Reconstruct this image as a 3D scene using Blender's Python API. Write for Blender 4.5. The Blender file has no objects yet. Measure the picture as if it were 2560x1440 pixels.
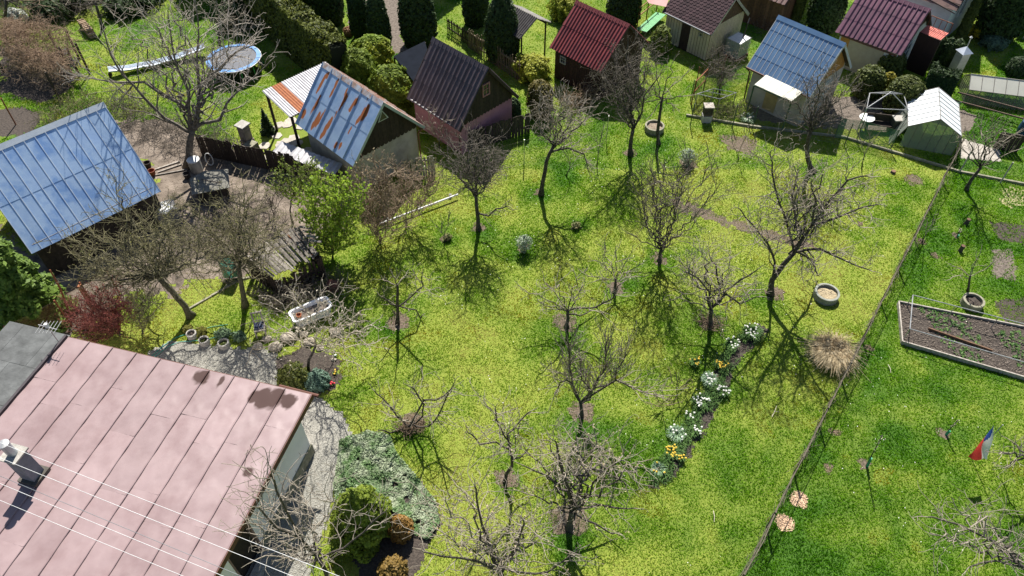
import bpy, math, random
import numpy as np
from mathutils import Vector, Matrix
R = math.radians
rng = np.random.default_rng(7)
random.seed(7)
sc = bpy.context.scene
COL = sc.collection

# ------------------------------------------------------------------ camera, sky, sun, exposure
FPX, PITCH, CAMH = 1850.0, R(48.0), 23.0
cam = bpy.data.cameras.new('camera')
cam.sensor_width = 36.0
cam.lens = 36.0 * FPX / 2560.0
cam.clip_end = 1500
cam_o = bpy.data.objects.new('camera', cam)
COL.objects.link(cam_o)
cam_o.location = (0, 0, CAMH)
cam_o.rotation_euler = (R(90) - PITCH, 0, 0)
sc.camera = cam_o

SUN_EL, SUN_AZ = R(51), R(2)
w = bpy.data.worlds.new('World')
sc.world = w
w.use_nodes = True
nt = w.node_tree
bg = nt.nodes['Background']
sky = nt.nodes.new('ShaderNodeTexSky')
sky.sky_type = 'NISHITA'
sky.sun_disc = False
sky.sun_elevation = SUN_EL
sky.sun_rotation = SUN_AZ
sky.air_density = 1.0
sky.dust_density = 0.6
nt.links.new(sky.outputs[0], bg.inputs[0])
bg.inputs[1].default_value = 0.06
sun = bpy.data.lights.new('sun', 'SUN')
sun.energy = 5.0
sun.angle = R(0.53)
sun.color = (1.0, 0.955, 0.88)
sun_o = bpy.data.objects.new('sun', sun)
COL.objects.link(sun_o)
sd = Vector((-math.sin(SUN_AZ) * math.cos(SUN_EL), -math.cos(SUN_AZ) * math.cos(SUN_EL), -math.sin(SUN_EL)))
sun_o.rotation_euler = sd.to_track_quat('-Z', 'Y').to_euler()
sun_o.location = (0, 0, 60)
sc.view_settings.view_transform = 'Standard'
sc.view_settings.look = 'None'
sc.view_settings.gamma = 1.0
sc.view_settings.exposure = 0.95
sc.cycles.max_bounces = 6
sc.cycles.diffuse_bounces = 3
sc.cycles.transparent_max_bounces = 12
sc.cycles.caustics_reflective = False
sc.cycles.caustics_refractive = False

# ------------------------------------------------------------------ layout: survey of the place from photo points
_c, _s = math.cos(PITCH), math.sin(PITCH)
def ray(u, v):
    a = (u - 1280) / FPX
    b = -(v - 720) / FPX
    return np.array([a, _c + b * _s, -_s + b * _c])
def G(u, v, z=0.0):                       # ground (or height z) point
    d = ray(u, v)
    t = (z - CAMH) / d[2]
    return np.array([0, 0, CAMH]) + d * t
def T(base, u, v, dy=0.0):                # point standing above base, in the upright plane y = base.y + dy
    d = ray(u, v)
    t = (base[1] + dy) / d[1]
    return np.array([0, 0, CAMH]) + d * t

# ------------------------------------------------------------------ numpy noise
def vnoise(x, y, s, seed=0):
    x = np.asarray(x) * s + 1000.37 * (seed + 1)
    y = np.asarray(y) * s + 517.13 * (seed + 1)
    xi = np.floor(x).astype(np.int64); yi = np.floor(y).astype(np.int64)
    fx = x - xi; fy = y - yi
    fx = fx * fx * (3 - 2 * fx); fy = fy * fy * (3 - 2 * fy)
    def h(a, b):
        n = (a * 374761393 + b * 668265263 + seed * 144665) & 0x7fffffff
        n = ((n ^ (n >> 13)) * 1274126177) & 0x7fffffff
        return ((n ^ (n >> 16)) & 0xffff) / 65535.0
    return (h(xi, yi) * (1 - fx) + h(xi + 1, yi) * fx) * (1 - fy) + (h(xi, yi + 1) * (1 - fx) + h(xi + 1, yi + 1) * fx) * fy
def fbm(x, y, s, seed=0, o=3):
    r = 0; a = 0.5; t = 0
    for i in range(o):
        r = r + a * vnoise(x, y, s * 2 ** i, seed + i * 7); t += a; a *= 0.55
    return r / t
def inpoly(px, py, poly):
    poly = np.asarray(poly)[:, :2]
    x, y = np.asarray(px), np.asarray(py)
    c = np.zeros(x.shape, bool)
    j = len(poly) - 1
    for i in range(len(poly)):
        xi, yi = poly[i]; xj, yj = poly[j]
        m = ((yi > y) != (yj > y))
        if abs(yj - yi) > 1e-9:
            c ^= m & (x < (xj - xi) * (y - yi) / (yj - yi) + xi)
        j = i
    return c

# ------------------------------------------------------------------ materials
MATS = {}
def mat(name, c1, c2=None, scale=6.0, rough=0.8, metal=0.0, bump=0.0, bscale=30.0, objvar=0.0, attr=None, c3=None,
        transl=0.0, detail=4.0, lo=0.35, hi=0.65, spec=0.4, alpha=1.0, stretch=None, attr_lo=0.35, attr_hi=0.6, rough3=None, metal3=None, c2b=None):
    if name in MATS: return MATS[name]
    m = bpy.data.materials.new(name)
    m.use_nodes = True
    n = m.node_tree; N = n.nodes; Lk = n.links
    p = N['Principled BSDF']
    geo = N.new('ShaderNodeNewGeometry')
    vec = geo.outputs['Position']
    if stretch:
        mp = N.new('ShaderNodeMapping')
        mp.inputs['Rotation'].default_value = (0, 0, stretch[0])
        mp.inputs['Scale'].default_value = stretch[1]
        mp.vector_type = 'TEXTURE'
        Lk.new(vec, mp.inputs[0]); vec = mp.outputs[0]
    t = N.new('ShaderNodeTexNoise')
    t.inputs['Scale'].default_value = scale
    t.inputs['Detail'].default_value = detail
    t.inputs['Roughness'].default_value = 0.62
    Lk.new(vec, t.inputs['Vector'])
    r = N.new('ShaderNodeValToRGB')
    r.color_ramp.elements[0].position = lo
    r.color_ramp.elements[0].color = (*c1, 1)
    r.color_ramp.elements[1].position = hi
    r.color_ramp.elements[1].color = (*(c2 or tuple(x * 0.75 for x in c1)), 1)
    if c2b:
        e = r.color_ramp.elements.new((lo + hi) / 2); e.color = (*c2b, 1)
    Lk.new(t.outputs[0], r.inputs[0])
    col = r.outputs[0]
    if objvar:
        oi = N.new('ShaderNodeObjectInfo')
        mr = N.new('ShaderNodeMapRange')
        mr.inputs[3].default_value = 1 - objvar; mr.inputs[4].default_value = 1 + objvar
        Lk.new(oi.outputs['Random'], mr.inputs[0])
        mx = N.new('ShaderNodeVectorMath'); mx.operation = 'SCALE'
        Lk.new(col, mx.inputs[0]); Lk.new(mr.outputs[0], mx.inputs[3])
        col = mx.outputs[0]
    if attr:
        at = N.new('ShaderNodeAttribute'); at.attribute_name = attr
        mr = N.new('ShaderNodeMapRange')
        mr.inputs[1].default_value = attr_lo; mr.inputs[2].default_value = attr_hi
        Lk.new(at.outputs['Fac'], mr.inputs[0])
        mx = N.new('ShaderNodeMix'); mx.data_type = 'RGBA'
        Lk.new(mr.outputs[0], mx.inputs[0]); Lk.new(col, mx.inputs[6]); mx.inputs[7].default_value = (*c3, 1)
        col = mx.outputs[2]
        if rough3 is not None:
            m2 = N.new('ShaderNodeMapRange'); m2.inputs[3].default_value = rough; m2.inputs[4].default_value = rough3
            Lk.new(mr.outputs[0], m2.inputs[0]); Lk.new(m2.outputs[0], p.inputs['Roughness'])
        if metal3 is not None:
            m2 = N.new('ShaderNodeMapRange'); m2.inputs[3].default_value = metal; m2.inputs[4].default_value = metal3
            Lk.new(mr.outputs[0], m2.inputs[0]); Lk.new(m2.outputs[0], p.inputs['Metallic'])
    Lk.new(col, p.inputs['Base Color'])
    if rough3 is None: p.inputs['Roughness'].default_value = rough
    if metal3 is None: p.inputs['Metallic'].default_value = metal
    p.inputs['Specular IOR Level'].default_value = spec
    if alpha < 1: p.inputs['Alpha'].default_value = alpha
    if bump:
        t2 = N.new('ShaderNodeTexNoise'); t2.inputs['Scale'].default_value = bscale; t2.inputs['Detail'].default_value = 3
        Lk.new(vec, t2.inputs['Vector'])
        b = N.new('ShaderNodeBump'); b.inputs['Strength'].default_value = bump; b.inputs['Distance'].default_value = 0.05
        Lk.new(t2.outputs[0], b.inputs['Height']); Lk.new(b.outputs[0], p.inputs['Normal'])
    if transl:
        tr = N.new('ShaderNodeBsdfTranslucent'); Lk.new(col, tr.inputs[0])
        ms = N.new('ShaderNodeMixShader'); ms.inputs[0].default_value = transl
        out = N['Material Output']
        Lk.new(p.outputs[0], ms.inputs[1]); Lk.new(tr.outputs[0], ms.inputs[2]); Lk.new(ms.outputs[0], out.inputs[0])
    MATS[name] = m
    return m
def leafmat(name, ca, cb, cc=None, transl=0.35, rough=0.6, nscale=0.5, nscale2=3.0):
    """foliage: colour runs from ca to cb with each leaf's own random value, shifted by slow noise to cc"""
    if name in MATS: return MATS[name]
    m = bpy.data.materials.new(name); m.use_nodes = True
    n = m.node_tree; N = n.nodes; Lk = n.links
    p = N['Principled BSDF']
    at = N.new('ShaderNodeAttribute'); at.attribute_name = 'rnd'
    mx = N.new('ShaderNodeMix'); mx.data_type = 'RGBA'
    Lk.new(at.outputs['Fac'], mx.inputs[0]); mx.inputs[6].default_value = (*ca, 1); mx.inputs[7].default_value = (*cb, 1)
    col = mx.outputs[2]
    if cc:
        geo = N.new('ShaderNodeNewGeometry')
        t = N.new('ShaderNodeTexNoise'); t.inputs['Scale'].default_value = nscale; t.inputs['Detail'].default_value = 4
        Lk.new(geo.outputs['Position'], t.inputs['Vector'])
        mr = N.new('ShaderNodeMapRange'); mr.inputs[1].default_value = 0.42; mr.inputs[2].default_value = 0.62
        Lk.new(t.outputs[0], mr.inputs[0])
        m2 = N.new('ShaderNodeMix'); m2.data_type = 'RGBA'
        Lk.new(mr.outputs[0], m2.inputs[0]); Lk.new(col, m2.inputs[6]); m2.inputs[7].default_value = (*cc, 1)
        col = m2.outputs[2]
    Lk.new(col, p.inputs['Base Color']); p.inputs['Roughness'].default_value = rough
    p.inputs['Specular IOR Level'].default_value = 0.25
    tr = N.new('ShaderNodeBsdfTranslucent'); Lk.new(col, tr.inputs[0])
    ms = N.new('ShaderNodeMixShader'); ms.inputs[0].default_value = transl
    Lk.new(p.outputs[0], ms.inputs[1]); Lk.new(tr.outputs[0], ms.inputs[2]); Lk.new(ms.outputs[0], N['Material Output'].inputs[0])
    MATS[name] = m
    return m

# ------------------------------------------------------------------ mesh helpers
def link(o, parent=None):
    COL.objects.link(o)
    if parent is not None: o.parent = parent
    return o
def tag(o, label=None, cat=None, group=None, kind=None):
    if label: o['label'] = label
    if cat: o['category'] = cat
    if group: o['group'] = group
    if kind: o['kind'] = kind
    return o
def thing(name, label, cat, loc=(0, 0, 0), rz=0.0, group=None):
    o = bpy.data.objects.new(name, None)
    o.empty_display_size = 0.2
    o.location = tuple(float(x) for x in loc); o.rotation_euler = (0, 0, rz)
    link(o); return tag(o, label, cat, group)
def npmesh(name, V, F, m, parent=None, org=None, attrs=None, smooth=False, fattrs=None):
    """V (n,3); F (k,3 or 4) int array; one mesh object"""
    V = np.asarray(V, np.float32)
    if org is not None: V = V - np.asarray(org, np.float32)
    F = np.asarray(F, np.int32); k = F.shape[1]
    me = bpy.data.meshes.new(name)
    me.vertices.add(len(V)); me.vertices.foreach_set('co', V.ravel())
    me.loops.add(F.size); me.loops.foreach_set('vertex_index', F.ravel())
    me.polygons.add(len(F))
    me.polygons.foreach_set('loop_start', np.arange(0, F.size, k, dtype=np.int32))
    me.polygons.foreach_set('loop_total', np.full(len(F), k, np.int32))
    if smooth: me.polygons.foreach_set('use_smooth', np.ones(len(F), bool))
    for kk, a in (attrs or {}).items():
        at = me.attributes.new(kk, 'FLOAT', 'POINT'); at.data.foreach_set('value', np.asarray(a, np.float32))
    for kk, a in (fattrs or {}).items():
        at = me.attributes.new(kk, 'FLOAT', 'FACE'); at.data.foreach_set('value', np.asarray(a, np.float32))
    me.update()
    me.materials.append(m)
    o = bpy.data.objects.new(name, me)
    return link(o, parent)
class MB:
    def __init__(s): s.v = []; s.f = []
    def add(s, vs, fs):
        b = len(s.v); s.v += [tuple(float(c) for c in x) for x in vs]; s.f += [tuple(b + i for i in f) for f in fs]; return s
    def box(s, c, d, rz=0.0, M=None):
        x, y, z = d[0] / 2, d[1] / 2, d[2] / 2
        vs = [Vector(q) for q in ((-x, -y, -z), (x, -y, -z), (x, y, -z), (-x, y, -z), (-x, -y, z), (x, -y, z), (x, y, z), (-x, y, z))]
        if M is None: M = Matrix.Rotation(rz, 3, 'Z')
        vs = [M @ q + Vector(c) for q in vs]
        return s.add(vs, [(0, 3, 2, 1), (4, 5, 6, 7), (0, 1, 5, 4), (1, 2, 6, 5), (2, 3, 7, 6), (3, 0, 4, 7)])
    def beam(s, a, b, wx, wy=None, up=(0, 0, 1)):
        a, b = Vector(a), Vector(b); d = b - a; L = d.length
        if L < 1e-6: return s
        z = d / L; u = Vector(up)
        if abs(z.dot(u)) > 0.98: u = Vector((1, 0, 0))
        x = u.cross(z).normalized(); y = z.cross(x)
        M = Matrix((x, y, z)).transposed()
        return s.box((a + b) / 2, (wx, wy or wx, L), M=M)
    def tube(s, pts, rad, n=8, cap=True):
        pts = [Vector(p) for p in pts]
        if not hasattr(rad, '__len__'): rad = [rad] * len(pts)
        rings = []; x = None
        for i, p in enumerate(pts):
            d = (pts[min(i + 1, len(pts) - 1)] - pts[max(i - 1, 0)]).normalized()
            if x is None: x = d.orthogonal().normalized()
            else: x = (x - d * x.dot(d)).normalized()
            y = d.cross(x)
            rings.append([p + (x * math.cos(2 * math.pi * k / n) + y * math.sin(2 * math.pi * k / n)) * rad[i] for k in range(n)])
        vs = [q for r in rings for q in r]; fs = []
        for i in range(len(pts) - 1):
            for k in range(n):
                fs.append((i * n + k, i * n + (k + 1) % n, (i + 1) * n + (k + 1) % n, (i + 1) * n + k))
        if cap: fs.append(tuple(range(n))[::-1]); fs.append(tuple((len(pts) - 1) * n + k for k in range(n)))
        return s.add(vs, fs)
    def lathe(s, prof, c=(0, 0, 0), n=24, cap=True):
        vs = [(c[0] + r * math.cos(2 * math.pi * k / n), c[1] + r * math.sin(2 * math.pi * k / n), c[2] + z) for r, z in prof for k in range(n)]
        fs = [(i * n + k, i * n + (k + 1) % n, (i + 1) * n + (k + 1) % n, (i + 1) * n + k) for i in range(len(prof) - 1) for k in range(n)]
        if cap: fs.append(tuple(range(n))[::-1]); fs.append(tuple((len(prof) - 1) * n + k for k in range(n)))
        return s.add(vs, fs)
    def prism(s, poly, z0, z1):
        n = len(poly)
        vs = [(p[0], p[1], z0) for p in poly] + [(p[0], p[1], z1) for p in poly]
        fs = [tuple(range(n))[::-1], tuple(range(n, 2 * n))] + [(i, (i + 1) % n, n + (i + 1) % n, n + i) for i in range(n)]
        return s.add(vs, fs)
    def build(s, name, m, parent=None, org=None, smooth=False, bevel=0.0):
        me = bpy.data.meshes.new(name)
        vs = s.v
        if org is not None: vs = [(a - org[0], b - org[1], c - org[2]) for a, b, c in vs]
        me.from_pydata(vs, [], s.f); me.update()
        if smooth:
            me.polygons.foreach_set('use_smooth', np.ones(len(me.polygons), bool))
        me.materials.append(m)
        o = bpy.data.objects.new(name, me); link(o, parent)
        if bevel:
            b = o.modifiers.new('b', 'BEVEL'); b.width = bevel; b.segments = 2; b.limit_method = 'ANGLE'
        return o
def segs_mesh(P0, P1, R0, R1, n=3):
    """loose tapered prisms for many segments at once"""
    P0 = np.asarray(P0); P1 = np.asarray(P1); R0 = np.asarray(R0)[:, None]; R1 = np.asarray(R1)[:, None]
    d = P1 - P0; d = d / np.maximum(np.linalg.norm(d, axis=1, keepdims=True), 1e-6)
    ref = np.where(np.abs(d[:, 2:3]) > 0.9, np.array([[1., 0, 0]]), np.array([[0, 0, 1.]]))
    x = np.cross(d, ref); x /= np.linalg.norm(x, axis=1, keepdims=True); y = np.cross(d, x)
    k = len(P0); V = np.zeros((k, 2 * n, 3))
    for i in range(n):
        c, s_ = math.cos(2 * math.pi * i / n), math.sin(2 * math.pi * i / n)
        o = x * c + y * s_
        V[:, i] = P0 + o * R0; V[:, n + i] = P1 + o * R1
    F = np.array([[i, (i + 1) % n, n + (i + 1) % n, n + i] for i in range(n)])
    F = (F[None] + (np.arange(k) * 2 * n)[:, None, None]).reshape(-1, 4)
    return V.reshape(-1, 3), F
def quads_cloud(P, size, nrm=None, aspect=1.6, tilt=0.6, seed=0):
    """leaf-sized quads at points P; nrm: preferred facing"""
    g = np.random.default_rng(seed)
    k = len(P)
    nv = g.normal(size=(k, 3))
    nv /= np.linalg.norm(nv, axis=1, keepdims=True)
    if nrm is not None: nv = nrm + nv * tilt
    nv /= np.linalg.norm(nv, axis=1, keepdims=True)
    t = g.normal(size=(k, 3)); x = np.cross(nv, t); x /= np.linalg.norm(x, axis=1, keepdims=True); y = np.cross(nv, x)
    s = (np.asarray(size) * g.uniform(0.6, 1.35, k))[:, None]
    V = np.stack([P - x * s * .5 , P - y * s * .5 * aspect, P + x * s * .5, P + y * s * .5 * aspect], 1).reshape(-1, 3)
    F = np.arange(4 * k).reshape(-1, 4)
    return V, F
def grid_sheet(name, poly, z, m, kind='structure', label=None, jit=0.12, cat=None):
    """ground patch with a ragged edge"""
    poly = np.array([np.asarray(p)[:2] for p in poly]); lo, hi = poly.min(0) - jit * 2, poly.max(0) + jit * 2
    cs = min(.14, max(.035, float(np.max(hi - lo)) / 60))
    nx_, ny_ = int((hi[0] - lo[0]) / cs) + 2, int((hi[1] - lo[1]) / cs) + 2
    gx, gy = np.meshgrid(lo[0] + np.arange(nx_) * cs, lo[1] + np.arange(ny_) * cs)
    wx_ = (fbm(gx, gy, 1.6 if jit > .15 else 4, 3) - .5) * 4 * jit + (vnoise(gx, gy, 11, 7) - .5) * jit; wy_ = (fbm(gx, gy, 1.6 if jit > .15 else 4, 13) - .5) * 4 * jit + (vnoise(gx, gy, 11, 17) - .5) * jit
    cx_, cy_ = (gx + wx_)[:-1, :-1] + cs / 2, (gy + wy_)[:-1, :-1] + cs / 2
    k_ = inpoly(cx_.ravel(), cy_.ravel(), poly)
    ix = np.arange(nx_ * ny_).reshape(ny_, nx_); F_ = np.stack([ix[:-1, :-1], ix[:-1, 1:], ix[1:, 1:], ix[1:, :-1]], -1).reshape(-1, 4)[k_]
    jx, jy = (vnoise(gx, gy, 37, 5) - .5) * cs * .7, (vnoise(gx, gy, 37, 15) - .5) * cs * .7
    V_ = np.stack([gx + jx, gy + jy, np.full_like(gx, z)], -1).reshape(-1, 3)
    us_, inv = np.unique(F_, return_inverse=True)
    o = npmesh(name, V_[us_], inv.reshape(F_.shape), m)
    tag(o, label, cat, None, kind)
    return o

# ------------------------------------------------------------------ palette
def C(r, g, b):                                    # sRGB 0-255 to linear
    f = lambda x: ((x / 255 + 0.055) / 1.055) ** 2.4 if x > 10 else x / 255 / 12.92
    return (f(r), f(g), f(b))
BARK = mat('bark', (0.10, 0.085, 0.07), (0.035, 0.029, 0.025), 9, 0.95, bump=0.6, bscale=22)
BARKG = mat('bark_mossy', (0.13, 0.12, 0.07), (0.055, 0.048, 0.032), 8, 0.95, bump=0.6, bscale=22)
TWIG = mat('twig_grey', (0.36, 0.315, 0.25), (0.17, 0.14, 0.11), 5, 0.85)
TWIGD = mat('twig_dark', (0.17, 0.145, 0.115), (0.09, 0.075, 0.06), 5, 0.85)
TWIGG = mat('twig_mossy', (0.225, 0.205, 0.105), (0.09, 0.078, 0.045), 3, 0.9)
TWIGB = mat('twig_brown', (0.30, 0.22, 0.15), (0.17, 0.12, 0.08), 4, 0.85)
TWIGR = mat('twig_red', (0.22, 0.055, 0.05), (0.12, 0.05, 0.035), 3, 0.8)
DRYV = mat('dry_vine', (0.36, 0.255, 0.165), (0.19, 0.125, 0.085), 4, 0.9)
WOOD_D = mat('wood_dark', (0.045, 0.03, 0.022), (0.025, 0.017, 0.013), 8, 0.8, objvar=0.25)
WOOD_G = mat('wood_weathered', (0.34, 0.31, 0.27), (0.19, 0.165, 0.14), 9, 0.9, objvar=0.3)
WOOD_B = mat('wood_brown', (0.16, 0.085, 0.045), (0.09, 0.05, 0.03), 8, 0.8, objvar=0.3)
WHITE = mat('white_paint', (0.72, 0.72, 0.70), (0.60, 0.60, 0.58), 5, 0.55)
CONC = mat('concrete', (0.42, 0.40, 0.36), (0.28, 0.265, 0.235), 7, 0.95, bump=0.3, bscale=60)
CONCD = mat('concrete_mossy', (0.30, 0.28, 0.21), (0.17, 0.165, 0.11), 7, 0.95, bump=0.3)
SOIL = mat('soil', (0.085, 0.068, 0.055), (0.04, 0.032, 0.027), 10, 1.0, bump=1.0, bscale=18)
SOILG = mat('soil_dry', (0.20, 0.165, 0.135), (0.09, 0.072, 0.058), 8, 1.0, bump=1.0, bscale=20)
MULCH = mat('mulch', (0.20, 0.155, 0.11), (0.07, 0.052, 0.038), 14, 1.0, bump=0.9, bscale=30)
STEEL = mat('steel_tube', (0.50, 0.50, 0.49), (0.36, 0.36, 0.36), 6, 0.45, metal=0.6)
GREENP = mat('green_post', (0.045, 0.10, 0.055), (0.03, 0.06, 0.035), 6, 0.6)
RUSTP = mat('rusty_post', (0.25, 0.085, 0.035), (0.14, 0.05, 0.025), 12, 0.9)
GLASSD = mat('window_dark', (0.02, 0.025, 0.03), (0.03, 0.035, 0.04), 2, 0.08, spec=0.6)

def pxpoly(pts, z=0.0): return [G(u, v, z)[:2] for u, v in pts]
HOLES = []            # polygons without lawn
MULCHP = []
SOFT = []             # polygons the lawn grows into thinly
# ------------------------------------------------------------------ ground zones (sheets)
TREE_BASES = [(1197, 585), (1353, 488), (1577, 387), (1647, 362), (1648, 658), (1925, 742), (2030, 428), (1535, 742), (1418, 842),
              (1778, 833), (992, 823), (1025, 1083), (1450, 1055), (1262, 1215), (1422, 1355), (1440, 566), (1310, 628), (1415, 440), (1110, 605)]
TBW = np.array([G(u, v)[:2] for u, v in TREE_BASES])
FENCE_A, FENCE_B = G(1840, 1470)[:2], G(2386, 392)[:2]
def lush_fn(x, y):
    """how green the grass is: 0 dry yellowish .. 1 deep green"""
    l = (fbm(x, y, 0.2, 11, 4) - .5) * 0.85 + .31 + (fbm(x, y, 1.1, 21, 3) - .5) * 0.8
    d = FENCE_B - FENCE_A
    side = (x - FENCE_A[0]) * d[1] - (y - FENCE_A[1]) * d[0]
    l = l + np.where(side > 0, 0.40, 0.0)
    l = l + np.where(y > 28.5, 0.22, 0.0)
    for b in TBW:
        r = np.hypot(x - b[0], (y - b[1]))
        l = l + 0.42 * np.exp(-(r / 0.8) ** 2)
    return np.clip(l, 0, 1)
xs = np.concatenate([np.linspace(-320, -46, 12), np.arange(-42, 42.01, 0.4), np.linspace(46, 320, 12)])
ys = np.concatenate([np.linspace(-160, -3, 8), np.arange(0, 56.01, 0.4), np.linspace(66, 420, 12)])
XX, YY = np.meshgrid(xs, ys)
nx, ny = len(xs), len(ys)
idx = np.arange(nx * ny).reshape(ny, nx)
Fg = np.stack([idx[:-1, :-1], idx[:-1, 1:], idx[1:, 1:], idx[1:, :-1]], -1).reshape(-1, 4)
Vg = np.stack([XX, YY, np.zeros_like(XX)], -1).reshape(-1, 3)
GROUND = mat('lawn_soil', (0.24, 0.27, 0.045), (0.17, 0.23, 0.025), 9, 1.0, bump=0.8, bscale=25, attr='lush', c3=(0.05, 0.12, 0.010), attr_lo=0.3, attr_hi=0.85)
gr = npmesh('ground', Vg, Fg, GROUND, attrs={'lush': lush_fn(Vg[:, 0], Vg[:, 1])})
tag(gr, kind='structure')

def zone(name, pts, z, m, hole=True, jit=0.12, label=None, kind='structure', cat=None):
    p = pxpoly(pts)
    if hole == 'soft': SOFT.append(p)
    elif hole: HOLES.append(p)
    return grid_sheet(name, p, z, m, kind, label, jit, cat)
DIRT = mat('yard_dirt', (0.25, 0.205, 0.165), (0.075, 0.06, 0.046), 1.3, 1.0, bump=0.8, bscale=14, c2b=(0.165, 0.132, 0.104), detail=8)
GRAV = mat('gravel', (0.40, 0.385, 0.34), (0.20, 0.195, 0.165), 22, 1.0, bump=0.8, bscale=60, detail=6)
zone('yard_dirt', [(280, 300), (420, 300), (500, 335), (640, 400), (760, 440), (850, 450), (890, 520), (870, 575), (800, 600), (720, 620), (640, 690),
                   (560, 700), (480, 690), (420, 750), (360, 730), (270, 800), (170, 850), (-40, 900), (-40, 560), (90, 640), (400, 480)], 0.004, DIRT, jit=.4, label='bare trodden dirt yard beside the blue metal roofed barn')
zone('gravel_path', [(340, 905), (420, 850), (520, 862), (620, 868), (690, 880), (700, 975), (790, 985), (860, 1040), (882, 1085), (850, 1180), (820, 1290), (790, 1380), (760, 1470), (300, 1470), (300, 1000)], 0.008, GRAV, label='grey gravel path round the pink roofed house')
PAV = mat('paving', (0.46, 0.42, 0.36), (0.32, 0.29, 0.25), 3, 0.95, bump=0.3, objvar=0.12)
zone('garden_path', [(872, -30), (1010, -30), (1010, 40), (1000, 90), (1025, 130), (985, 135), (960, 70), (930, 60), (925, 110), (870, 75)], 0.004, SOILG, label='pale trodden path between the thuja columns')
zone('soil_bed', [(2468, 555), (2570, 560), (2570, 612), (2500, 600)], 0.006, SOIL, jit=.1, hole='soft')
zone('soil_bed', [(2478, 620), (2530, 625), (2545, 705), (2480, 690)], 0.006, SOILG, jit=.1, hole='soft')
zone('soil_bed', [(2482, 752), (2570, 745), (2570, 830), (2510, 805)], 0.006, SOIL, jit=.1, hole='soft')
zone('soil_bed', [(2375, 258), (2440, 290), (2430, 325), (2390, 335), (2378, 300)], 0.006, SOILG, jit=.1)
zone('mulch_strip', [(1672, 498), (1700, 500), (1800, 540), (1900, 570), (2020, 605), (2050, 622), (2010, 622), (1900, 590), (1780, 555), (1690, 520)], 0.006, MULCH, jit=.12, hole='soft')
zone('mulch_strip', [(1800, 335), (1870, 342), (1900, 360), (1880, 385), (1820, 375)], 0.006, MULCH, jit=.15, hole='soft')
zone('soil_strip', [(1900, 808), (1925, 830), (1850, 900), (1815, 980), (1770, 1070), (1725, 1130), (1690, 1190), (1640, 1222), (1628, 1205), (1675, 1130), (1720, 1050), (1770, 960), (1805, 890), (1850, 840)], 0.006, SOIL, jit=.12, label='dark soil strip of the daffodil bed')
zone('soil_strip', [(-20, 275), (60, 270), (110, 290), (100, 320), (40, 345), (-20, 345)], 0.006, SOIL, jit=.2)
zone('soil_strip', [(815, 880), (850, 900), (845, 975), (800, 985), (700, 980), (690, 900), (760, 870)], 0.012, SOIL, jit=.1)
zone('paved_strip', [(2400, 345), (2500, 375), (2500, 405), (2400, 395)], 0.006, PAV, jit=.05)
zone('soil_strip', [(2100, 240), (2240, 250), (2235, 330), (2030, 318), (1880, 300), (1880, 262), (2000, 275)], 0.006, SOILG, jit=.15)
zone('dry_ground', [(2510, 470), (2570, 480), (2570, 520), (2500, 505)], 0.006, mat('dry_grass', (0.42, 0.36, 0.22), (0.25, 0.24, 0.09), 5, 1.0, bump=.8), jit=.2, hole=False)
zone('soil_strip', [(60, 120), (170, 130), (190, 210), (120, 260), (0, 230), (0, 110)], 0.005, SOIL, jit=.4)
def ring_patch(u, v, r, m=MULCH, label=None, z=0.008, seed=0):
    c = G(u, v)
    poly = [c[:2] + r * (0.75 + 0.5 * vnoise(math.cos(a) * 2 + seed, math.sin(a) * 2, 1.3, seed)) * np.array([math.cos(a), math.sin(a)]) for a in np.linspace(0, 2 * math.pi, 14)[:-1]]
    MULCHP.append(poly); SOFT.append(poly); HOLES.append([c[:2] + (q - c[:2]) * .5 for q in poly])
    return grid_sheet('soil_patch', poly, z, m, 'structure', label, 0.10)
for i, (u, v, r) in enumerate([(1197, 568, .42), (1347, 482, .32), (1575, 384, .35), (1648, 648, .42), (1935, 730, .5), (1538, 720, .45), (1412, 808, .55), (1772, 808, .5),
                               (997, 803, .62), (1030, 1062, .5), (1452, 1030, .6), (1262, 1195, .5), (1420, 1300, .75), (1310, 618, .35), (1440, 563, .25), (1110, 598, .25), (1720, 410, .5),
                               (2285, 450, .5), (2305, 605, .25), (2338, 640, .22), (2150, 560, .15), (2095, 860, .2), (2175, 870, .2), (2090, 1080, .2), (2070, 1170, .2)]):
    ring_patch(u, v, r * .8, seed=i)

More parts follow.
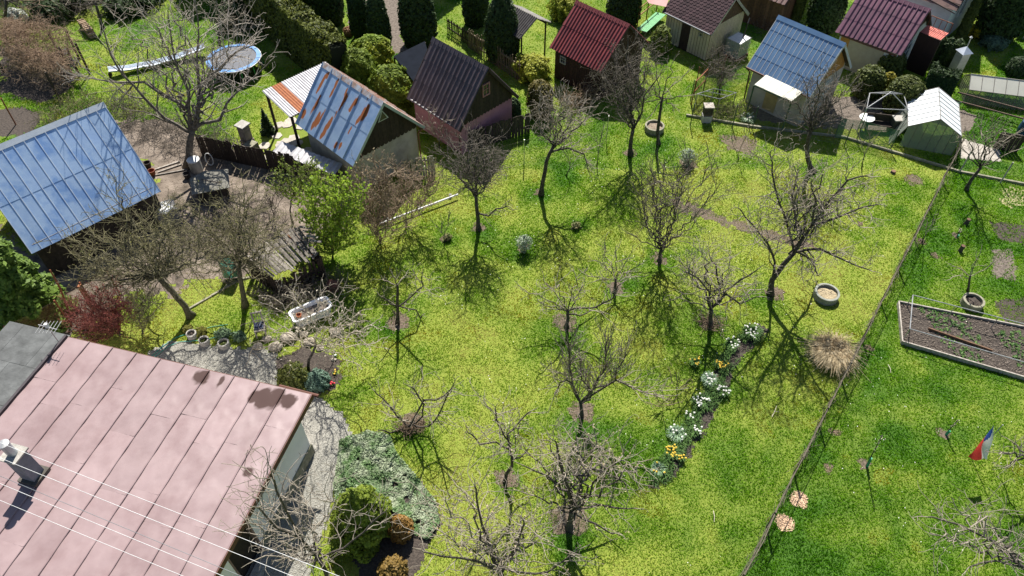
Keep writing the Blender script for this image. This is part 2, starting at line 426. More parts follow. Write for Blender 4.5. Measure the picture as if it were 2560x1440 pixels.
# ------------------------------------------------------------------ building kit
def slope(parent, O, U, V, L, S, nu, nv, m, prof='seam', rib=0.035, wear=None, name='roof_panel', over=0.0, waves=3, sub=8, jitter=0.0, seam_m=None, lift=.012):
    """nu x nv sheet-metal panels on a roof plane; O top-left corner, U along the ridge, V down the slope"""
    O = np.array(O, float); U = np.array(U, float); V = np.array(V, float)
    N = np.cross(U, V); N = N if N[2] > 0 else -N
    pw, ph = L / nu, S / nv
    if seam_m:
        prof = 'flat'
        for i in range(nu + 1):
            a = O + U * min(max(i * pw, .02), L - .02) + N * (rib * .5 + .008); MB().beam(a, a + V * (S + over), .026, rib, up=tuple(N)).build('seam', seam_m, parent)
    for i in range(nu):
        for j in range(nv):
            if prof == 'seam':
                us = [0, 0, 0.022, 0.022] + list(np.linspace(0.022, pw, 15)[1:]); hs = [0, rib, rib, 0.0] + [0] * 14
            elif prof == 'trap':
                q = pw / waves; us = []; hs = []
                for k in range(waves):
                    us += [k * q, k * q + q * .62, k * q + q * .70, k * q + q * .92]; hs += [0, 0, rib, rib]
                us.append(pw); hs.append(0)
            elif prof == 'corr':
                us = list(np.linspace(0, pw, waves * 6 + 1)); hs = [rib * .5 * (1 - math.cos(2 * math.pi * waves * x / pw)) for x in us]
            else:
                us = list(np.linspace(0, pw, 6)); hs = [0] * 6
            us = np.array(us); hs = np.array(hs)
            vs = np.linspace(0, ph + (0.03 if j < nv - 1 else over), sub)
            uu, vv = np.meshgrid(us + i * pw, vs + j * ph)
            hh = np.repeat(hs[None], len(vs), 0) + (lift * (vs / ph))[:, None] + 0.004
            hh = hh + jitter * (fbm(uu, vv, 2.2, 31) - .5)
            P = O + uu[..., None] * U + vv[..., None] * V + hh[..., None] * N
            a, b = uu.shape; ix = np.arange(a * b).reshape(a, b)
            F = np.stack([ix[:-1, :-1], ix[1:, :-1], ix[1:, 1:], ix[:-1, 1:]], -1).reshape(-1, 4)
            at = {'wear': (wear(uu, vv) if wear else np.zeros_like(uu)).ravel()}
            npmesh(name, P.reshape(-1, 3), F, m, parent, attrs=at)
def slab(mb, O, U, V, L, S, t):
    O = Vector(O); U = Vector(U); V = Vector(V); N = U.cross(V)
    if N.z < 0: N = -N
    p = [O, O + U * L, O + U * L + V * S, O + V * S]
    mb.add([q for q in p] + [q - N * t for q in p], [(0, 1, 2, 3), (7, 6, 5, 4), (0, 4, 5, 1), (1, 5, 6, 2), (2, 6, 7, 3), (3, 7, 4, 0)])
def gable(name, label, x, y, yaw, L, W, he, hr, wallm, roofm, nu, nv, prof='trap', rib=0.035, over=0.28, og=0.2, cat='shed', wear=None, waves=3,
          deckm=None, gablem=None, gable_z=None, ridgem=None, roof_tiles=None, fascia=None, jitter=0.0, far_m=None, thick=0.07, seam_m=None):
    """ridge along local x, near slope on local -y. returns root and the wall dims"""
    root = thing(name, label, cat, (x, y, 0), R(yaw))
    S = math.hypot(W, hr - he); ta = (hr - he) / W
    wx, wy = L / 2 - og, W - over
    zt = he + over * ta - thick * 1.3; zr = hr - thick * 1.3
    zt0 = gable_z if gable_z else zt
    wb = MB()
    wb.add([(-wx, -wy, 0), (wx, -wy, 0), (wx, wy, 0), (-wx, wy, 0), (-wx, -wy, zt), (wx, -wy, zt), (wx, wy, zt), (-wx, wy, zt), (-wx, 0, zr), (wx, 0, zr)],
           [(0, 1, 5, 4), (1, 2, 6, 9, 5), (2, 3, 7, 6), (3, 0, 4, 8, 7), (0, 3, 2, 1)])
    wb.build('wall', wallm, root)
    dm = deckm or WOOD_D
    dk = MB(); slab(dk, (-L / 2, 0, hr), (1, 0, 0), (0, -W / S, (he - hr) / S), L, S, thick)
    rf = dk.build('roof', dm, root)
    dk2 = MB(); slab(dk2, (-L / 2, 0.003, hr), (1, 0, 0), (0, W / S, (he - hr) / S), L, S, thick)
    rf2 = dk2.build('roof', dm, root)
    if roof_tiles: roof_tiles(rf, L, S, W, he, hr)
    else:
        slope(rf, (-L / 2, 0, hr), (1, 0, 0), (0, -W / S, (he - hr) / S), L, S, nu, nv, roofm, prof, rib, wear, over=0.04, waves=waves, jitter=jitter, seam_m=seam_m)
    slope(rf2, (-L / 2, 0, hr), (1, 0, 0), (0, W / S, (he - hr) / S), L, S, nu, nv, far_m or roofm, prof, rib, None, over=0.04, waves=waves, sub=3)
    rm = ridgem or roofm
    MB().add([(-L / 2 - .02, -.16, hr - .16 * ta + .05), (L / 2 + .02, -.16, hr - .16 * ta + .05), (L / 2 + .02, 0, hr + .06), (-L / 2 - .02, 0, hr + .06), (L / 2 + .02, .16, hr - .16 * ta + .05), (-L / 2 - .02, .16, hr - .16 * ta + .05)],
             [(0, 1, 2, 3), (3, 2, 4, 5)]).build('ridge_cap', rm, rf)
    fm = fascia or dm
    for sx in (-1, 1):
        for sy in (-1, 1):
            MB().beam((sx * (L / 2 - .012), 0, hr - .07), (sx * (L / 2 - .012), sy * W, he - .07), 0.03, 0.13).build('barge_board', fm, rf)
    root['dims'] = [wx, wy, zt, zr]
    return root, rf, wx, wy, zt, zr, ta
def window(root, c, wdt, hgt, face, fm=WHITE, gm=GLASSD, bars=True):
    """face: 'x' gable (normal +x) or 'y' front (normal -y); c centre on the wall"""
    f = MB(); t = 0.06
    def bx(du, dz, su, sz, d0, d1):
        if face == 'x': f.box((c[0] + (d0 + d1) / 2, c[1] + du, c[2] + dz), (d1 - d0, su, sz))
        else: f.box((c[0] + du, c[1] - (d0 + d1) / 2, c[2] + dz), (su, d1 - d0, sz))
    bx(0, hgt / 2, wdt + t, t, .004, .06); bx(0, -hgt / 2, wdt + t, t, .004, .06)
    bx(-wdt / 2, 0, t, hgt - t, .004, .06); bx(wdt / 2, 0, t, hgt - t, .004, .06)
    wo = f.build('window', fm, root)
    f = MB(); bx(0, 0, wdt - t, hgt - t, .003, .02); f.build('pane', gm, wo)
    if bars:
        f = MB(); bx(0, 0, .025, hgt - t, .021, .045); bx(0, .02, wdt - t, .025, .021, .044); f.build('glazing_bar', fm, wo)
    return wo
def boards(root, m, face, c0, c1, z0, zfn, n, depth=0.02, gap=0.012, name='board', skip=()):
    """upright cladding boards on a wall face at fixed coordinate"""
    fx, fc = face
    w_ = (c1 - c0) / n
    for i in range(n):
        if i in skip: continue
        a = c0 + i * w_ + gap / 2; b = c0 + (i + 1) * w_ - gap / 2
        za, zb = zfn(a), zfn(b)
        z00 = z0(i) if callable(z0) else z0
        if fx == 'x': p = lambda t, z, d: (fc + d, t, z)
        else: p = lambda t, z, d: (t, fc - d, z)
        MB().add([p(a, z00, .003), p(b, z00, .003), p(b, zb, .003), p(a, za, .003), p(a, z00, depth), p(b, z00, depth), p(b, zb, depth), p(a, za, depth)],
                 [(0, 3, 2, 1), (4, 5, 6, 7), (0, 1, 5, 4), (1, 2, 6, 5), (2, 3, 7, 6), (3, 0, 4, 7)]).build(name, m, root)

# ------------------------------------------------------------------ pink roofed house (bottom left)
e1 = np.array([-0.966, 0.259]); e2 = np.array([-0.259, -0.966])       # along the far eave / towards the camera side
A0 = G(779, 987, 3.2)[:2]
house = thing('house', 'white walled house with pale pink sheet metal roof and chimney', 'house', (A0[0], A0[1], 0))
PINK = mat('pink_roof', (0.285, 0.208, 0.208), (0.225, 0.155, 0.155), 1.1, 0.45, c2b=(0.258, 0.185, 0.185), attr='wear', c3=(0.055, 0.028, 0.024), rough3=0.75, attr_lo=0.35, attr_hi=0.65, objvar=0.08, spec=0.3, detail=5, bump=0.12, bscale=2.2)
PINKG = mat('grey_felt_roof', (0.125, 0.13, 0.128), (0.07, 0.073, 0.072), 2.2, 0.9, bump=0.3, bscale=12, objvar=0.1)
HWALL = mat('house_plaster', (0.95, 0.89, 0.90), (0.88, 0.82, 0.83), 1.5, 0.9, bump=0.15, bscale=40)
BRN = mat('brown_fascia', (0.12, 0.045, 0.028), (0.09, 0.035, 0.022), 4, 0.6)
def hl(a, b, z): p = e1 * a + e2 * b; return (p[0], p[1], z)
HL, HD = 9.05, 11.0
mb = MB()
def hbox(a0, a1, b0, b1, z0, z1):
    q = [hl(a0, b0, 0), hl(a1, b0, 0), hl(a1, b1, 0), hl(a0, b1, 0)]
    mb.prism([(x[0], x[1]) for x in q][::-1], z0, z1)
# walls: right gable wall has a recessed doorway between b=4.05 and b=5.35
WT = 0.3
hbox(0.45, 0.45 + WT, 0.4, 3.95, 0, 3.0)
hbox(0.45, 0.45 + WT, 5.15, HD - .4, 0, 3.0)
hbox(0.451, 0.449 + WT, 3.95, 5.15, 2.35, 2.999)
hbox(0.45 + WT, HL - .3, 0.4, 0.4 + WT, 0, 3.0)
hbox(HL - .6, HL - .3, 0.4 + WT, HD - .4, 0, 3.0)
hbox(0.45 + WT, HL - .6, HD - .7, HD - .4, 0, 3.0)
mb.build('wall', HWALL, house)
mb = MB(); hbox(0.40, 0.45, 0.35, 3.93, 0.004, 0.55); mb.build('plinth', CONCD, house)
mb = MB(); hbox(0.40, 0.45, 5.17, HD - .4, 0.004, 0.55); mb.build('plinth', CONCD, house)
mb = MB(); hbox(0.62, 0.68, 3.95, 5.15, 0.02, 2.35); dr = mb.build('door', WOOD_D, house)
mb = MB(); hbox(0.44, 0.62, 3.951, 4.01, 0.02, 2.349); hbox(0.44, 0.62, 5.09, 5.149, 0.02, 2.349); hbox(0.441, 0.62, 4.01, 5.09, 2.28, 2.348); mb.build('door_frame', mat('door_reveal', (0.30, 0.19, 0.17), None, 4, .8), house)
mb = MB(); hbox(0.12, 0.44, 3.9, 5.2, 0.004, 0.16); mb.build('step', CONC, house)
mb = MB(); hbox(0.05, HL, 0.05, HD, 3.04, 3.16); rfh = mb.build('roof', WOOD_D, house)
blobs = [(3.75, .30, .33, .35, 1.0), (3.05, .33, .10, .30, .9), (1.42, .55, .30, .42, 1.1), (1.05, .45, .33, .42, 1.05), (0.6, .42, .28, .36, 1.0), (1.75, .6, .2, .3, .9), (0.62, 3.0, .22, .2, .9)]
def pinkwear(uu, vv):
    r = np.zeros_like(uu)
    for a, b, ra, rb, s in blobs:
        e_ = np.exp(-(((uu - a) / ra) ** 2 + ((vv - b) / rb) ** 2) ** 1.4); r = np.maximum(r, s * e_ + 0.9 * (fbm(uu, vv, 5, 3, 4) - .5) * np.minimum(1, e_ * 2.5))
    return r
U3 = (e1[0], e1[1], 0); V3 = (e2[0], e2[1], 0.0)
nup = 10
for i in range(nup):
    cuts = [0] + sorted([1.4 + (i % 3) * .55 + (i % 2) * .3 + 2.6 * k for k in range(3)]) + [HD]
    for j in range(len(cuts) - 1):
        O_ = np.array([0, 0, 3.205]) + np.array(U3) * HL * i / nup + np.array(V3) * cuts[j]
        slope(rfh, O_, U3, V3, HL / nup, cuts[j + 1] - cuts[j], 1, 1, PINK, 'seam', 0.045, (lambda uu, vv, i=i, j=j, c=cuts: pinkwear(uu + HL * i / nup, vv + c[j])), sub=24, jitter=0.038, lift=.0)
mb = MB(); hbox(-.03, 0.02, -.02, HD, 3.0, 3.23); mb.build('fascia', BRN, house)
mb = MB(); hbox(0.03, HL, -.035, 0.0, 2.98, 3.19); mb.build('fascia', BRN, house)
mb = MB(); mb.tube([hl(-.18, -.08, 3.08), hl(1.2, -.1, 3.09)], 0.06, 8); mb.build('gutter', BRN, house)
# grey felt roofed annex
mb = MB(); hbox(HL + .01, HL + 2.25, .1, HD, 0, 2.95); mb.build('annex_wall', HWALL, house)
mb = MB(); hbox(HL + .005, HL + 2.45, -.13, HD, 2.96, 3.10); ar = mb.build('annex_roof', PINKG, house)
for i in range(4):
    for j in range(7):
        mb = MB(); a0 = HL + .006 + i * .61; b0 = -.13 + j * 1.5
        hbox(a0, a0 + .605, b0, b0 + 1.49, 3.104, 3.118 + .004 * ((i + j) % 2)); mb.build('felt_strip', PINKG, ar)
mb = MB(); hbox(HL - .04, HL + .05, -.02, HD, 3.17, 3.30); mb.build('upstand', mat('upstand', (0.05, .04, .045), None, 5, .7), house)
# chimney with its flue pipe
ch = thing('chimney', 'grey square chimney with round metal flue pipe on the pink roof', 'chimney', tuple(G(88, 1190, 3.2)))
chp = G(88, 1186, 3.2)
ang = math.atan2(e1[1], e1[0])
CHM = mat('chimney_render', (0.20, 0.21, 0.235), (0.13, 0.14, 0.16), 3, .9)
MB().box((0, 0, .62), (.42, .42, 1.25), ang).build('shaft', CHM, ch)
MB().box((0, 0, .06), (.62, .62, .12), ang).build('flashing', mat('flashing_dark', (.05, .045, .04), (.10, .09, .07), 8, .8), ch)
MB().box((0, 0, 1.28), (.56, .56, .05), ang).build('cap_slab', CONC, ch)
fl = MB(); fl.lathe([(.13, 1.31), (.13, 1.78), (.155, 1.78), (.155, 1.84)], n=20); fl.build('flue', mat('flue_metal', (.42, .46, .50), (.32, .35, .38), 4, .4, metal=.5), ch, smooth=False)
MB().lathe([(.15, 1.845), (.02, 1.87)], n=20).build('flue_cap', STEEL, ch)
# antenna
an0 = G(152, 862, 3.1)
ant = thing('antenna', 'small white rooftop antenna mast at the corner of grey roof', 'antenna', an0)
mb = MB(); mb.tube([(0, 0, 0), (0, 0, 1.0)], .018, 6); mb.build('mast', STEEL, ant)
mb = MB(); mb.beam((-.35, .1, .95), (.35, -.1, .95), .02)
for k in range(6):
    t = -.3 + k * .12; mb.beam((t, -.26, .95 - t * .01), (t + .05, .26, .95), .012)
mb.build('element_array', STEEL, ant)
MB().box((0, 0, 1.03), (.1, .09, .18)).build('amplifier', WHITE, ant)
# power lines
WIRE = mat('wire_light', (0.62, 0.62, 0.62), (0.5, 0.5, 0.5), 3, .5)
WIREG = mat('wire_dark', (0.16, 0.18, 0.2), None, 3, .5)
for i, (a, b, mm, zz) in enumerate([((0, 1107), (700, 1384), WIRE, 7.6), ((0, 1145), (700, 1429), WIRE, 7.6), ((0, 1190), (600, 1440), WIREG, 7.3), ((0, 1209), (555, 1440), WIRE, 7.3), ((0, 1251), (455, 1440), WIRE, 7.0)]):
    p, q = G(*a, zz), G(*b, zz); d = (q - p)
    pts = [p + d * t - np.array([0, 0, 0.0]) for t in np.linspace(-2.5, 3.0, 23)]
    pts = [Vector((x[0], x[1], x[2] + .012 * (k - 11) ** 2 * .3)) for k, x in enumerate(pts)]
    o = MB().tube(pts, .0062 if mm is WIRE else .006, 5).build('power_cable', mm)
    tag(o, ['highest pale power cable crossing over the pink roof', 'second pale power cable from the chimney side', 'thin dark power cable over the pink roof', 'pale power cable just below the dark one', 'lowest pale power cable nearest the picture corner'][i], 'cable', 'power cables over the roof')

# ------------------------------------------------------------------ blue metal barn (left)
ZINC = mat('zinc_blue', (0.42, 0.58, 0.82), (0.28, 0.45, 0.74), 1.0, 0.33, metal=0.5, detail=6, objvar=0.08, c2b=(0.50, 0.66, 0.86), bump=.1, bscale=2, attr='wear', c3=(.10, .10, .11), attr_lo=.6, attr_hi=.8)
PLANKW = mat('plank_wall_dark', (0.06, 0.045, 0.035), (0.03, 0.024, 0.02), 6, .9, objvar=.3)
def zwear(uu, vv): return np.where((np.abs(uu - 1.5) < .5) & (np.abs(vv - 2.9) < .35), fbm(uu, vv, 9, 5) + .2, 0.0) + np.where((uu < .6) & (vv > 3.2), fbm(uu, vv, 6, 8) + .1, 0)
bl, blr, wx, wy, zt, zr, ta = gable('barn', 'wooden barn with large pale blue standing seam metal roof', -19.35, 24.95, 44.0, 5.55, 2.85, 1.8, 4.9, PLANKW, ZINC, 13, 2, 'seam', 0.026, seam_m=mat('seam_glint', (.62, .68, .76), (.52, .58, .66), 4, .4, metal=.3), over=0.3, cat='barn', ridgem=mat('zinc_light', (.62, .66, .70), (.5, .55, .6), 3, .45, metal=.4), jitter=.005)  # seams paler than the panels: sun glint on the ribs put into their colour
boards(bl, PLANKW, ('y', -wy), -wx, wx, 0.0, lambda t: zt, 22)
boards(bl, PLANKW, ('x', wx), -wy, wy, 0.0, lambda t: zr - abs(t) * ta - .02, 20)
MB().box((0, -wy - .12, zt - .12), (2 * wx, .03, .2)).build('eave_board', WOOD_G, bl)

# ------------------------------------------------------------------ rusty shed with canopy
RUSTROOF = mat('rusty_zinc', (0.42, 0.56, 0.74), (0.29, 0.43, 0.64), 1.6, 0.40, metal=0.5, detail=5, c2b=(.38, .51, .70), attr='wear', c3=(0.30, 0.095, 0.028), rough3=.9, metal3=0.0, attr_lo=.42, attr_hi=.60, bump=.1, bscale=3)
rl = [(.42, .75, .10, .60), (.55, .35, .08, .22), (1.22, .35, .1, .18), (1.2, .85, .08, .35), (.18, 2.55, .14, .30), (.62, 1.95, .10, .55), (1.02, 2.55, .13, .55), (1.22, 2.2, .06, .6), (1.92, .55, .1, .2), (2.02, .95, .09, .35), (1.75, 2.4, .13, .60), (1.95, 1.6, .08, .3), (2.6, .75, .13, .38),
      (2.55, 1.05, .1, .2), (2.9, 2.75, .10, .18), (3.35, .85, .16, .40), (3.2, 1.25, .1, .35), (3.15, .2, .05, .3), (2.65, 2.85, .1, .2), (3.0, 1.9, .05, .2)]
def rustwear(uu, vv):
    r = np.zeros_like(uu)
    n_ = (fbm(uu * 2.2, vv * .7, 5, 41, 4) - .5)
    for a, b, ra, rb in rl:
        a = a / 4.0 * 4.56
        q = ((uu - a + (vv - b) * .10) / ra) ** 2 + ((vv - b) / rb) ** 2
        r = np.maximum(r, 1.0 - .45 * q + 1.1 * n_)
    return r * .92
RW = mat('cream_render', (0.50, 0.46, 0.40), (0.38, 0.34, 0.29), 2.5, .95, bump=.3, bscale=50)
rs, rsr, wx, wy, zt, zr, ta = gable('garden_shed', 'cream shed with blue metal roof streaked with orange rust', -7.26, 29.51, -45.3, 4.56, 2.09, 1.9, 4.24, RW, RUSTROOF, 6, 2, 'seam', 0.06, over=.3, og=.28, wear=rustwear, cat='shed', ridgem=mat('ridge_light', (.60, .64, .70), (.48, .30, .22), 4, .5, metal=.3), far_m=mat('rust_far', (.36, .15, .08), (.46, .42, .40), 3, .8), fascia=mat('zinc_fascia', (.42, .50, .58), (.35, .42, .5), 4, .45, metal=.4))
# dark scalloped gable boards
zb = zt - .18
n_b = 15
for i in range(n_b):
    w_ = 2 * wy / n_b; a = -wy + i * w_; b = a + w_ - .008
    za = zr - abs(a) * ta - .03; zb_ = zr - abs(b) * ta - .03; zm = (zr - .03) if a < 0 < b else None
    bot = [(wx + .022, a + (b - a) * (0.5 + 0.5 * math.cos(math.pi + k * math.pi / 6)), zb - .1 * math.sin(k * math.pi / 6)) for k in range(7)]
    top = [(wx + .022, b, zb_)] + ([(wx + .022, 0, zm)] if zm else []) + [(wx + .022, a, za)]
    vs = bot + top; n_ = len(vs)
    vs2 = [(x - .018, y_, z) for x, y_, z in vs]
    MB().add(vs + vs2, [tuple(range(n_)), tuple(range(n_, 2 * n_))[::-1]] + [(k, n_ + k, n_ + (k + 1) % n_, (k + 1) % n_) for k in range(n_)]).build('gable_board', WOOD_D, rs)
tw = MB(); tw.add([(wx + .03, -.30, zr - .95), (wx + .03, .30, zr - .95), (wx + .03, 0, zr - .42), (wx + .05, -.30, zr - .95), (wx + .05, .30, zr - .95), (wx + .05, 0, zr - .42)], [(3, 4, 5), (0, 2, 1), (0, 1, 4, 3), (1, 2, 5, 4), (2, 0, 3, 5)])
two = tw.build('gable_window', mat('pale_trim', (.55, .62, .55), None, 3, .6), rs)
MB().add([(wx + .055, -.22, zr - .91), (wx + .055, .22, zr - .91), (wx + .055, 0, zr - .50)], [(0, 1, 2)]).build('pane', GLASSD, two)
COPPER = mat('brown_pipe', (.24, .11, .05), (.17, .08, .04), 5, .5)
MB().tube([(wx + .2, wy + .34, zt - .35), (wx + .15, wy + .05, zt - .45), (wx + .08, wy + .03, zt - .55), (wx + .08, wy + .03, .05)], .045, 8).build('downpipe', COPPER, rs)
# canopy of corrugated sheets behind-left
cp = thing('canopy', 'open canopy of white corrugated sheets with one rusty sheet beside shed', 'canopy', (0, 0, 0))
c0, c1_, c2_, c3_ = G(655, 228, 2.35), G(815, 155, 2.55), G(916, 205, 2.5), G(745, 285, 2.3)
UU = c1_ - c0; LU = np.linalg.norm(UU); UU = UU / LU
VV = c3_ - c0; VV = VV - UU * VV.dot(UU); LV = np.linalg.norm(VV); VV = VV / LV
cp.location = (c0[0], c0[1], 0)
ncs = 7
CORR = mat('corr_white', (.46, .45, .46), (.34, .33, .34), 3, .5, metal=.3, objvar=.08)
RUSTS = mat('rust_sheet', (.33, .12, .05), (.24, .085, .04), 5, .9)
O_ = np.array([0, 0, c0[2]])
for i in range(ncs):
    slope(cp, O_ + UU * LU * i / ncs, UU, VV, LU / ncs, LV, 1, 1, RUSTS if i == 1 else CORR, 'corr', .04, waves=4, name='corrugated_sheet', sub=3)
for (a, b) in ((.04, .95), (.96, .95), (.04, .05), (.96, .05)):
    p = O_ + UU * LU * a + VV * LV * b
    MB().beam((p[0], p[1], 0), (p[0], p[1], p[2] - .05), .11).build('post', WOOD_D, cp)
for b in (.05, .95):
    p = O_ + UU * LU * .01 + VV * LV * b; q = O_ + UU * LU * .99 + VV * LV * b
    MB().beam(p - np.array([0, 0, .06]), q - np.array([0, 0, .06]), .08, .1).build('rail', WOOD_D, cp)
# flat paving stones under the canopy
for k in range(26):
    u, v = random.uniform(655, 790), random.uniform(300, 395)
    if (u - 655) * .75 + 300 > v + 55: continue
    c = G(u, v); n_ = random.choice((5, 6)); r_ = random.uniform(.22, .36)
    pl = [(c[0] + r_ * random.uniform(.8, 1.1) * math.cos(a), c[1] + r_ * random.uniform(.8, 1.1) * math.sin(a)) for a in [2 * math.pi * j / n_ for j in range(n_)]]
    o = MB().prism(pl, 0.0, .03 + .002 * k / 3).build('paving_stone', PAV, gr)
HOLES.append(pxpoly([(640, 370), (690, 320), (770, 290), (860, 400), (800, 410), (700, 400)]))
# low corrugated lean-to in front-left of the shed
lt = thing('lean_to', 'low narrow corrugated metal lean-to along the dark fence', 'lean-to')
a_, b_ = G(690, 372, .95), G(845, 430, .95); lt.location = (a_[0], a_[1], 0)
UU = (b_ - a_); LU = np.linalg.norm(UU); UU /= LU; VV = np.array([-UU[1], UU[0], 0.0]); VV = VV if VV[1] < 0 else -VV; VV = VV * .97 + np.array([0, 0, -.24])
for i in range(3):
    slope(lt, np.array([0, 0, 1.0]) - VV * .45 + UU * LU * i / 3, UU, VV, LU / 3 - .01, .72, 1, 1, CORR, 'corr', .05, waves=3 if False else 4, name='corrugated_sheet', sub=3)
mb = MB(); mb.beam((0, 0, .45), tuple(UU * LU + np.array([0, 0, .45])), .05, .86); mb.build('side_board', PLANKW, lt)

# ------------------------------------------------------------------ dark brown roofed pink shed
DPUR = mat('dark_roof', (0.060, 0.045, 0.052), (0.040, 0.030, 0.037), 1.2, 0.42, objvar=.1, spec=.6, bump=.15, bscale=5)
PKW = mat('pink_wall', (0.42, 0.20, 0.25), (0.34, 0.16, 0.21), 2, .9)
pu, pur, wx, wy, zt, zr, ta = gable('garden_shed', 'pink walled shed with dark brown ribbed metal roof', -2.49, 32.12, -44.7, 3.95, 2.0, 1.7, 4.19, PKW, DPUR, 7, 3, 'trap', .045, waves=2, over=.25, og=.22, cat='shed', deckm=WOOD_D)
zb = 1.72
n_b = 16
for i in range(n_b):
    w_ = 2 * wy / n_b; a = -wy + i * w_; b = a + w_ - .006
    za = zr - abs(a) * ta - .03; zb_ = zr - abs(b) * ta - .03
    if za < zb + .03 and zb_ < zb + .03: continue
    za = max(za, zb + .01); zb_ = max(zb_, zb + .01)
    mid = (a + b) / 2
    vs = [(wx + .022, a, zb), (wx + .022, mid, zb - .07), (wx + .022, b, zb), (wx + .022, b, zb_), (wx + .022, a, za)]
    vs2 = [(x - .018, y_, z) for x, y_, z in vs]
    MB().add(vs + vs2, [(0, 1, 2, 3, 4), (9, 8, 7, 6, 5)] + [(k, 5 + k, 5 + (k + 1) % 5, (k + 1) % 5) for k in range(5)]).build('gable_board', WOOD_D, pu)
window(pu, (wx + .02, -.05, zr - 1.1), .42, .62, 'x', mat('rose_trim', (.40, .19, .18), None, 3, .7))
MB().tube([(-wx, -wy - .22, zt - .2), (wx + .1, -wy - .22, zt - .24)], .05, 8).build('gutter', WHITE, pu)
# dark sail-like lean-to roof behind it
dl = thing('lean_to_roof', 'dark navy flat roof adjoining the back of the dark roofed shed', 'lean-to')
p = [G(985, 140, 2.1), G(1062, 103, 2.3), G(1090, 200, 2.2), G(1035, 205, 2.0)]
dl.location = (p[0][0], p[0][1], 0)
o_ = np.array([p[0][0], p[0][1], 0])
MB().add([q - o_ for q in p] + [q - o_ - np.array([0, 0, .08]) for q in p], [(3, 2, 1, 0), (4, 5, 6, 7), (0, 1, 5, 4), (1, 2, 6, 5), (2, 3, 7, 6), (3, 0, 4, 7)]).build('roof_sheet', mat('navy_felt', (.012, .015, .022), None, 3, .95, spec=.05), dl)
for q in p: MB().beam(tuple(q - o_ - np.array([0, 0, .08])), (q[0] - o_[0], q[1] - o_[1], 0), .08).build('post', WOOD_D, dl)

# ------------------------------------------------------------------ red roofed dark shed
RED = mat('red_roof', (0.20, 0.042, 0.042), (0.135, 0.03, 0.033), 1.5, 0.5, objvar=.08, spec=.35, bump=.2, bscale=6)
DBW = mat('dark_brown_wall', (0.05, 0.022, 0.016), (0.035, 0.016, 0.012), 6, .8, objvar=.2)
re, rer, wx, wy, zt, zr, ta = gable('garden_shed', 'dark brown shed with dark red ribbed metal roof behind bare tree', 4.76, 36.77, -44.4, 3.65, 2.02, 1.9, 3.78, DBW, RED, 6, 2, 'trap', .045, waves=3, cat='shed')
boards(re, DBW, ('y', -wy), -wx, wx, 0, lambda t: zt - .01, 20)
boards(re, DBW, ('x', wx), -wy, wy, 0, lambda t: zr - abs(t) * ta - .03, 18)
window(re, (-wx + .6, -wy - .02, 1.35), .35, .38, 'y', CONC)
# ------------------------------------------------------------------ cream board cabin with shingle roof
SHG = mat('shingle', (0.075, 0.042, 0.045), (0.05, 0.028, 0.032), 6, .9, objvar=.28, bump=.3, bscale=60)
CRB = mat('cream_board', (0.56, 0.50, 0.36), (0.47, 0.42, 0.30), 4, .75, objvar=.06)
def shingles(rf, L, S, W, he, hr):
    O = np.array([-L / 2, 0, hr]); U = np.array([1., 0, 0]); V = np.array([0, -W / S, (he - hr) / S]); N = np.cross(U, V); N = N if N[2] > 0 else -N
    nu_, nv_ = 15, 13; sw, sh = L / nu_, S / nv_
    for j in range(nv_):
        off = .5 * (j % 2)
        for i in range(-1, nu_ + 1):
            a = (i + off) * sw; pts = [(a, j * sh - .02), (a + sw, j * sh - .02), (a + sw, j * sh + sh * .75), (a + sw * .74, j * sh + sh * 1.25), (a + sw * .26, j * sh + sh * 1.25), (a, j * sh + sh * .75)]
            pts = [(min(max(x, 0), L), min(max(y_, 0), S + .04)) for x, y_ in pts]
            if max(q[0] for q in pts) - min(q[0] for q in pts) < .03: continue
            h0 = .008; top = [O + U * x + V * y_ + N * (h0 + .012 + .02 * (y_ - j * sh) / sh) for x, y_ in pts]; bt = [q - N * .012 for q in top]
            n_ = 6
            MB().add(top + bt, [tuple(range(n_))[::-1]] + [(k, (k + 1) % n_, n_ + (k + 1) % n_, n_ + k) for k in range(n_)]).build('shingle', SHG, rf)
cr, crr, wx, wy, zt, zr, ta = gable('cabin', 'cream boarded cabin with dark hexagonal shingle roof', 11.22, 40.55, -47.6, 3.55, 1.75, 1.8, 3.4, WOOD_D, SHG, 6, 2, 'flat', .01, over=.22, og=.2, cat='cabin', roof_tiles=shingles, fascia=STEEL)
boards(cr, CRB, ('y', -wy), -wx, wx, .05, lambda t: zt - .01, 16, gap=.03, skip=(6, 7, 8))
MB().box((-wx + 2 * wx * 7.5 / 16, -wy - .02, .95), (2 * wx * 3 / 16 - .04, .03, 1.8)).build('door', WOOD_D, cr)
boards(cr, CRB, ('x', wx), -wy, wy, .05, lambda t: min(zt + .12, zr - abs(t) * ta - .03), 20, gap=.035)
boards(cr, mat('brown_gable', (.10, .06, .035), None, 5, .8), ('x', wx), -wy * .78, wy * .78, zt + .13, lambda t: max(zt + .14, zr - abs(t) * ta - .03), 10)
window(cr, (wx * .62, -wy - .022, 1.42), .2, .22, 'y', CONC, bars=False)
MB().tube([(-wx, -wy - .25, zt - .1), (wx + .1, -wy - .25, zt - .13)], .045, 8).build('gutter', WIREG, cr)
MB().beam((wx + .19, wy + .26, zt - .1), (wx + .19, .0, zr + .02), .05, .04).build('verge_trim', STEEL, cr)
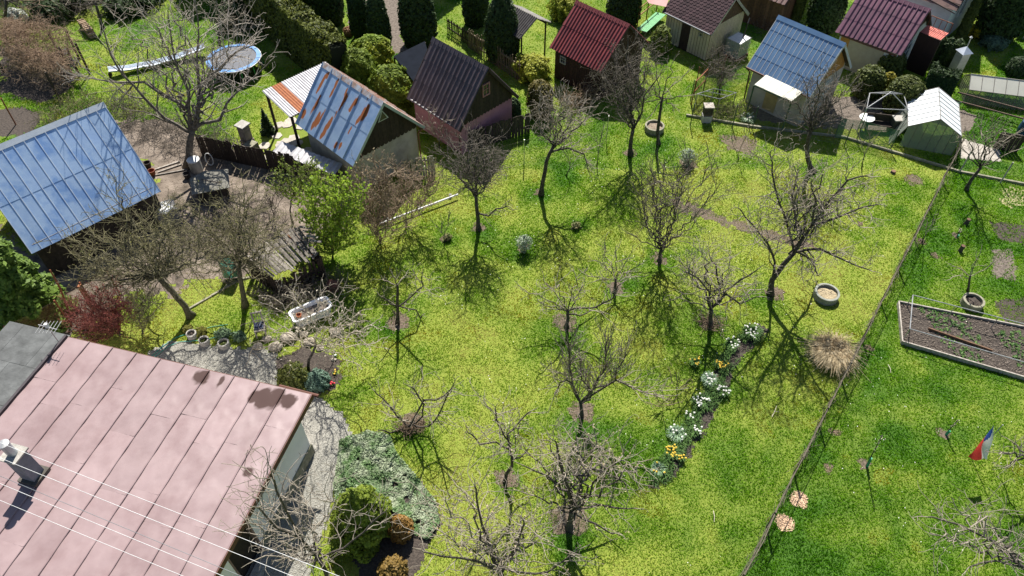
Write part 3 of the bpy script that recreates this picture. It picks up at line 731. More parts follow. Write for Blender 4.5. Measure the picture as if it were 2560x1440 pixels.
# ibc water tank beside it
ib = thing('water_tank', 'white caged water container standing beside the cream cabin', 'tank', G(1838, 138), R(-47))
MB().box((0, 0, .58), (.9, 1.05, 1.0)).build('bottle', mat('tank_plastic', (.34, .38, .38), (.26, .30, .30), 2, .4), ib, bevel=.05)
MB().box((0, 0, 1.085), (.86, 1.0, .012)).build('lid_sheet', WHITE, ib)
mb = MB()
for k in range(7):
    t = -.46 + k * .92 / 6
    mb.tube([(t, -.55, .1), (t, -.55, 1.1)], .012, 5); mb.tube([(t, .55, .1), (t, .55, 1.1)], .012, 5)
    t = -.54 + k * 1.08 / 6
    mb.tube([(-.47, t, .1), (-.47, t, 1.1)], .012, 5); mb.tube([(.47, t, .1), (.47, t, 1.1)], .012, 5)
for z in (.2, .5, .8, 1.1): mb.tube([(-.47, -.55, z), (.47, -.55, z), (.47, .55, z), (-.47, .55, z), (-.47, -.55, z)], .012, 5)
mb.build('cage', STEEL, ib)
MB().box((0, 0, .05), (1.0, 1.15, .1)).build('pallet', WOOD_B, ib)
MB().tube([(.1, .2, 1.1), (.1, .35, 1.9), (0, .6, 2.1)], .04, 6).build('pipe', mat('black_pipe', (.02, .02, .02), None, 3, .5), ib)

# ------------------------------------------------------------------ blue roofed cottage
ZB2 = mat('blue_grey_roof', (0.16, 0.27, 0.42), (0.12, 0.21, 0.35), 1.2, .36, metal=.35, objvar=.06, spec=.6)
YEL = mat('ochre_gable', (.40, .20, .05), (.32, .16, .04), 3, .8)
bcw = mat('cottage_render', (.46, .42, .36), (.38, .34, .29), 3, .9)
bc, bcr, wx, wy, zt, zr, ta = gable('cottage', 'rendered cottage with blue grey seamed metal roof and ochre gable', 14.94, 34.31, -46.6, 3.78, 1.97, 2.1, 4.18, bcw, ZB2, 15, 4, 'seam', .012, seam_m=mat('seam_pale', (.52, .53, .54), (.42, .43, .44), 4, .5, metal=.2), over=.25, og=.3, cat='cottage', fascia=mat('pale_fascia', (.50, .53, .55), None, 3, .6))
boards(bc, YEL, ('x', wx), -wy * .9, wy * .9, zt - .1, lambda t: zr - abs(t) * ta - .03, 10)
MB().tube([(-wx - .3, -wy - .27, zt - .22), (wx + .3, -wy - .27, zt - .25)], .055, 8).build('gutter', BRN, bc)
MB().tube([(-wx - .25, -wy - .27, zt - .25), (-wx - .15, -wy - .05, zt - .5), (-wx - .05, -wy - .05, .05)], .04, 8).build('downpipe', BRN, bc)
MB().box((wx + .02, .35, .95), (.04, .7, 1.85)).build('door', mat('pale_door', (.5, .5, .48), None, 3, .7), bc)
window(bc, (wx + .01, -.75, 1.3), .6, .7, 'x')
MB().box((-.2, -wy - .02, 1.0), (.7, .04, 1.7)).build('door', mat('tan_door', (.40, .30, .13), None, 4, .7), bc)
aw = thing('awning', 'pale sheet awning over the entrance of blue roofed cottage', 'awning')
q = [G(1917, 185, 2.15), G(2010, 228, 2.15), G(1979, 253, 1.95), G(1886, 211, 1.95)]
aw.location = (q[3][0], q[3][1], 0); o_ = np.array([q[3][0], q[3][1], 0])
AWM = mat('awning_sheet', (.62, .60, .52), (.48, .47, .38), 3, .7, objvar=.08)
for k in range(4):
    f0, f1 = k / 4 + .004, (k + 1) / 4 - .004
    a, b, c, d = q[0] + (q[1] - q[0]) * f0, q[0] + (q[1] - q[0]) * f1, q[3] + (q[2] - q[3]) * f1, q[3] + (q[2] - q[3]) * f0
    vs = [x - o_ for x in (a, b, c, d)]
    MB().add(vs + [x - np.array([0, 0, .03]) for x in vs], [(3, 2, 1, 0), (4, 5, 6, 7), (0, 1, 5, 4), (1, 2, 6, 5), (2, 3, 7, 6), (3, 0, 4, 7)]).build('awning_panel', AWM, aw)
MB().beam(tuple(q[3] - o_ - np.array([0, 0, .06])), tuple(q[2] - o_ - np.array([0, 0, .06])), .05).build('front_rail', GREENP, aw)
for x in (q[3], q[2]): MB().beam((x[0] - o_[0], x[1] - o_[1], 0), (x[0] - o_[0], x[1] - o_[1], 1.9), .06).build('post', GREENP, aw)

# ------------------------------------------------------------------ purple roofed cottage
PUR2 = mat('purple_roof', (0.125, 0.040, 0.070), (0.085, 0.028, 0.05), 1.2, .45, objvar=.08, spec=.6, bump=.15, bscale=5)
pc, pcr, wx, wy, zt, zr, ta = gable('cottage', 'cream and white cottage with plum purple ribbed metal roof', 20.75, 38.4, -41.5, 3.75, 2.1, 2.0, 3.75, mat('white_render', (.60, .62, .64), (.5, .52, .54), 2, .9), PUR2, 7, 3, 'trap', .045, waves=2, over=.25, og=.25, cat='cottage', gablem=None)
boards(pc, WOOD_D, ('x', wx), -wy * .8, wy * .8, zt + .35, lambda t: max(zt + .36, zr - abs(t) * ta - .03), 12)
window(pc, (wx + .01, -.35, 1.35), .95, .95, 'x')
MB().box((-.3, -wy - .004, zt / 2 - .1), (2 * wx - .8, .02, zt - .25)).build('render_panel', mat('sand_render', (.42, .37, .29), (.36, .31, .25), 3, .9), pc)
MB().box((-wx + .35, -wy - .012, zt / 2), (.5, .03, zt - .1)).build('ochre_pilaster', YEL, pc)
MB().tube([(-wx, -wy - .27, zt - .2), (wx, -wy - .27, zt - .22)], .05, 8).build('gutter', BRN, pc)
# brown slate house behind
BRT = mat('brown_sheets', (.165, .085, .065), (.10, .06, .05), 2.4, .7, objvar=.15, c2b=(.20, .12, .10))
bh, bhr, wx, wy, zt, zr, ta = gable('cottage', 'white house with brown slated roof and red balcony strip', 25.0, 42.6, -43, 4.4, 2.5, 2.6, 5.0, mat('white_render'  , (.6, .62, .64)), BRT, 8, 9, 'flat', .01, over=.3, og=.25, cat='house')
for k in range(8):
    S_ = math.hypot(2.5, 2.4); y_ = -2.5 * (k + .6) / 8; z_ = 5.0 - 2.4 * (k + .6) / 8
    MB().beam((-2.2, y_ + .28, z_ + .28 * .96 + .03), (2.2, y_ - .28, z_ - .28 * .96 + .03), .03, .05).build('snow_strip', WOOD_D, bhr)
window(bh, (wx + .01, -.2, 2.0), .7, 1.2, 'x')
REDS = mat('red_sheet', (.55, .14, .10), (.46, .11, .08), 3, .5)
rp = thing('balcony_roof', 'bright red ribbed sheet roof with railing below the brown roof', 'roof')
q = [G(2302, 60, 2.6), G(2372, 84, 2.6), G(2353, 101, 2.45), G(2300, 80, 2.45)]
o_ = np.array([q[3][0], q[3][1], 0]); rp.location = tuple(o_)
UU = q[2] - q[3]; LU = np.linalg.norm(UU); UU /= LU; VV = np.cross(UU, [0, 0, 1]); VV = VV if VV[1] < 0 else -VV
O_ = q[3] - o_ - VV * .75 + np.array([0, 0, .12])
slope(rp, O_, UU, VV * .99 + np.array([0, 0, -.14]), LU, .8, 6, 1, REDS, 'trap', .03, waves=2, name='ribbed_sheet', sub=3)
mb = MB(); mb.beam(O_ + np.array([0, 0, .55]), O_ + UU * LU + np.array([0, 0, .55]), .03)
for k in range(5): mb.beam(O_ + UU * LU * k / 4, O_ + UU * LU * k / 4 + np.array([0, 0, .55]), .025)
mb.build('railing', RUSTP, rp)
MB().beam(O_ + VV * .78 + np.array([0, 0, -1.2]), O_ + VV * .78 + UU * LU + np.array([0, 0, -1.2]), .1, 2.2).build('wall', DBW, rp)
# brown wooden shed at the top edge
bs, _r, wx, wy, zt, zr, ta = gable('garden_shed', 'brown plank shed with brown sheet roof at the top edge', 15.5, 43.6, -42, 4.0, 1.6, 2.0, 3.0, WOOD_B, mat('brown_roof', (.13, .06, .05), (.09, .045, .04), 2, .6, objvar=.1), 7, 2, 'trap', .035, waves=2, cat='shed')
boards(bs, WOOD_B, ('y', -wy), -wx, wx, 0, lambda t: zt - .01, 18)
boards(bs, WOOD_B, ('x', wx), -wy, wy, 0, lambda t: zr - abs(t) * ta - .03, 16)
# pink roof with porch and green deck behind the cream cabin
po = thing('porch', 'small pink roofed porch with wooden rails and green deck', 'porch')
q0 = G(1640, 60); po.location = tuple(q0)
def pp(u, v, z): return G(u, v, z) - q0
MB().add([pp(1600, -25, 2.3), pp(1680, -25, 2.3), pp(1665, 17, 2.1), pp(1622, 8, 2.1)] + [pp(1600, -25, 2.25), pp(1680, -25, 2.25), pp(1665, 17, 2.05), pp(1622, 8, 2.05)], [(3, 2, 1, 0), (4, 5, 6, 7), (2, 3, 7, 6), (1, 2, 6, 5), (3, 0, 4, 7)]).build('roof_sheet', mat('pink_sheet', (.42, .22, .20), None, 2, .7), po)
GRD = mat('green_deck', (.08, .33, .11), (.06, .26, .09), 3, .6)
for k in range(7):
    t0, t1 = k / 7, (k + .9) / 7
    a, b, c, d = [np.array(x, float) for x in ((1592, 72), (1640, 30), (1665, 36), (1617, 80))]
    w1 = a + (d - a) * t0; w2 = a + (d - a) * t1; x1 = b + (c - b) * t0; x2 = b + (c - b) * t1
    vs = [pp(*w1, .35), pp(*w2, .35), pp(*x2, .35), pp(*x1, .35)]
    MB().add(vs + [v - np.array([0, 0, .03]) for v in vs], [(0, 1, 2, 3), (7, 6, 5, 4), (0, 4, 5, 1), (1, 5, 6, 2), (2, 6, 7, 3), (3, 7, 4, 0)]).build('deck_board', GRD, po)
for (u, v) in ((1592, 72), (1615, 52), (1640, 31)):
    MB().beam(pp(u, v, .0), pp(u, v, 0) + np.array([0, 0, 1.5]), .06).build('post', mat('orange_wood', (.30, .13, .04), None, 4, .7), po)
for z in (.8, 1.3): MB().beam(pp(1592, 72, 0) + np.array([0, 0, z]), pp(1640, 31, 0) + np.array([0, 0, z]), .04, .06).build('rail', mat('orange_wood', (.30, .13, .04)), po)
# dark roofed open shelter (top middle)
sh = thing('shelter', 'small open shelter with dark ribbed roof on thin wooden posts', 'shelter')
q0 = G(1348, 158); sh.location = tuple(q0)
def pp(u, v, z): return G(u, v, z) - q0
O_ = pp(1268, 8, 2.6); UU = pp(1340, 45, 2.6) - O_; LU = np.linalg.norm(UU); UU /= LU
VV = np.cross([0, 0, 1], UU); VV = VV if VV[1] < 0 else -VV
slope(sh, O_, UU, VV * .86 + np.array([0, 0, -.5]), LU + .1, 1.5, 8, 1, mat('shelter_roof', (.06, .055, .055), (.035, .03, .03), 3, .8, objvar=.15), 'corr', .05, waves=2, sub=3)
slope(sh, O_, UU, -VV * .86 + np.array([0, 0, -.5]), LU + .1, 1.3, 8, 1, mat('shelter_roof2', (.28, .26, .24), (.18, .165, .15), 3, .8, objvar=.15), 'corr', .05, waves=2, sub=3)
for (f, g_) in ((0.05, 1.2), (.97, 1.2), (.97, -1.0), (.05, -1.0)):
    p = O_ + UU * LU * f + VV * .86 * g_; MB().beam((p[0], p[1], -q0[2]), (p[0], p[1], p[2] - .55), .09).build('post', WOOD_D, sh)
for g_ in (1.2, -1.0):
    p = O_ + VV * .86 * g_ - np.array([0, 0, .62]); MB().beam(p, p + UU * LU, .08).build('rail', WOOD_D, sh)
# plank sheds/house corner far right top
fr = thing('house', 'grey house wall with dark roof edge at the upper right corner', 'house', G(2600, 45), R(-40))
MB().box((0, 0, 1.3), (3, 4, 2.6)).build('wall', mat('grey_render', (.33, .31, .29), None, 3, .9), fr)
mb = MB(); mb.add([(-1.7, -2.2, 2.6), (1.7, -2.2, 2.6), (1.7, 2.2, 2.6), (-1.7, 2.2, 2.6), (-1.7, 0, 4.2), (1.7, 0, 4.2)], [(0, 1, 5, 4), (2, 3, 4, 5), (1, 2, 5), (3, 0, 4), (3, 2, 1, 0)]); mb.build('roof', DPUR, fr)

# ------------------------------------------------------------------ bare trees
class Grow:
    """collects thick limb chains and thin twig segments"""
    def __init__(s, seed):
        s.r = random.Random(seed); s.L = []; s.T = []; s.tips = []
    def chain(s, pts, r0, r1):
        n = len(pts)
        for i in range(n - 1):
            f0, f1 = i / (n - 1), (i + 1) / (n - 1)
            a = r0 + (r1 - r0) * f0; b = r0 + (r1 - r0) * f1
            (s.L if a > 0.022 else s.T).append((pts[i], pts[i + 1], a, b))
    def branch(s, p, d, L, r, lvl, P):
        rr = s.r; step = P['step'] * (0.8 + .4 * rr.random()); n = max(2, int(L / step)); step = L / n
        r1 = max(r * 0.35, P['rmin'])
        q = p; ra = r
        for i in range(n):
            k = P['wig']
            d = (d + Vector((rr.gauss(0, k), rr.gauss(0, k), rr.gauss(0, k) + P['up'] * (1.0 if lvl > 0 else .5)))).normalized()
            if q.z < .25 and d.z < 0: d.z = abs(d.z)
            nq = q + d * step
            rb = r + (r1 - r) * (i + 1) / n
            (s.L if ra > 0.022 else s.T).append((q, nq, ra, rb))
            f = (i + 1) / n
            if lvl < P['lv'] and f > .12 and rr.random() < P['dens'][min(lvl, len(P['dens']) - 1)] * step:
                s.side(nq, d, L * (1 - f * .55), rb, lvl + 1, P)
            q = nq; ra = rb
        s.tips.append((q, d))
    def side(s, p, d, L, r, lvl, P):
        rr = s.r
        ax = Vector((rr.gauss(0, 1), rr.gauss(0, 1), rr.gauss(0, 1)))
        ax = (ax - d * ax.dot(d))
        if ax.length < 1e-3: return
        ax.normalize(); a = math.radians(rr.uniform(*P['ang']))
        nd = (d * math.cos(a) + ax * math.sin(a)).normalized()
        nd.z += P['lift'] * rr.random(); nd.normalize()
        s.branch(p, nd, max(.12, min(L * P['rat'] * rr.uniform(.5, 1.1), P['lmax'])), max(P['rmin'], min(r * .62, P['rs'] / lvl)), lvl, P)
STY = {
    'apple':  dict(step=.13, wig=.22, up=.01, lv=3, dens=(3.3, 3.3, 2.3), ang=(35, 80), lift=.4, rat=.62, lmax=1.3, rmin=.0062, rs=.036),
    'dense':  dict(step=.13, wig=.17, up=.02, lv=3, dens=(5.4, 5.4, 3.4), ang=(30, 75), lift=.25, rat=.58, lmax=1.3, rmin=.0068, rs=.030),
    'plum':   dict(step=.16, wig=.10, up=.03, lv=3, dens=(2.9, 3.2, 2.2), ang=(22, 48), lift=.25, rat=.55, lmax=1.4, rmin=.0062, rs=.028),
    'walnut': dict(step=.20, wig=.15, up=.05, lv=3, dens=(2.2, 2.4, 1.8), ang=(28, 65), lift=.30, rat=.55, lmax=2.2, rmin=.0085, rs=.045),
    'shoots': dict(step=.15, wig=.10, up=.05, lv=2, dens=(6.5, 3.0, 2.2), ang=(25, 60), lift=1.1, rat=.75, lmax=1.2, rmin=.0062, rs=.026),
    'shrub':  dict(step=.14, wig=.13, up=.03, lv=3, dens=(5.4, 5.4, 3.0), ang=(22, 55), lift=.25, rat=.5, lmax=.8, rmin=.0070, rs=.014),
}
def bez(a, b, n, sag, rr, wob):
    """curved limb from a to b, leaving upwards"""
    a, b = Vector(a), Vector(b); d = b - a; L = d.length
    c = a + d * .45 + Vector((0, 0, sag * L)) + Vector((rr.gauss(0, wob), rr.gauss(0, wob), rr.gauss(0, wob))) * L
    return [a * (1 - t) ** 2 + c * 2 * t * (1 - t) + b * t * t + (Vector((rr.gauss(0, 1), rr.gauss(0, 1), rr.gauss(0, 1))) * (.030 if L < 2.5 else .02) * L if 0 < t < 1 else Vector()) for t in [i / n for i in range(n + 1)]]
def tree(label, base, trunk, tips, style='apple', r0=.11, seed=1, bark=None, twig=None, limbs=(), buds=None, name='fruit_tree', cat='tree', group='bare fruit trees', depth=.55, sag=.06, dens=1.0, budn=3, dtip=1.0, tilt=0.35):
    """base px on the ground; trunk: list of px from the base to the fork; tips: limb-end px (u,v[,dy]); limbs: traced limbs [px...]"""
    P = dict(STY[style]); P['dens'] = tuple(x * dens for x in P['dens'])
    g = Grow(seed); rr = g.r
    B = G(*base); root = thing(name, label, cat, tuple(B), group=group)
    tp = [Vector(B) - Vector((0, 0, .05))] + [Vector(T(B, u, v, 0)) for u, v in trunk]
    tp2 = [tp[0]]
    for i in range(1, len(tp)):                                    # smooth the trunk a little
        tp2 += [(tp[i - 1] * .5 + tp[i] * .5) + Vector((rr.gauss(0, .015), rr.gauss(0, .015), 0)), tp[i]]
    n = len(tp2); rad = [r0 * .82 * (1.6 if i == 0 else 1.0 - .30 * i / (n - 1)) for i in range(n)]
    MB().tube(tp2, rad, 9).build('trunk', bark or BARK, root, org=B, smooth=True)
    fork = tp2[-1]; rf = rad[-1]
    nl = len(tips) + len(limbs)
    rl_ = rf * max(.42, 1.15 / math.sqrt(max(1, nl)))
    def side_branches(pts, rA, rB):
        m_ = len(pts)
        for i in range(1, m_):
            d = (pts[i] - pts[i - 1]); L = d.length; d.normalize()
            f = i / (m_ - 1)
            tot = (pts[-1] - pts[0]).length
            k = P['dens'][0] * L * (.25 if f < .25 else .9 if f < .55 else 1.5)
            k = int(k) + (1 if rr.random() < k - int(k) else 0)
            for _ in range(k):
                g.side(pts[i - 1].lerp(pts[i], rr.random()), d, max(.9, tot * (1.05 - f * .35)), rA + (rB - rA) * f, 1, P)
        g.branch(pts[-1], d, .55 * dtip, rB, 1, P)
    for k, t in enumerate(tips):
        dy = t[2] if len(t) > 2 else ((-1) ** k) * rr.uniform(.15, 1.0) * depth
        # keep the tip's real height believable: points leaning to the camera appear lower
        b = Vector(T(B, t[0], t[1], dy))
        pts = bez(fork - Vector((0, 0, rr.random() * .15)), b, max(4, int((b - fork).length / .22)), sag, rr, .05)
        g.chain(pts, rl_, .019); side_branches(pts, rl_, .019)
    for li, lm in enumerate(limbs):
        dyE = ((-1) ** (li + 1)) * rr.uniform(.2, 1.0) * depth
        raw = [Vector(T(B, u, v, dyE * i / max(1, len(lm) - 1))) for i, (u, v) in enumerate(lm)]
        pts = [raw[0]]
        for i in range(1, len(raw)): pts += [raw[i - 1].lerp(raw[i], .5) + Vector((rr.gauss(0, .02), rr.gauss(0, .02), rr.gauss(0, .02))), raw[i]]
        if (raw[0] - fork).length > .02: pts = [min(tp2, key=lambda q: (q - raw[0]).length)] + pts
        rl2 = max(rl_, rf * .68)
        g.chain(pts, rl2, .023); side_branches(pts, rl2, .023)
    Vs = []; Fs = []; off = 0
    for S_, n_ in ((g.L, 6), (g.T, 3)):
        if not S_: continue
        V, F = segs_mesh([list(a[0]) for a in S_], [list(a[1]) for a in S_], [a[2] for a in S_], [a[3] for a in S_], n_)
        Vs.append((V, F, n_))
    lim = [x for x in Vs if x[2] == 6]; tw = [x for x in Vs if x[2] == 3]
    if lim: npmesh('limbs', lim[0][0], lim[0][1], bark or BARK, root, B, smooth=True)['kind'] = 'stuff'
    if tw: npmesh('crown', tw[0][0], tw[0][1], twig or TWIG, root, B)['kind'] = 'stuff'
    if buds:
        bm_, size, per = buds
        P_ = []
        for a in g.T:
            if rr.random() < per: P_.append(list(a[0].lerp(a[1], rr.random()) + Vector((rr.gauss(0, .02), rr.gauss(0, .02), rr.gauss(0, .02)))))
        if P_:
            V, F = quads_cloud(np.array(P_), size, seed=seed)
            npmesh('buds', V, F, bm_, root, B, fattrs={'rnd': rng.random(len(F))})['kind'] = 'stuff'
    return root
BUDP = leafmat('buds_pale', (.42, .33, .18), (.50, .42, .28), None, .3)
BUDG = leafmat('buds_green', (.28, .38, .04), (.42, .50, .06), None, .45)
BUDL = leafmat('leaves_fresh', (.22, .36, .03), (.36, .48, .05), None, .5)
BUDW = leafmat('blossom_buds', (.52, .46, .34), (.62, .56, .46), None, .3)
BUDR = leafmat('buds_red', (.24, .06, .05), (.30, .10, .06), None, .3)
BUDM = leafmat('buds_olive', (.20, .22, .05), (.28, .26, .09), None, .3)

tree('tall bare tree with wide crown by the white barrel', (470, 417), [(474, 360), (482, 325)], [(440, 20, .6), (400, 60, -.5), (560, 120, .5), (330, 90, .3), (600, 60, -.2)], 'walnut', .22, 3, mat('bark_grey', (.21, .185, .155), (.10, .085, .07), 7, .95, bump=.5, bscale=20), mat('twig_ash', (.44, .39, .33), (.25, .215, .18), 4, .85),
     limbs=[[(474, 330), (472, 230), (447, 178), (430, 110), (420, 40)], [(494, 312), (497, 208), (492, 150), (497, 90), (490, 15)], [(470, 330), (411, 295), (361, 245), (308, 189), (278, 140), (262, 85)],
            [(505, 308), (550, 300), (567, 258), (592, 230), (633, 195), (665, 165)], [(472, 275), (411, 240), (361, 205), (280, 205), (200, 190)], [(497, 250), (530, 190), (590, 130), (640, 110)]], depth=1.6, sag=.05, dens=1.0, name='bare_tree', group=None)
tree('mossy fruit tree with leaning trunk and dense twiggy crown before the barn', (478, 790), [(462, 765), (430, 728), (395, 690)], [(200, 640), (180, 700), (235, 585), (300, 540), (290, 470), (380, 520), (460, 560), (500, 600), (330, 640), (250, 690), (360, 590), (430, 620), (215, 670), (290, 600), (240, 725), (300, 715), (350, 690), (440, 670), (500, 660), (545, 620), (185, 600), (420, 570)], 'dense', .17, 5, BARKG, TWIGG, depth=1.3, sag=.05, dens=.85, buds=(BUDM, .035, .1))
tree('mossy fruit tree with dense crown left of the plank shack', (613, 765), [(605, 720), (597, 665)], [(490, 620), (500, 530), (555, 490), (630, 490), (690, 545), (690, 620), (545, 680), (640, 570), (580, 560), (530, 590), (660, 660), (610, 620), (500, 680), (560, 720), (650, 710), (700, 590), (480, 570), (600, 520)], 'dense', .14, 6, BARKG, TWIGG, depth=1.2, dens=.85, buds=(BUDM, .035, .1))
tree('brown twiggy shrub with many stems below the rusty shed', (950, 607), [(950, 600)], [(890, 480), (900, 430), (940, 405), (985, 420), (1025, 440), (895, 550), (1000, 510), (960, 450), (915, 500), (1010, 560), (930, 470), (975, 480)], 'shrub', .07, 8, BARK, TWIGB, depth=.7, dens=1.25, buds=(BUDP, .04, .18), name='twig_shrub', cat='shrub', group=None)
tree('brown twiggy shrub touching the white pole', (1016, 562), [(1016, 555)], [(1080, 430), (1092, 470), (1065, 520), (1000, 440), (1040, 415), (1030, 480), (1070, 460), (990, 500)], 'shrub', .06, 9, BARK, TWIGB, depth=.6, dens=1.2, buds=(BUDP, .04, .15), name='twig_shrub', cat='shrub', group=None)
tree('fruit tree with round twiggy crown and straight trunk beside white pole', (1197, 575), [(1195, 545), (1191, 510), (1189, 488)], [(1105, 380), (1112, 415), (1130, 360), (1160, 350), (1190, 345), (1225, 355), (1258, 390), (1245, 425), (1230, 455), (1145, 440), (1180, 400), (1215, 400)], 'dense', .12, 10, None, TWIGD, limbs=[[(1200, 535), (1222, 540), (1240, 522), (1268, 515)]], depth=.9, dens=.9)
tree('fruit tree with bent leaning trunk and dense grey crown by the wire fence', (1353, 488), [(1358, 450), (1366, 405), (1384, 365)], [(1335, 300), (1342, 260), (1380, 245), (1420, 243), (1455, 265), (1470, 295), (1430, 325), (1350, 335), (1400, 290), (1440, 300)], 'dense', .13, 11, None, TWIG, limbs=[[(1382, 378), (1420, 370), (1460, 385), (1470, 425)]], depth=.8, dens=.95)
tree('forked fruit tree in front of the red roofed shed', (1577, 388), [(1577, 355), (1583, 322)], [(1495, 215, .3), (1530, 140, .2), (1570, 118, -.3), (1600, 115, .4), (1625, 145, -.4), (1545, 175, -.5), (1580, 175, .6)], 'dense', .14, 12, None, TWIGD, limbs=[[(1583, 318), (1560, 270), (1530, 220), (1502, 190)], [(1590, 310), (1605, 280), (1610, 240), (1645, 195)]], depth=.9, dens=.75)
tree('thin fruit tree beside the round stone planter', (1647, 362), [(1644, 330), (1650, 285), (1655, 245)], [(1605, 260), (1612, 190), (1640, 160), (1680, 160), (1708, 190), (1718, 240), (1690, 270), (1625, 290)], 'plum', .11, 13, None, TWIG, depth=.7, dens=1.0)
tree('vase shaped fruit tree with upright dark limbs in mid lawn', (1648, 653), [(1650, 640), (1653, 622)], [(1578, 585), (1602, 440), (1628, 430), (1660, 418), (1700, 430), (1722, 410), (1772, 418), (1790, 475), (1762, 530), (1605, 505), (1632, 480), (1692, 480)], 'plum', .11, 14, None, TWIGD, depth=.9, sag=-.02, dens=1.1)
tree('large spreading fruit tree with pale twigs left of the concrete ring', (1926, 736), [(1930, 700), (1958, 662), (1985, 632)], [(2060, 420, .5), (1990, 430, -.4), (2100, 470, .6)], 'apple', .15, 15, None, TWIG,
     limbs=[[(1932, 692), (1937, 655), (1920, 610), (1880, 560), (1852, 525)], [(1985, 630), (1970, 570), (1945, 500), (1930, 430), (1925, 385)], [(1995, 610), (2030, 562), (2040, 500), (2028, 455)], [(2030, 562), (2090, 545), (2150, 520), (2190, 512)],
            [(1990, 630), (2050, 622), (2110, 650), (2165, 672)], [(2010, 590), (1990, 550), (1980, 490), (1995, 430)], [(2025, 570), (2075, 500), (2120, 450), (2160, 440)], [(1990, 628), (2030, 650), (2045, 690)]], depth=1.1, dens=1.15)
tree('dark gnarled tree with tangled crown before the blue roofed cottage', (2033, 430), [(2020, 400), (2018, 365), (2028, 325)], [(1965, 300), (1972, 250), (2012, 205), (2050, 188), (2090, 195), (2128, 215), (2135, 262), (2105, 300), (2060, 245), (1985, 340), (2030, 270), (2090, 250)], 'dense', .15, 16, None, TWIGD, depth=1.0, dens=.9)
tree('leaning young tree by the paved strip at the right edge', (2416, 475), [(2428, 450), (2452, 418)], [(2440, 355), (2450, 318), (2480, 305), (2510, 315), (2538, 335), (2528, 380), (2402, 370), (2420, 335)], 'plum', .11, 17, None, TWIG, depth=.7)
tree('small low fruit tree with twisted trunk in mid lawn', (1535, 732), [(1538, 718), (1540, 698)], [(1472, 690), (1500, 655), (1512, 612), (1540, 625), (1570, 645), (1598, 662), (1588, 692), (1490, 702)], 'apple', .085, 18, None, TWIG, depth=.6, dens=1.05)
tree('spreading old fruit tree with long crooked side limb', (1416, 818), [(1420, 798), (1420, 775)], [(1312, 725), (1345, 752), (1362, 708), (1392, 702), (1440, 695), (1452, 722), (1380, 772)], 'apple', .10, 19, None, TWIG, limbs=[[(1423, 775), (1455, 770), (1490, 768), (1530, 748), (1545, 715)], [(1425, 785), (1450, 790), (1480, 775)]], depth=.8)
tree('three limbed fruit tree above the daffodil bed', (1776, 818), [(1776, 795), (1778, 770)], [(1692, 742), (1702, 655), (1830, 645), (1745, 625), (1895, 725)], 'apple', .12, 20, None, TWIG, limbs=[[(1776, 770), (1773, 730), (1745, 695), (1712, 680)], [(1790, 760), (1800, 720), (1790, 662), (1775, 642)], [(1800, 755), (1815, 725), (1850, 700), (1888, 678)], [(1815, 735), (1850, 760), (1890, 742)]], depth=.9, dens=1.05)
tree('slim pruned fruit tree with angular limb on brown mulch', (993, 810), [(994, 770), (994, 735), (993, 712)], [(962, 702), (985, 692), (1010, 692)], 'apple', .085, 21, None, TWIG, limbs=[[(994, 768), (1030, 740), (1058, 715), (1055, 690)], [(997, 765), (1040, 775), (1052, 797)], [(992, 765), (975, 760), (958, 745)]], depth=.5, dens=.95)
tree('low pollarded fruit tree with a heap of cut twigs', (1021, 1074), [(1022, 1066), (1030, 1055)], [(985, 1040), (960, 1000)], 'apple', .085, 22, None, TWIG, limbs=[[(1040, 1058), (1057, 1040), (1060, 1010), (1045, 990), (1032, 970)], [(1060, 1000), (1090, 1000), (1128, 972)], [(1040, 1065), (1070, 1066), (1088, 1050), (1105, 1020), (1120, 985)], [(1015, 1062), (992, 1040), (965, 1005), (942, 985)], [(1010, 1072), (975, 1082), (955, 1075)]], depth=.5, dens=.9)
tree('old fruit tree with wide U fork and upright water shoots', (1452, 1040), [(1453, 1022), (1451, 1006)], [], 'shoots', .095, 23, None, TWIG, limbs=[[(1450, 1005), (1436, 982), (1432, 960), (1415, 950), (1400, 956), (1393, 976)], [(1455, 1008), (1475, 1000), (1480, 975), (1510, 965), (1540, 950), (1541, 925), (1562, 893)], [(1540, 950), (1582, 970), (1630, 986)], [(1484, 972), (1495, 945), (1515, 915), (1515, 862)], [(1432, 962), (1425, 920), (1422, 860)], [(1480, 980), (1455, 950), (1450, 900)]], depth=.6, dens=1.2)
tree('small crooked fruit tree with looping limbs', (1262, 1204), [(1266, 1186), (1280, 1165), (1279, 1140)], [(1300, 1060), (1225, 1020)], 'apple', .08, 24, None, TWIG, limbs=[[(1279, 1140), (1270, 1100), (1258, 1085), (1245, 1060), (1240, 1030)], [(1268, 1085), (1290, 1065), (1320, 1032)], [(1275, 1125), (1240, 1105), (1200, 1112), (1178, 1085)], [(1282, 1150), (1300, 1145), (1315, 1130)]], depth=.5, dens=.9)
tree('big budding fruit tree with thick trunk at lower centre', (1425, 1322), [(1426, 1300), (1430, 1278)], [(1365, 1100), (1440, 1090), (1490, 1095), (1560, 1125), (1605, 1155), (1305, 1230), (1315, 1125)], 'apple', .14, 25, None, TWIG, limbs=[[(1427, 1270), (1422, 1220), (1400, 1160), (1390, 1105)], [(1438, 1262), (1455, 1190), (1472, 1170), (1510, 1180), (1560, 1205)], [(1445, 1272), (1500, 1262), (1570, 1272)], [(1428, 1228), (1392, 1220), (1370, 1190), (1322, 1170)], [(1440, 1285), (1490, 1310), (1530, 1335)]], depth=.9, dens=.8, buds=(BUDP, .04, .22))
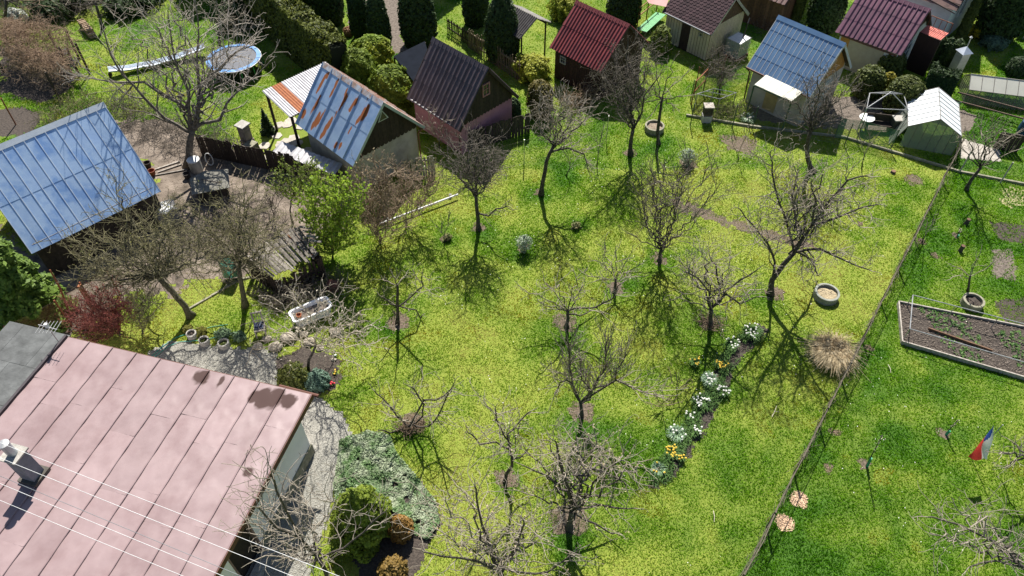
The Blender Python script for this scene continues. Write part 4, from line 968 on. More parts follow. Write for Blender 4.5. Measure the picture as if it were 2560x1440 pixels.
tree('budding fruit tree at the bottom edge with long low limbs', (1262, 1492), [(1258, 1460), (1250, 1425)], [(1105, 1330), (1125, 1280), (1165, 1235), (1350, 1340), (1320, 1290)], 'apple', .12, 26, None, TWIG, limbs=[[(1245, 1425), (1200, 1405), (1150, 1395), (1070, 1382)], [(1240, 1410), (1218, 1340), (1200, 1290), (1190, 1222)], [(1255, 1405), (1290, 1370), (1310, 1310)], [(1255, 1420), (1310, 1432), (1370, 1430), (1440, 1380)]], depth=.8, dens=.8, buds=(BUDP, .04, .25))
tree('bare tree beside the house door at the bottom edge', (832, 1475), [(815, 1430), (795, 1395)], [(640, 1245), (630, 1310), (752, 1205), (830, 1255), (700, 1400), (650, 1395)], 'apple', .10, 27, None, TWIG, limbs=[[(790, 1390), (740, 1340), (690, 1320), (648, 1270)], [(800, 1395), (860, 1370), (910, 1330), (958, 1282)], [(772, 1375), (725, 1295), (692, 1230), (680, 1185)]], depth=.8, dens=.7)
tree('pale bare tree reaching in at the bottom right corner', (2592, 1450), [(2575, 1430), (2550, 1412)], [(2335, 1335), (2400, 1280), (2450, 1290), (2500, 1330)], 'apple', .10, 28, None, TWIG, limbs=[[(2545, 1415), (2490, 1402), (2430, 1415)], [(2545, 1405), (2480, 1352), (2400, 1312), (2330, 1292)]], depth=.6, dens=.6)
tree('pale bare tree reaching in at the right edge beyond flag', (2600, 1205), [(2590, 1170), (2580, 1140)], [(2512, 1170), (2500, 1135), (2530, 1105)], 'apple', .09, 29, None, TWIG, depth=.5)
tree('budding ornamental tree over the stone rockery', (770, 930), [(772, 900), (790, 862)], [(645, 800), (625, 882), (685, 745), (742, 752), (800, 742), (858, 752), (898, 785), (928, 812), (948, 852), (900, 832), (832, 885), (705, 832), (662, 852), (880, 905)], 'apple', .075, 30, None, mat('twig_pale', (.40, .35, .27), (.26, .22, .165), 4, .85), depth=.8, sag=.02, dens=.85, buds=(BUDW, .045, .22), name='ornamental_tree', group=None)
tree('dense red twigged shrub beside the grey felt roof', (300, 838), [(298, 828)], [(180, 800), (185, 770), (210, 750), (240, 742), (270, 738), (300, 745), (195, 835), (215, 860), (250, 800), (230, 780), (260, 770), (280, 800), (205, 815), (240, 850), (220, 830), (265, 830), (285, 760), (310, 770), (275, 860)], 'shrub', .05, 31, BARK, TWIGR, depth=.9, dens=2.0, buds=(BUDR, .035, .4), name='red_shrub', cat='shrub', group=None)
tree('greenish twiggy shrub right of the red shrub', (355, 835), [(355, 826)], [(310, 760), (330, 740), (355, 735), (380, 745), (395, 770), (345, 780), (370, 790)], 'shrub', .04, 32, BARK, TWIGG, depth=.6, dens=1.2, buds=(BUDG, .03, .1), name='twig_shrub', cat='shrub', group=None)
tree('bright green leafing shrub beside the plank shack', (832, 645), [(832, 632)], [(760, 500), (770, 470), (800, 455), (840, 460), (872, 455), (893, 490), (890, 540), (870, 580), (790, 560), (830, 520), (815, 490), (860, 510), (760, 540), (880, 610)], 'shrub', .05, 33, BARKG, TWIGG, depth=.7, dens=1.0, buds=(BUDL, .085, .95), name='leafing_shrub', cat='shrub', group=None)
tree('olive green domed shrub on dark stem below low lean-to', (732, 560), [(725, 525), (728, 500)], [(680, 465), (690, 440), (720, 425), (755, 418), (790, 425), (808, 445), (780, 470), (740, 470), (705, 470), (760, 445)], 'shrub', .05, 34, BARK, TWIGG, depth=.7, dens=1.4, buds=(leafmat('leaves_olive', (.13, .20, .03), (.22, .28, .04), None, .4), .07, .75), name='leafing_shrub', cat='shrub', group=None)
tree('bare twiggy shrub at the edge of dirt yard', (685, 545), [(685, 535)], [(665, 480), (690, 475), (710, 490), (675, 500)], 'shrub', .04, 35, BARK, TWIGD, depth=.4, name='twig_shrub', cat='shrub', group=None)
tree('young dark tree above the red metal trellis', (1800, 232), [(1800, 218)], [(1765, 165), (1775, 145), (1800, 135), (1825, 140), (1845, 160), (1835, 185), (1785, 180), (1810, 165)], 'dense', .06, 36, None, TWIGD, depth=.6, dens=1.1)
tree('twisted bare tree behind the trampoline', (548, 105), [(548, 80)], [(500, 15), (535, 5), (570, 8), (612, 30), (638, 68), (600, 82), (520, 60), (560, 45)], 'dense', .10, 37, None, TWIG, depth=.9, dens=.8, group=None)
tree('bare tree in the dark upper left thicket, nearest the woodpile', (258, 72), [(250, 45), (238, 5)], [(180, -60), (280, -70), (150, 10), (340, 25), (120, -30), (300, -20), (200, 30)], 'walnut', .13, 38, None, TWIG, depth=1.2, group=None)
tree('bare tree in the dark upper left corner', (10, 95), [(12, 50), (16, 0)], [(-60, -50), (60, -60), (110, 15), (90, 45), (-40, 20), (130, -10), (50, 20)], 'walnut', .13, 39, None, TWIGB, depth=1.2, group=None)
tree('bare shrub between rusty shed and pink shed', (1100, 370), [(1098, 355)], [(1060, 310), (1072, 290), (1095, 285), (1115, 300), (1120, 325)], 'shrub', .04, 40, BARK, TWIG, depth=.4, name='twig_shrub', cat='shrub', group=None)
for i, (b, tr, tp_, lab) in enumerate([
    ((1110, 606), [(1112, 595)], [(1122, 545), (1092, 565), (1105, 560)], 'tiny sapling left of the straight trunked tree'),
    ((1415, 441), [(1425, 420)], [(1446, 393), (1420, 395)], 'thin leaning sapling right of the bent tree'),
    ((1492, 415), [(1496, 385)], [(1506, 332), (1488, 350)], 'thin upright sapling near the forked tree'),
    ((2305, 607), [(2315, 585)], [(2330, 558), (2318, 560)], 'small staked sapling by the diagonal fence'),
    ((2155, 420), [(2162, 385)], [(2170, 330), (2150, 345), (2185, 350)], 'sapling in front of the large greenhouse'),
    ((1848, 398), [(1845, 385)], [(1830, 345), (1860, 350), (1880, 390)], 'sapling on the mulch near upper lawn bed'),
    ((1780, 420), [(1778, 408)], [(1770, 370), (1795, 375)], 'sapling beside the grey leaved shrub')]):
    tree(lab, b, tr, tp_, 'plum', .03, 60 + i, None, TWIG, depth=.25, name='sapling', cat='sapling', group='young saplings', dens=1.2)
tree('small pruned fruit tree in the right hand plot', (2420, 728), [(2423, 705), (2426, 690)], [(2395, 668), (2382, 692), (2445, 642), (2470, 668), (2430, 665)], 'apple', .06, 70, None, TWIG, depth=.4, dens=.8)

# ------------------------------------------------------------------ evergreens, hedges, shrubs
def leafy(name, label, cat, base, sampler, m, n, size, seed=0, group=None, core=None, trunk=None, tilt=.7, aspect=1.7, partname='crown'):
    g = np.random.default_rng(seed)
    P, Nn = sampler(g, n)
    root = thing(name, label, cat, tuple(base), group=group)
    V, F = quads_cloud(P + np.asarray(base), size, Nn, aspect, tilt, seed)
    rn = np.clip(g.random(len(F)) * .75 + .25 * (fbm(P[:, 0] * 2 + P[:, 2], P[:, 1] * 2 + P[:, 2] * 1.3, 1.2, seed)), 0, 1)
    npmesh(partname, V, F, m, root, base, fattrs={'rnd': rn})
    if core:
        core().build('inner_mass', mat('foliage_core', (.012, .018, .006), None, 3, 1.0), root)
    if trunk:
        MB().tube([(0, 0, -.05), (0, 0, trunk[1])], [trunk[0], trunk[0] * .6], 7).build('trunk', BARK, root)
    return root
def s_rev(prof, lump=.12, shell=.25, ls=3.0, sd=0):
    """points near the surface of a lumpy solid of revolution; prof: [(r,z)...]"""
    pr = np.array(prof)
    seg = np.hypot(*(pr[1:] - pr[:-1]).T) * (pr[1:, 0] + pr[:-1, 0] + .02); cs = np.concatenate([[0], np.cumsum(seg)]) / seg.sum()
    def f(g, n):
        t = g.random(n); k = np.clip(np.searchsorted(cs, t) - 1, 0, len(seg) - 1); fr = (t - cs[k]) / (cs[k + 1] - cs[k])
        r = pr[k, 0] + (pr[k + 1, 0] - pr[k, 0]) * fr; z = pr[k, 1] + (pr[k + 1, 1] - pr[k, 1]) * fr
        a = g.random(n) * 2 * math.pi
        lum = 1 + lump * (vnoise(a * 2 + z * 1.1, z * 1.7 + np.sin(a) * 1.5, ls, sd) - .5) * 2
        r2 = r * lum * (1 - shell * g.random(n) ** 2.2)
        P = np.stack([r2 * np.cos(a), r2 * np.sin(a), z + g.normal(size=n) * .03], 1)
        dr = pr[k + 1, 0] - pr[k, 0]; dz = pr[k + 1, 1] - pr[k, 1]; ln = np.hypot(dr, dz) + 1e-6
        N_ = np.stack([np.cos(a) * dz / ln, np.sin(a) * dz / ln, -dr / ln + .35], 1)
        return P, N_
    return f
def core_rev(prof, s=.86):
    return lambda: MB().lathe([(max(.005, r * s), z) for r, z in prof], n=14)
THU = leafmat('thuja', (.014, .032, .008), (.055, .095, .022), None, .2)
THUO = leafmat('thuja_olive', (.035, .055, .010), (.13, .15, .03), None, .25)
YEW = leafmat('yew', (.012, .028, .010), (.05, .085, .025), None, .2)
def column(label, u, v, r, h, m=THU, n=5200, seed=0, size=.11, group='thuja columns', name='thuja', tip=.35):
    prof = [(r * .75, .05), (r, h * .18), (r * 1.0, h * .45), (r * .82, h * .7), (r * tip, h * .93), (.02, h)]
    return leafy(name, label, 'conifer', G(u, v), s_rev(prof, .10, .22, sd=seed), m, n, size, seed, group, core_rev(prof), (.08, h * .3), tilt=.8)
column('dark thuja column left of the pale garden path', 830, 58, .85, 4.0, seed=1)
column('second dark thuja behind the hedge, partly out of frame', 765, 25, .9, 4.2, seed=22)
column('tall thuja column right of the pale path, left of its pair', 905, 95, .58, 3.6, seed=2)
column('tall thuja column right of the pale path, right of its pair', 955, 125, .62, 3.9, seed=3)
column('very wide dark thuja behind the dark roofed shed', 1050, 110, 1.05, 4.6, seed=4, n=8000)
column('broad thuja right of the picket fence', 1255, 148, .95, 4.2, seed=5, n=7000)
column('dark thuja at the top edge left of shelter', 1190, 60, .8, 4.5, seed=6)
column('dark bushy evergreen behind the red roofed shed', 1555, 62, 1.0, 3.3, seed=7, n=6000, group=None, name='evergreen_tree', tip=.6)
column('dark evergreen beyond the purple roofed cottage', 2050, 75, 1.0, 4.0, seed=8, n=6000, group=None, name='evergreen_tree', tip=.6)
column('tall dark spruce at the upper right', 2480, 95, 1.3, 5.5, seed=9, n=8000, group=None, name='spruce_tree', tip=.3)
column('slim green cypress leaning beside the white house', 2392, 110, .28, 3.6, seed=10, n=3200, group=None, name='cypress_tree', m=THUO)
column('slim sunlit cypress beside the brown plank shed', 1985, 60, .3, 3.2, seed=11, n=3000, group=None, name='cypress_tree', m=THUO)
column('dark conifer standing at the top right corner', 2545, 60, .7, 2.5, seed=12, group=None, name='evergreen_tree', tip=.6)
for i, (x, y, r, h, lab) in enumerate([(-33, 50.5, 2.7, 8, 'leftmost tall dark spruce behind the upper left thicket'), (-28.5, 48.5, 2.7, 7, 'second tall dark spruce behind the upper left thicket'), (-24, 49.5, 2.7, 8, 'third tall dark spruce behind the upper left thicket'), (-19.5, 48.5, 2.7, 7, 'fourth tall dark spruce behind the upper left thicket'), (-15, 50, 2.7, 6.5, 'fifth tall dark spruce, beside the head of the hedge'), (-4.5, 47.5, 1.4, 5.5, 'tall dark spruce beyond the thuja columns'), (18, 47, 1.5, 6, 'dark spruce behind the brown plank shed'), (30, 46.5, 1.5, 5.5, 'dark spruce behind the white house')]):
    prof = [(r * .8, .3), (r, h * .15), (r * .8, h * .4), (r * .5, h * .7), (.03, h)]
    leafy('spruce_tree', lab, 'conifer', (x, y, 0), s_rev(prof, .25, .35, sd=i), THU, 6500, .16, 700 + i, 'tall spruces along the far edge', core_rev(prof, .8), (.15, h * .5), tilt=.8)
# long clipped hedge
def s_hedge(path, wd, h, lump=.18):
    path = np.array(path); seg = np.linalg.norm(path[1:] - path[:-1], axis=1); cs = np.concatenate([[0], np.cumsum(seg)])
    def f(g, n):
        s_ = g.random(n) * cs[-1]; k = np.clip(np.searchsorted(cs, s_) - 1, 0, len(seg) - 1); fr = (s_ - cs[k]) / seg[k]
        c = path[k] + (path[k + 1] - path[k]) * fr[:, None]; d = (path[k + 1] - path[k]) / seg[k][:, None]; nn = np.stack([-d[:, 1], d[:, 0]], 1)
        t = g.random(n) * (2 * h + 2 * wd)
        onl = t < h; onr = (t >= h) & (t < 2 * h); top = ~(onl | onr)
        z = np.where(onl, t, np.where(onr, t - h, h)); o = np.where(onl, -wd, np.where(onr, wd, t - 2 * h - wd))
        lum = (vnoise(s_, z, 1.6, 4) - .5) * lump * 2
        o = o * (1 + lum) * np.where(top, 1, 1 - .2 * g.random(n) ** 2); z2 = z + np.where(top, (vnoise(s_, o, 2.4, 9) - .35) * .38 - .15 * g.random(n) ** 2, 0)
        P = np.stack([c[:, 0] + nn[:, 0] * o, c[:, 1] + nn[:, 1] * o, z2], 1)
        N_ = np.stack([nn[:, 0] * np.sign(o) * (~top), nn[:, 1] * np.sign(o) * (~top), np.where(top, 1.0, .3)], 1)
        return P, N_
    return f
def hedge(label, pts, wd, h, m, n, seed, size=.11, name='hedge'):
    W_ = np.array([G(u, v)[:2] for u, v in pts]); b = np.array([*W_[0], 0.0]); path = W_ - b[:2]
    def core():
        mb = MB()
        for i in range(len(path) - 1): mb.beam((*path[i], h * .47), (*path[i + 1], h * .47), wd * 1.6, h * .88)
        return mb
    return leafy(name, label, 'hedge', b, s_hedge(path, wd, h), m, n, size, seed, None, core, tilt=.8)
hedge('long tall clipped thuja hedge running diagonally behind the trampoline', [(520, -60), (700, 95), (868, 240)], .6, 3.2, leafmat('hedge_leaf', (.012, .026, .004), (.17, .19, .022), None, .25), 34000, 50)
hedge('low dark clipped hedge block behind the green screen', [(2300, 232), (2368, 250)], .5, 1.5, YEW, 6500, 51)
def ball(label, u, v, r, h, m=THUO, n=3600, seed=0, size=.09, group='clipped evergreen balls', name='clipped_bush', cat='bush', lump=.12):
    ls_ = 1.4 if lump > .15 else 3.0; lump = lump * 1.5 if lump > .15 else lump
    prof = [(r * .7, .02), (r * .95, h * .2), (r, h * .45), (r * .9, h * .7), (r * .6, h * .9), (.02, h)]
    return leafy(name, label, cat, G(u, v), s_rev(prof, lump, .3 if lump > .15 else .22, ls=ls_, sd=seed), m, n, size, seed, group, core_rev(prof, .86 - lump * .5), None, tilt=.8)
ball('clipped green ball bush against the purple roofed cottage', 2210, 200, .75, 1.9, seed=60)
ball('clipped ball bush left of the yellow sprouting bush', 2160, 238, .8, 1.75, seed=61)
ball('large clipped ball bush right of the yellow sprouting bush', 2243, 280, .95, 2.1, seed=62, n=4600)
ball('small yellow tipped bush between the clipped balls', 2207, 235, .4, 1.3, leafmat('yellow_tip', (.16, .16, .02), (.38, .32, .04), None, .35), 1800, 63)
for i, (u, v) in enumerate([(2283, 138), (2305, 145), (2328, 152), (2352, 160), (2372, 163)]):
    ball(['first', 'second', 'third', 'fourth', 'fifth'][i] + ' dark thuja from the left in the row below red balcony roof', u, v, .45, 1.6, THU, 2200, 64 + i, group='row of dark thujas')
ball('rounded dark bush at the right edge of upper lawn', 2535, 185, .55, 1.0, YEW, 2400, 70, group=None)
ball('big yellow green bush at the end of long hedge', 940, 190, 1.15, 2.4, leafmat('privet_yellow', (.14, .19, .015), (.44, .42, .03), (.18, .26, .025), .4), 8000, 71, .11, None, lump=.2)
ball('dark green bush joining the long hedge to the yellow green bushes', 905, 235, .95, 2.7, leafmat('privet_green', (.06, .11, .012), (.25, .32, .035), None, .4), 7000, 85, .11, None, lump=.25)
ball('green bush beside the dark roofed shed', 985, 275, 1.1, 2.6, leafmat('privet_green', (.06, .11, .012), (.25, .32, .035), None, .4), 8500, 72, .11, None, lump=.2)
ball('brownish thuja bush by corner of pink shed', 1350, 285, .65, 2.0, leafmat('thuja_brown', (.06, .06, .012), (.18, .14, .03), None, .25), 4200, 73, .09, None, lump=.2)
ball('dark green bush on the pink shed wall', 1283, 300, .4, 1.3, YEW, 2000, 74, .09, None)
ball('yellow flowering shrub left of the red roofed shed', 1330, 195, .95, 1.3, leafmat('forsythia', (.24, .27, .03), (.46, .46, .06), None, .4), 5000, 75, .09, None, lump=.35)
ball('yellow green twiggy shrub behind the red roof', 1415, 45, 1.0, 1.6, leafmat('willow_yellow', (.20, .24, .02), (.42, .42, .06), None, .4), 5000, 76, .09, None, lump=.3)
ball('small conifer bush left of the cream cabin', 1648, 128, .55, 1.6, leafmat('thuja_bright', (.07, .11, .02), (.22, .26, .05), None, .25), 3600, 77, .09, None, lump=.2)
ball('yellow flowering bush at the upper right garden', 2440, 90, .45, .9, leafmat('yellow_bloom', (.10, .13, .02), (.62, .48, .02), None, .3), 1800, 78, .08, None, lump=.3)
ball('blue green juniper in the upper right garden', 2480, 118, .7, .7, leafmat('juniper', (.06, .11, .07), (.16, .24, .15), None, .2), 2600, 79, .08, None, lump=.3)
ball('white blossoming shrub in the upper left corner', 50, 68, .55, 1.2, leafmat('white_bloom', (.20, .25, .16), (.72, .72, .68), None, .3), 2200, 80, .08, None, lump=.3)
ball('dry brown bush at the edge of pale garden path', 872, 88, .3, .5, leafmat('dry_bush', (.26, .14, .07), (.38, .22, .12), None, .3), 1100, 81, .06, None)
ball('dark shrubbery at the upper left edge', 150, 30, 1.6, 1.3, THU, 5000, 82, .12, None, lump=.3)
ball('dark undergrowth behind the white slide', 330, 20, 1.6, 1.2, THU, 5000, 83, .12, None, lump=.3)
ball('dark evergreen clump beside hedge and twisted tree', 600, 60, 1.0, 1.6, THU, 4000, 84, .12, None, lump=.3)
# small pine near the grill
def s_cone(h, r):
    def f(g, n):
        z = h * (1 - np.sqrt(g.random(n))) ; z = np.clip(z, .02, h); wh = .55 + .45 * np.abs(np.sin(z / h * 20)); a = g.random(n) * 2 * math.pi
        arm = .6 + .4 * np.abs(np.sin(a * 3.5 + np.floor(z / h * 6.4) * 1.3))
        rr_ = r * (1 - z / h) * wh * arm * np.sqrt(g.random(n)); P = np.stack([rr_ * np.cos(a), rr_ * np.sin(a), z - rr_ * .12], 1)
        return P, np.stack([np.cos(a) * .4, np.sin(a) * .4, np.full(n, .8)], 1)
    return f
leafy('pine_tree', 'small young pine between brick grill and canopy post', 'conifer', G(672, 332), s_cone(1.5, .5), YEW, 2600, .07, 90, None, None, (.04, 1.4), tilt=.6)
SPR = leafmat('spruce_bright', (.05, .10, .015), (.20, .30, .05), None, .3)
leafy('spruce_tree', 'sunlit green spruce standing at the left edge before the barn', 'conifer', G(100, 800), s_cone(7.0, 1.75), SPR, 20000, .13, 91, None, None, (.12, 4.6), tilt=.7)
CON = leafmat('conifer_bright', (.07, .12, .012), (.26, .32, .04), None, .35)
leafy('conifer_shrub', 'yellow green conifer at the lower end of gravel path', 'conifer', G(918, 1338), s_rev([(.62, .03), (.86, .5), (.78, 1.3), (.55, 2.1), (.22, 2.8), (.01, 3.1)], .4, .45, ls=1.6, sd=3), CON, 15000, .07, 92, None, core_rev([(.5, .03), (.6, .5), (.55, 1.3), (.34, 2.1), (.08, 2.7)], .72), (.05, .5))
leafy('conifer_shrub', 'rust brown dwarf conifer right of the yellow green one', 'conifer', G(1005, 1335), s_rev([(.3, .02), (.40, .25), (.36, .6), (.2, .9), (.01, 1.1)], .18, .3, sd=5), leafmat('conifer_rust', (.15, .085, .02), (.32, .18, .05), None, .25), 3800, .055, 93, None, core_rev([(.3, .02), (.38, .25), (.33, .6), (.15, .9)], .8))
leafy('conifer_shrub', 'rust brown dwarf conifer at the bottom edge', 'conifer', G(985, 1440), s_rev([(.35, .02), (.48, .25), (.42, .5), (.25, .75), (.01, .9)], .2, .3, sd=6), leafmat('conifer_rust2', (.13, .085, .02), (.28, .18, .05), None, .25), 4200, .055, 94, None, core_rev([(.3, .02), (.4, .25), (.33, .5), (.15, .75)], .8))
leafy('juniper_shrub', 'dark green juniper below the budding ornamental tree', 'shrub', G(740, 958), s_rev([(.45, .02), (.62, .25), (.5, .55), (.25, .8), (.01, .95)], .3, .4, sd=7), leafmat('juniper_dark', (.04, .06, .010), (.15, .16, .03), None, .25), 5200, .06, 95, None, core_rev([(.4, .02), (.5, .25), (.4, .5), (.15, .7)], .8))
leafy('juniper_shrub', 'blue green juniper right of the dark green one', 'shrub', G(795, 962), s_rev([(.35, .02), (.45, .2), (.4, .4), (.2, .6), (.01, .7)], .25, .4, sd=8), leafmat('juniper_blue', (.05, .10, .07), (.17, .26, .19), None, .2), 3600, .055, 96, None, core_rev([(.3, .02), (.38, .2), (.3, .4), (.1, .55)], .8))
leafy('juniper_shrub', 'low pale green shrub behind the roof corner', 'shrub', G(725, 985), s_rev([(.4, .02), (.5, .12), (.4, .3), (.01, .45)], .25, .4, sd=9), leafmat('shrub_pale', (.09, .15, .06), (.24, .32, .14), None, .3), 2600, .055, 97, None, core_rev([(.3, .02), (.38, .12), (.3, .3)], .8))
# silver leaved small shrubs
SILV = leafmat('silver_leaf', (.20, .26, .16), (.42, .48, .36), None, .3)
for i, (u, v, r, h, lab) in enumerate([(1310, 630, .36, .95, 'silver leaved bush in mid lawn'), (1716, 412, .45, .9, 'grey leaved shrub in the upper lawn'), (1440, 570, .2, .3, 'low dry tuft in a deep green ring of grass'), (1120, 600, .2, .3, 'small green tuft near tiny sapling')]):
    leafy('garden_shrub', lab, 'shrub', G(u, v), s_rev([(r * .25, .02), (r * .6, h * .3), (r, h * .6), (r * .7, h * .85), (.01, h)], .35, .8, sd=i), SILV if i < 2 else leafmat('tuft', (.10, .16, .03), (.34, .28, .14), None, .3), 900 if i < 2 else 500, .05, 100 + i, 'small lawn shrubs', None, (.02, h * .5))

# ------------------------------------------------------------------ fences
NET = None
def netmat(name, col, cell, thr, rot=0.0):
    """wire mesh: opaque threads on a sheet with real holes cut by a transparent shader"""
    if name in MATS: return MATS[name]
    m = bpy.data.materials.new(name); m.use_nodes = True
    n = m.node_tree; N = n.nodes; Lk = n.links; p = N['Principled BSDF']
    p.inputs['Base Color'].default_value = (*col, 1); p.inputs['Roughness'].default_value = .7
    at = N.new('ShaderNodeAttribute'); at.attribute_name = 'net'
    sp = N.new('ShaderNodeSeparateXYZ'); Lk.new(at.outputs['Vector'], sp.inputs[0])
    outs = []
    for a, b in ((1, 1), (1, -1)):
        c = N.new('ShaderNodeMath'); c.operation = 'MULTIPLY_ADD'; c.inputs[1].default_value = b; Lk.new(sp.outputs[1], c.inputs[0]); Lk.new(sp.outputs[0], c.inputs[2])
        d = N.new('ShaderNodeMath'); d.operation = 'MULTIPLY'; d.inputs[1].default_value = 1 / cell; Lk.new(c.outputs[0], d.inputs[0])
        e = N.new('ShaderNodeMath'); e.operation = 'FRACT'; Lk.new(d.outputs[0], e.inputs[0])
        f = N.new('ShaderNodeMath'); f.operation = 'LESS_THAN'; f.inputs[1].default_value = thr; Lk.new(e.outputs[0], f.inputs[0]); outs.append(f)
    mx = N.new('ShaderNodeMath'); mx.operation = 'MAXIMUM'; Lk.new(outs[0].outputs[0], mx.inputs[0]); Lk.new(outs[1].outputs[0], mx.inputs[1])
    Lk.new(mx.outputs[0], p.inputs['Alpha'])
    MATS[name] = m; return m
WIREM = netmat('chain_wire', (.16, .165, .14), .055, .05)
WIREGN = netmat('green_wire', (.05, .16, .09), .055, .22)
SHADEN = netmat('shade_net', (.06, .20, .12), .02, .26)
WIRERU = netmat('rusty_wire', (.20, .09, .05), .06, .13)
def netpanel(name, m, root, a, b, z0a, z1a, z0b, z1b, org, sub=1):
    a = np.asarray(a, float); b = np.asarray(b, float)
    V = np.array([[a[0], a[1], z0a], [b[0], b[1], z0b], [b[0], b[1], z1b], [a[0], a[1], z1a]])
    o = npmesh(name, V, np.array([[0, 1, 2, 3]]), m, root, org)
    L = np.linalg.norm(b - a)
    at = o.data.attributes.new('net', 'FLOAT_VECTOR', 'POINT'); at.data.foreach_set('vector', np.array([[0, z0a, 0], [L, z0b, 0], [L, z1b, 0], [0, z1a, 0]], np.float32).ravel())
    return o
def wire_fence(label, pts, h, posts, netm, postm, r=.025, name='wire_fence', hz=None, cap=False):
    """pts: world xy of the posts"""
    pts = [np.asarray(p, float)[:2] for p in pts]; org = np.array([*pts[0], 0])
    root = thing(name, label, 'fence', org)
    for p in pts:
        MB().tube([(p[0], p[1], -.05), (p[0], p[1], h + .06)], r, 7).build('post', postm, root, org)
    for a, b in zip(pts[:-1], pts[1:]):
        netpanel('wire_mesh', netm, root, a, b, .03, h, .03, h, org)
        for z in (.08, h * .5, h): MB().tube([(*a, z), (*b, z)], .0025, 4, False).build('tension_wire', TWIGD, root, org)
    return root
WOOD_OLD = mat('wood_old', (.16, .135, .10), (.08, .066, .05), 7, .95)
# diagonal fence seen along its length: dry wooden rail woven with old vines
fpts = [FENCE_A + (FENCE_B - FENCE_A) * t for t in np.linspace(0, 1, 12)]
df = wire_fence('long old wire fence with weathered top rail dividing the two lawns', fpts, 1.1, None, netmat('old_wire', (.12, .12, .10), .07, .025), WOOD_OLD, .035)
org = np.array([*fpts[0], 0])
for i, (a, b) in enumerate(zip(fpts[:-1], fpts[1:])):
    dz = random.uniform(-.05, .05)
    MB().tube([(a[0], a[1], 1.12 + dz), ((a[0] + b[0]) / 2 + random.gauss(0, .04), (a[1] + b[1]) / 2, 1.14 + random.gauss(0, .04)), (b[0], b[1], 1.12 - dz)], [.016, .012, .015], 5).build('rail', WOOD_OLD, df, org)
gv = Grow(77)
for k in range(560):
    t = random.random(); p = FENCE_A + (FENCE_B - FENCE_A) * t; d = (FENCE_B - FENCE_A); d = d / np.linalg.norm(d) * random.choice((-1, 1))
    gv.branch(Vector((p[0], p[1], 1.1 * random.random() ** 1.8 + .03)), Vector((d[0], d[1], random.gauss(0, .25))).normalized(), random.uniform(.3, .9), .007, 2, dict(STY['plum'], lv=2, up=0))
Sg = gv.L + gv.T
V, F = segs_mesh([list(a[0]) for a in Sg], [list(a[1]) for a in Sg], [a[2] for a in Sg], [a[3] for a in Sg], 3)
npmesh('dry_vines', V, F, WOOD_OLD, df, org)['kind'] = 'stuff'
# fence along the back of the lawn: thin steel posts
bf = [G(u, v) for u, v in ((1068, 478), (1310, 412), (1515, 352))]
wire_fence('thin chain link fence behind bent leaning tree', bf, 1.45, None, WIREM, STEEL, .022)
wire_fence('sagging wire fence with green posts beside the vegetable frames', [G(u, v) for u, v in ((1725, 315), (1830, 318), (1880, 322), (2000, 345), (2110, 365))], 1.3, None, WIREM, GREENP, .025)
wire_fence('green mesh fence screening the gazebo frame', [G(u, v) for u, v in ((2085, 345), (2140, 352), (2225, 376))], 1.2, None, SHADEN, GREENP, .025)
wire_fence('green mesh fence between the cabin lawn and the blue cottage', [G(u, v) for u, v in ((1725, 255), (1790, 232), (1872, 205))], 1.3, None, WIREGN, GREENP, .022)
wire_fence('rust red mesh fence in front of the cream cabin', [G(u, v) for u, v in ((1735, 235), (1800, 205))], 1.6, None, WIRERU, RUSTP, .025)
wire_fence('low wire fence beyond the pruned sapling at right', [G(u, v) for u, v in ((2398, 432), (2500, 458), (2580, 476))], 1.2, None, WIREM, CONC, .035)
rf_ = wire_fence('rusty chain link fence before the dark barn wall', [G(u, v) for u, v in ((60, 878), (180, 815), (240, 770), (300, 735))], 1.5, None, WIRERU, RUSTP, .035)
o = MB().tube([G(180, 800), T(G(180, 800), 150, 720), T(G(180, 800), 125, 675)], [.05, .04, .03], 7).build('leaning_pole', RUSTP); tag(o, 'rusty pole leaning by the chain link fence', 'pole')
o = MB().beam(G(235, 775), T(G(235, 775), 198, 713), .16, .10).build('gate_post', mat('orange_post', (.36, .15, .06), (.28, .11, .05), 5, .85)); tag(o, 'orange rusted square post beside the red twigged shrub', 'post')
# kerb boards / concrete strip between plots
for i, (a, b) in enumerate([((1715, 290), (1880, 318)), ((1880, 318), (2110, 345)), ((2110, 345), (2400, 432)), ((2400, 432), (2600, 470))]):
    A_, B_ = G(*a), G(*b)
    o = MB().beam(A_ + np.array([0, 0, .05]), B_ + np.array([0, 0, .05]), .10, .14).build('kerb', CONCD); tag(o, kind='structure')
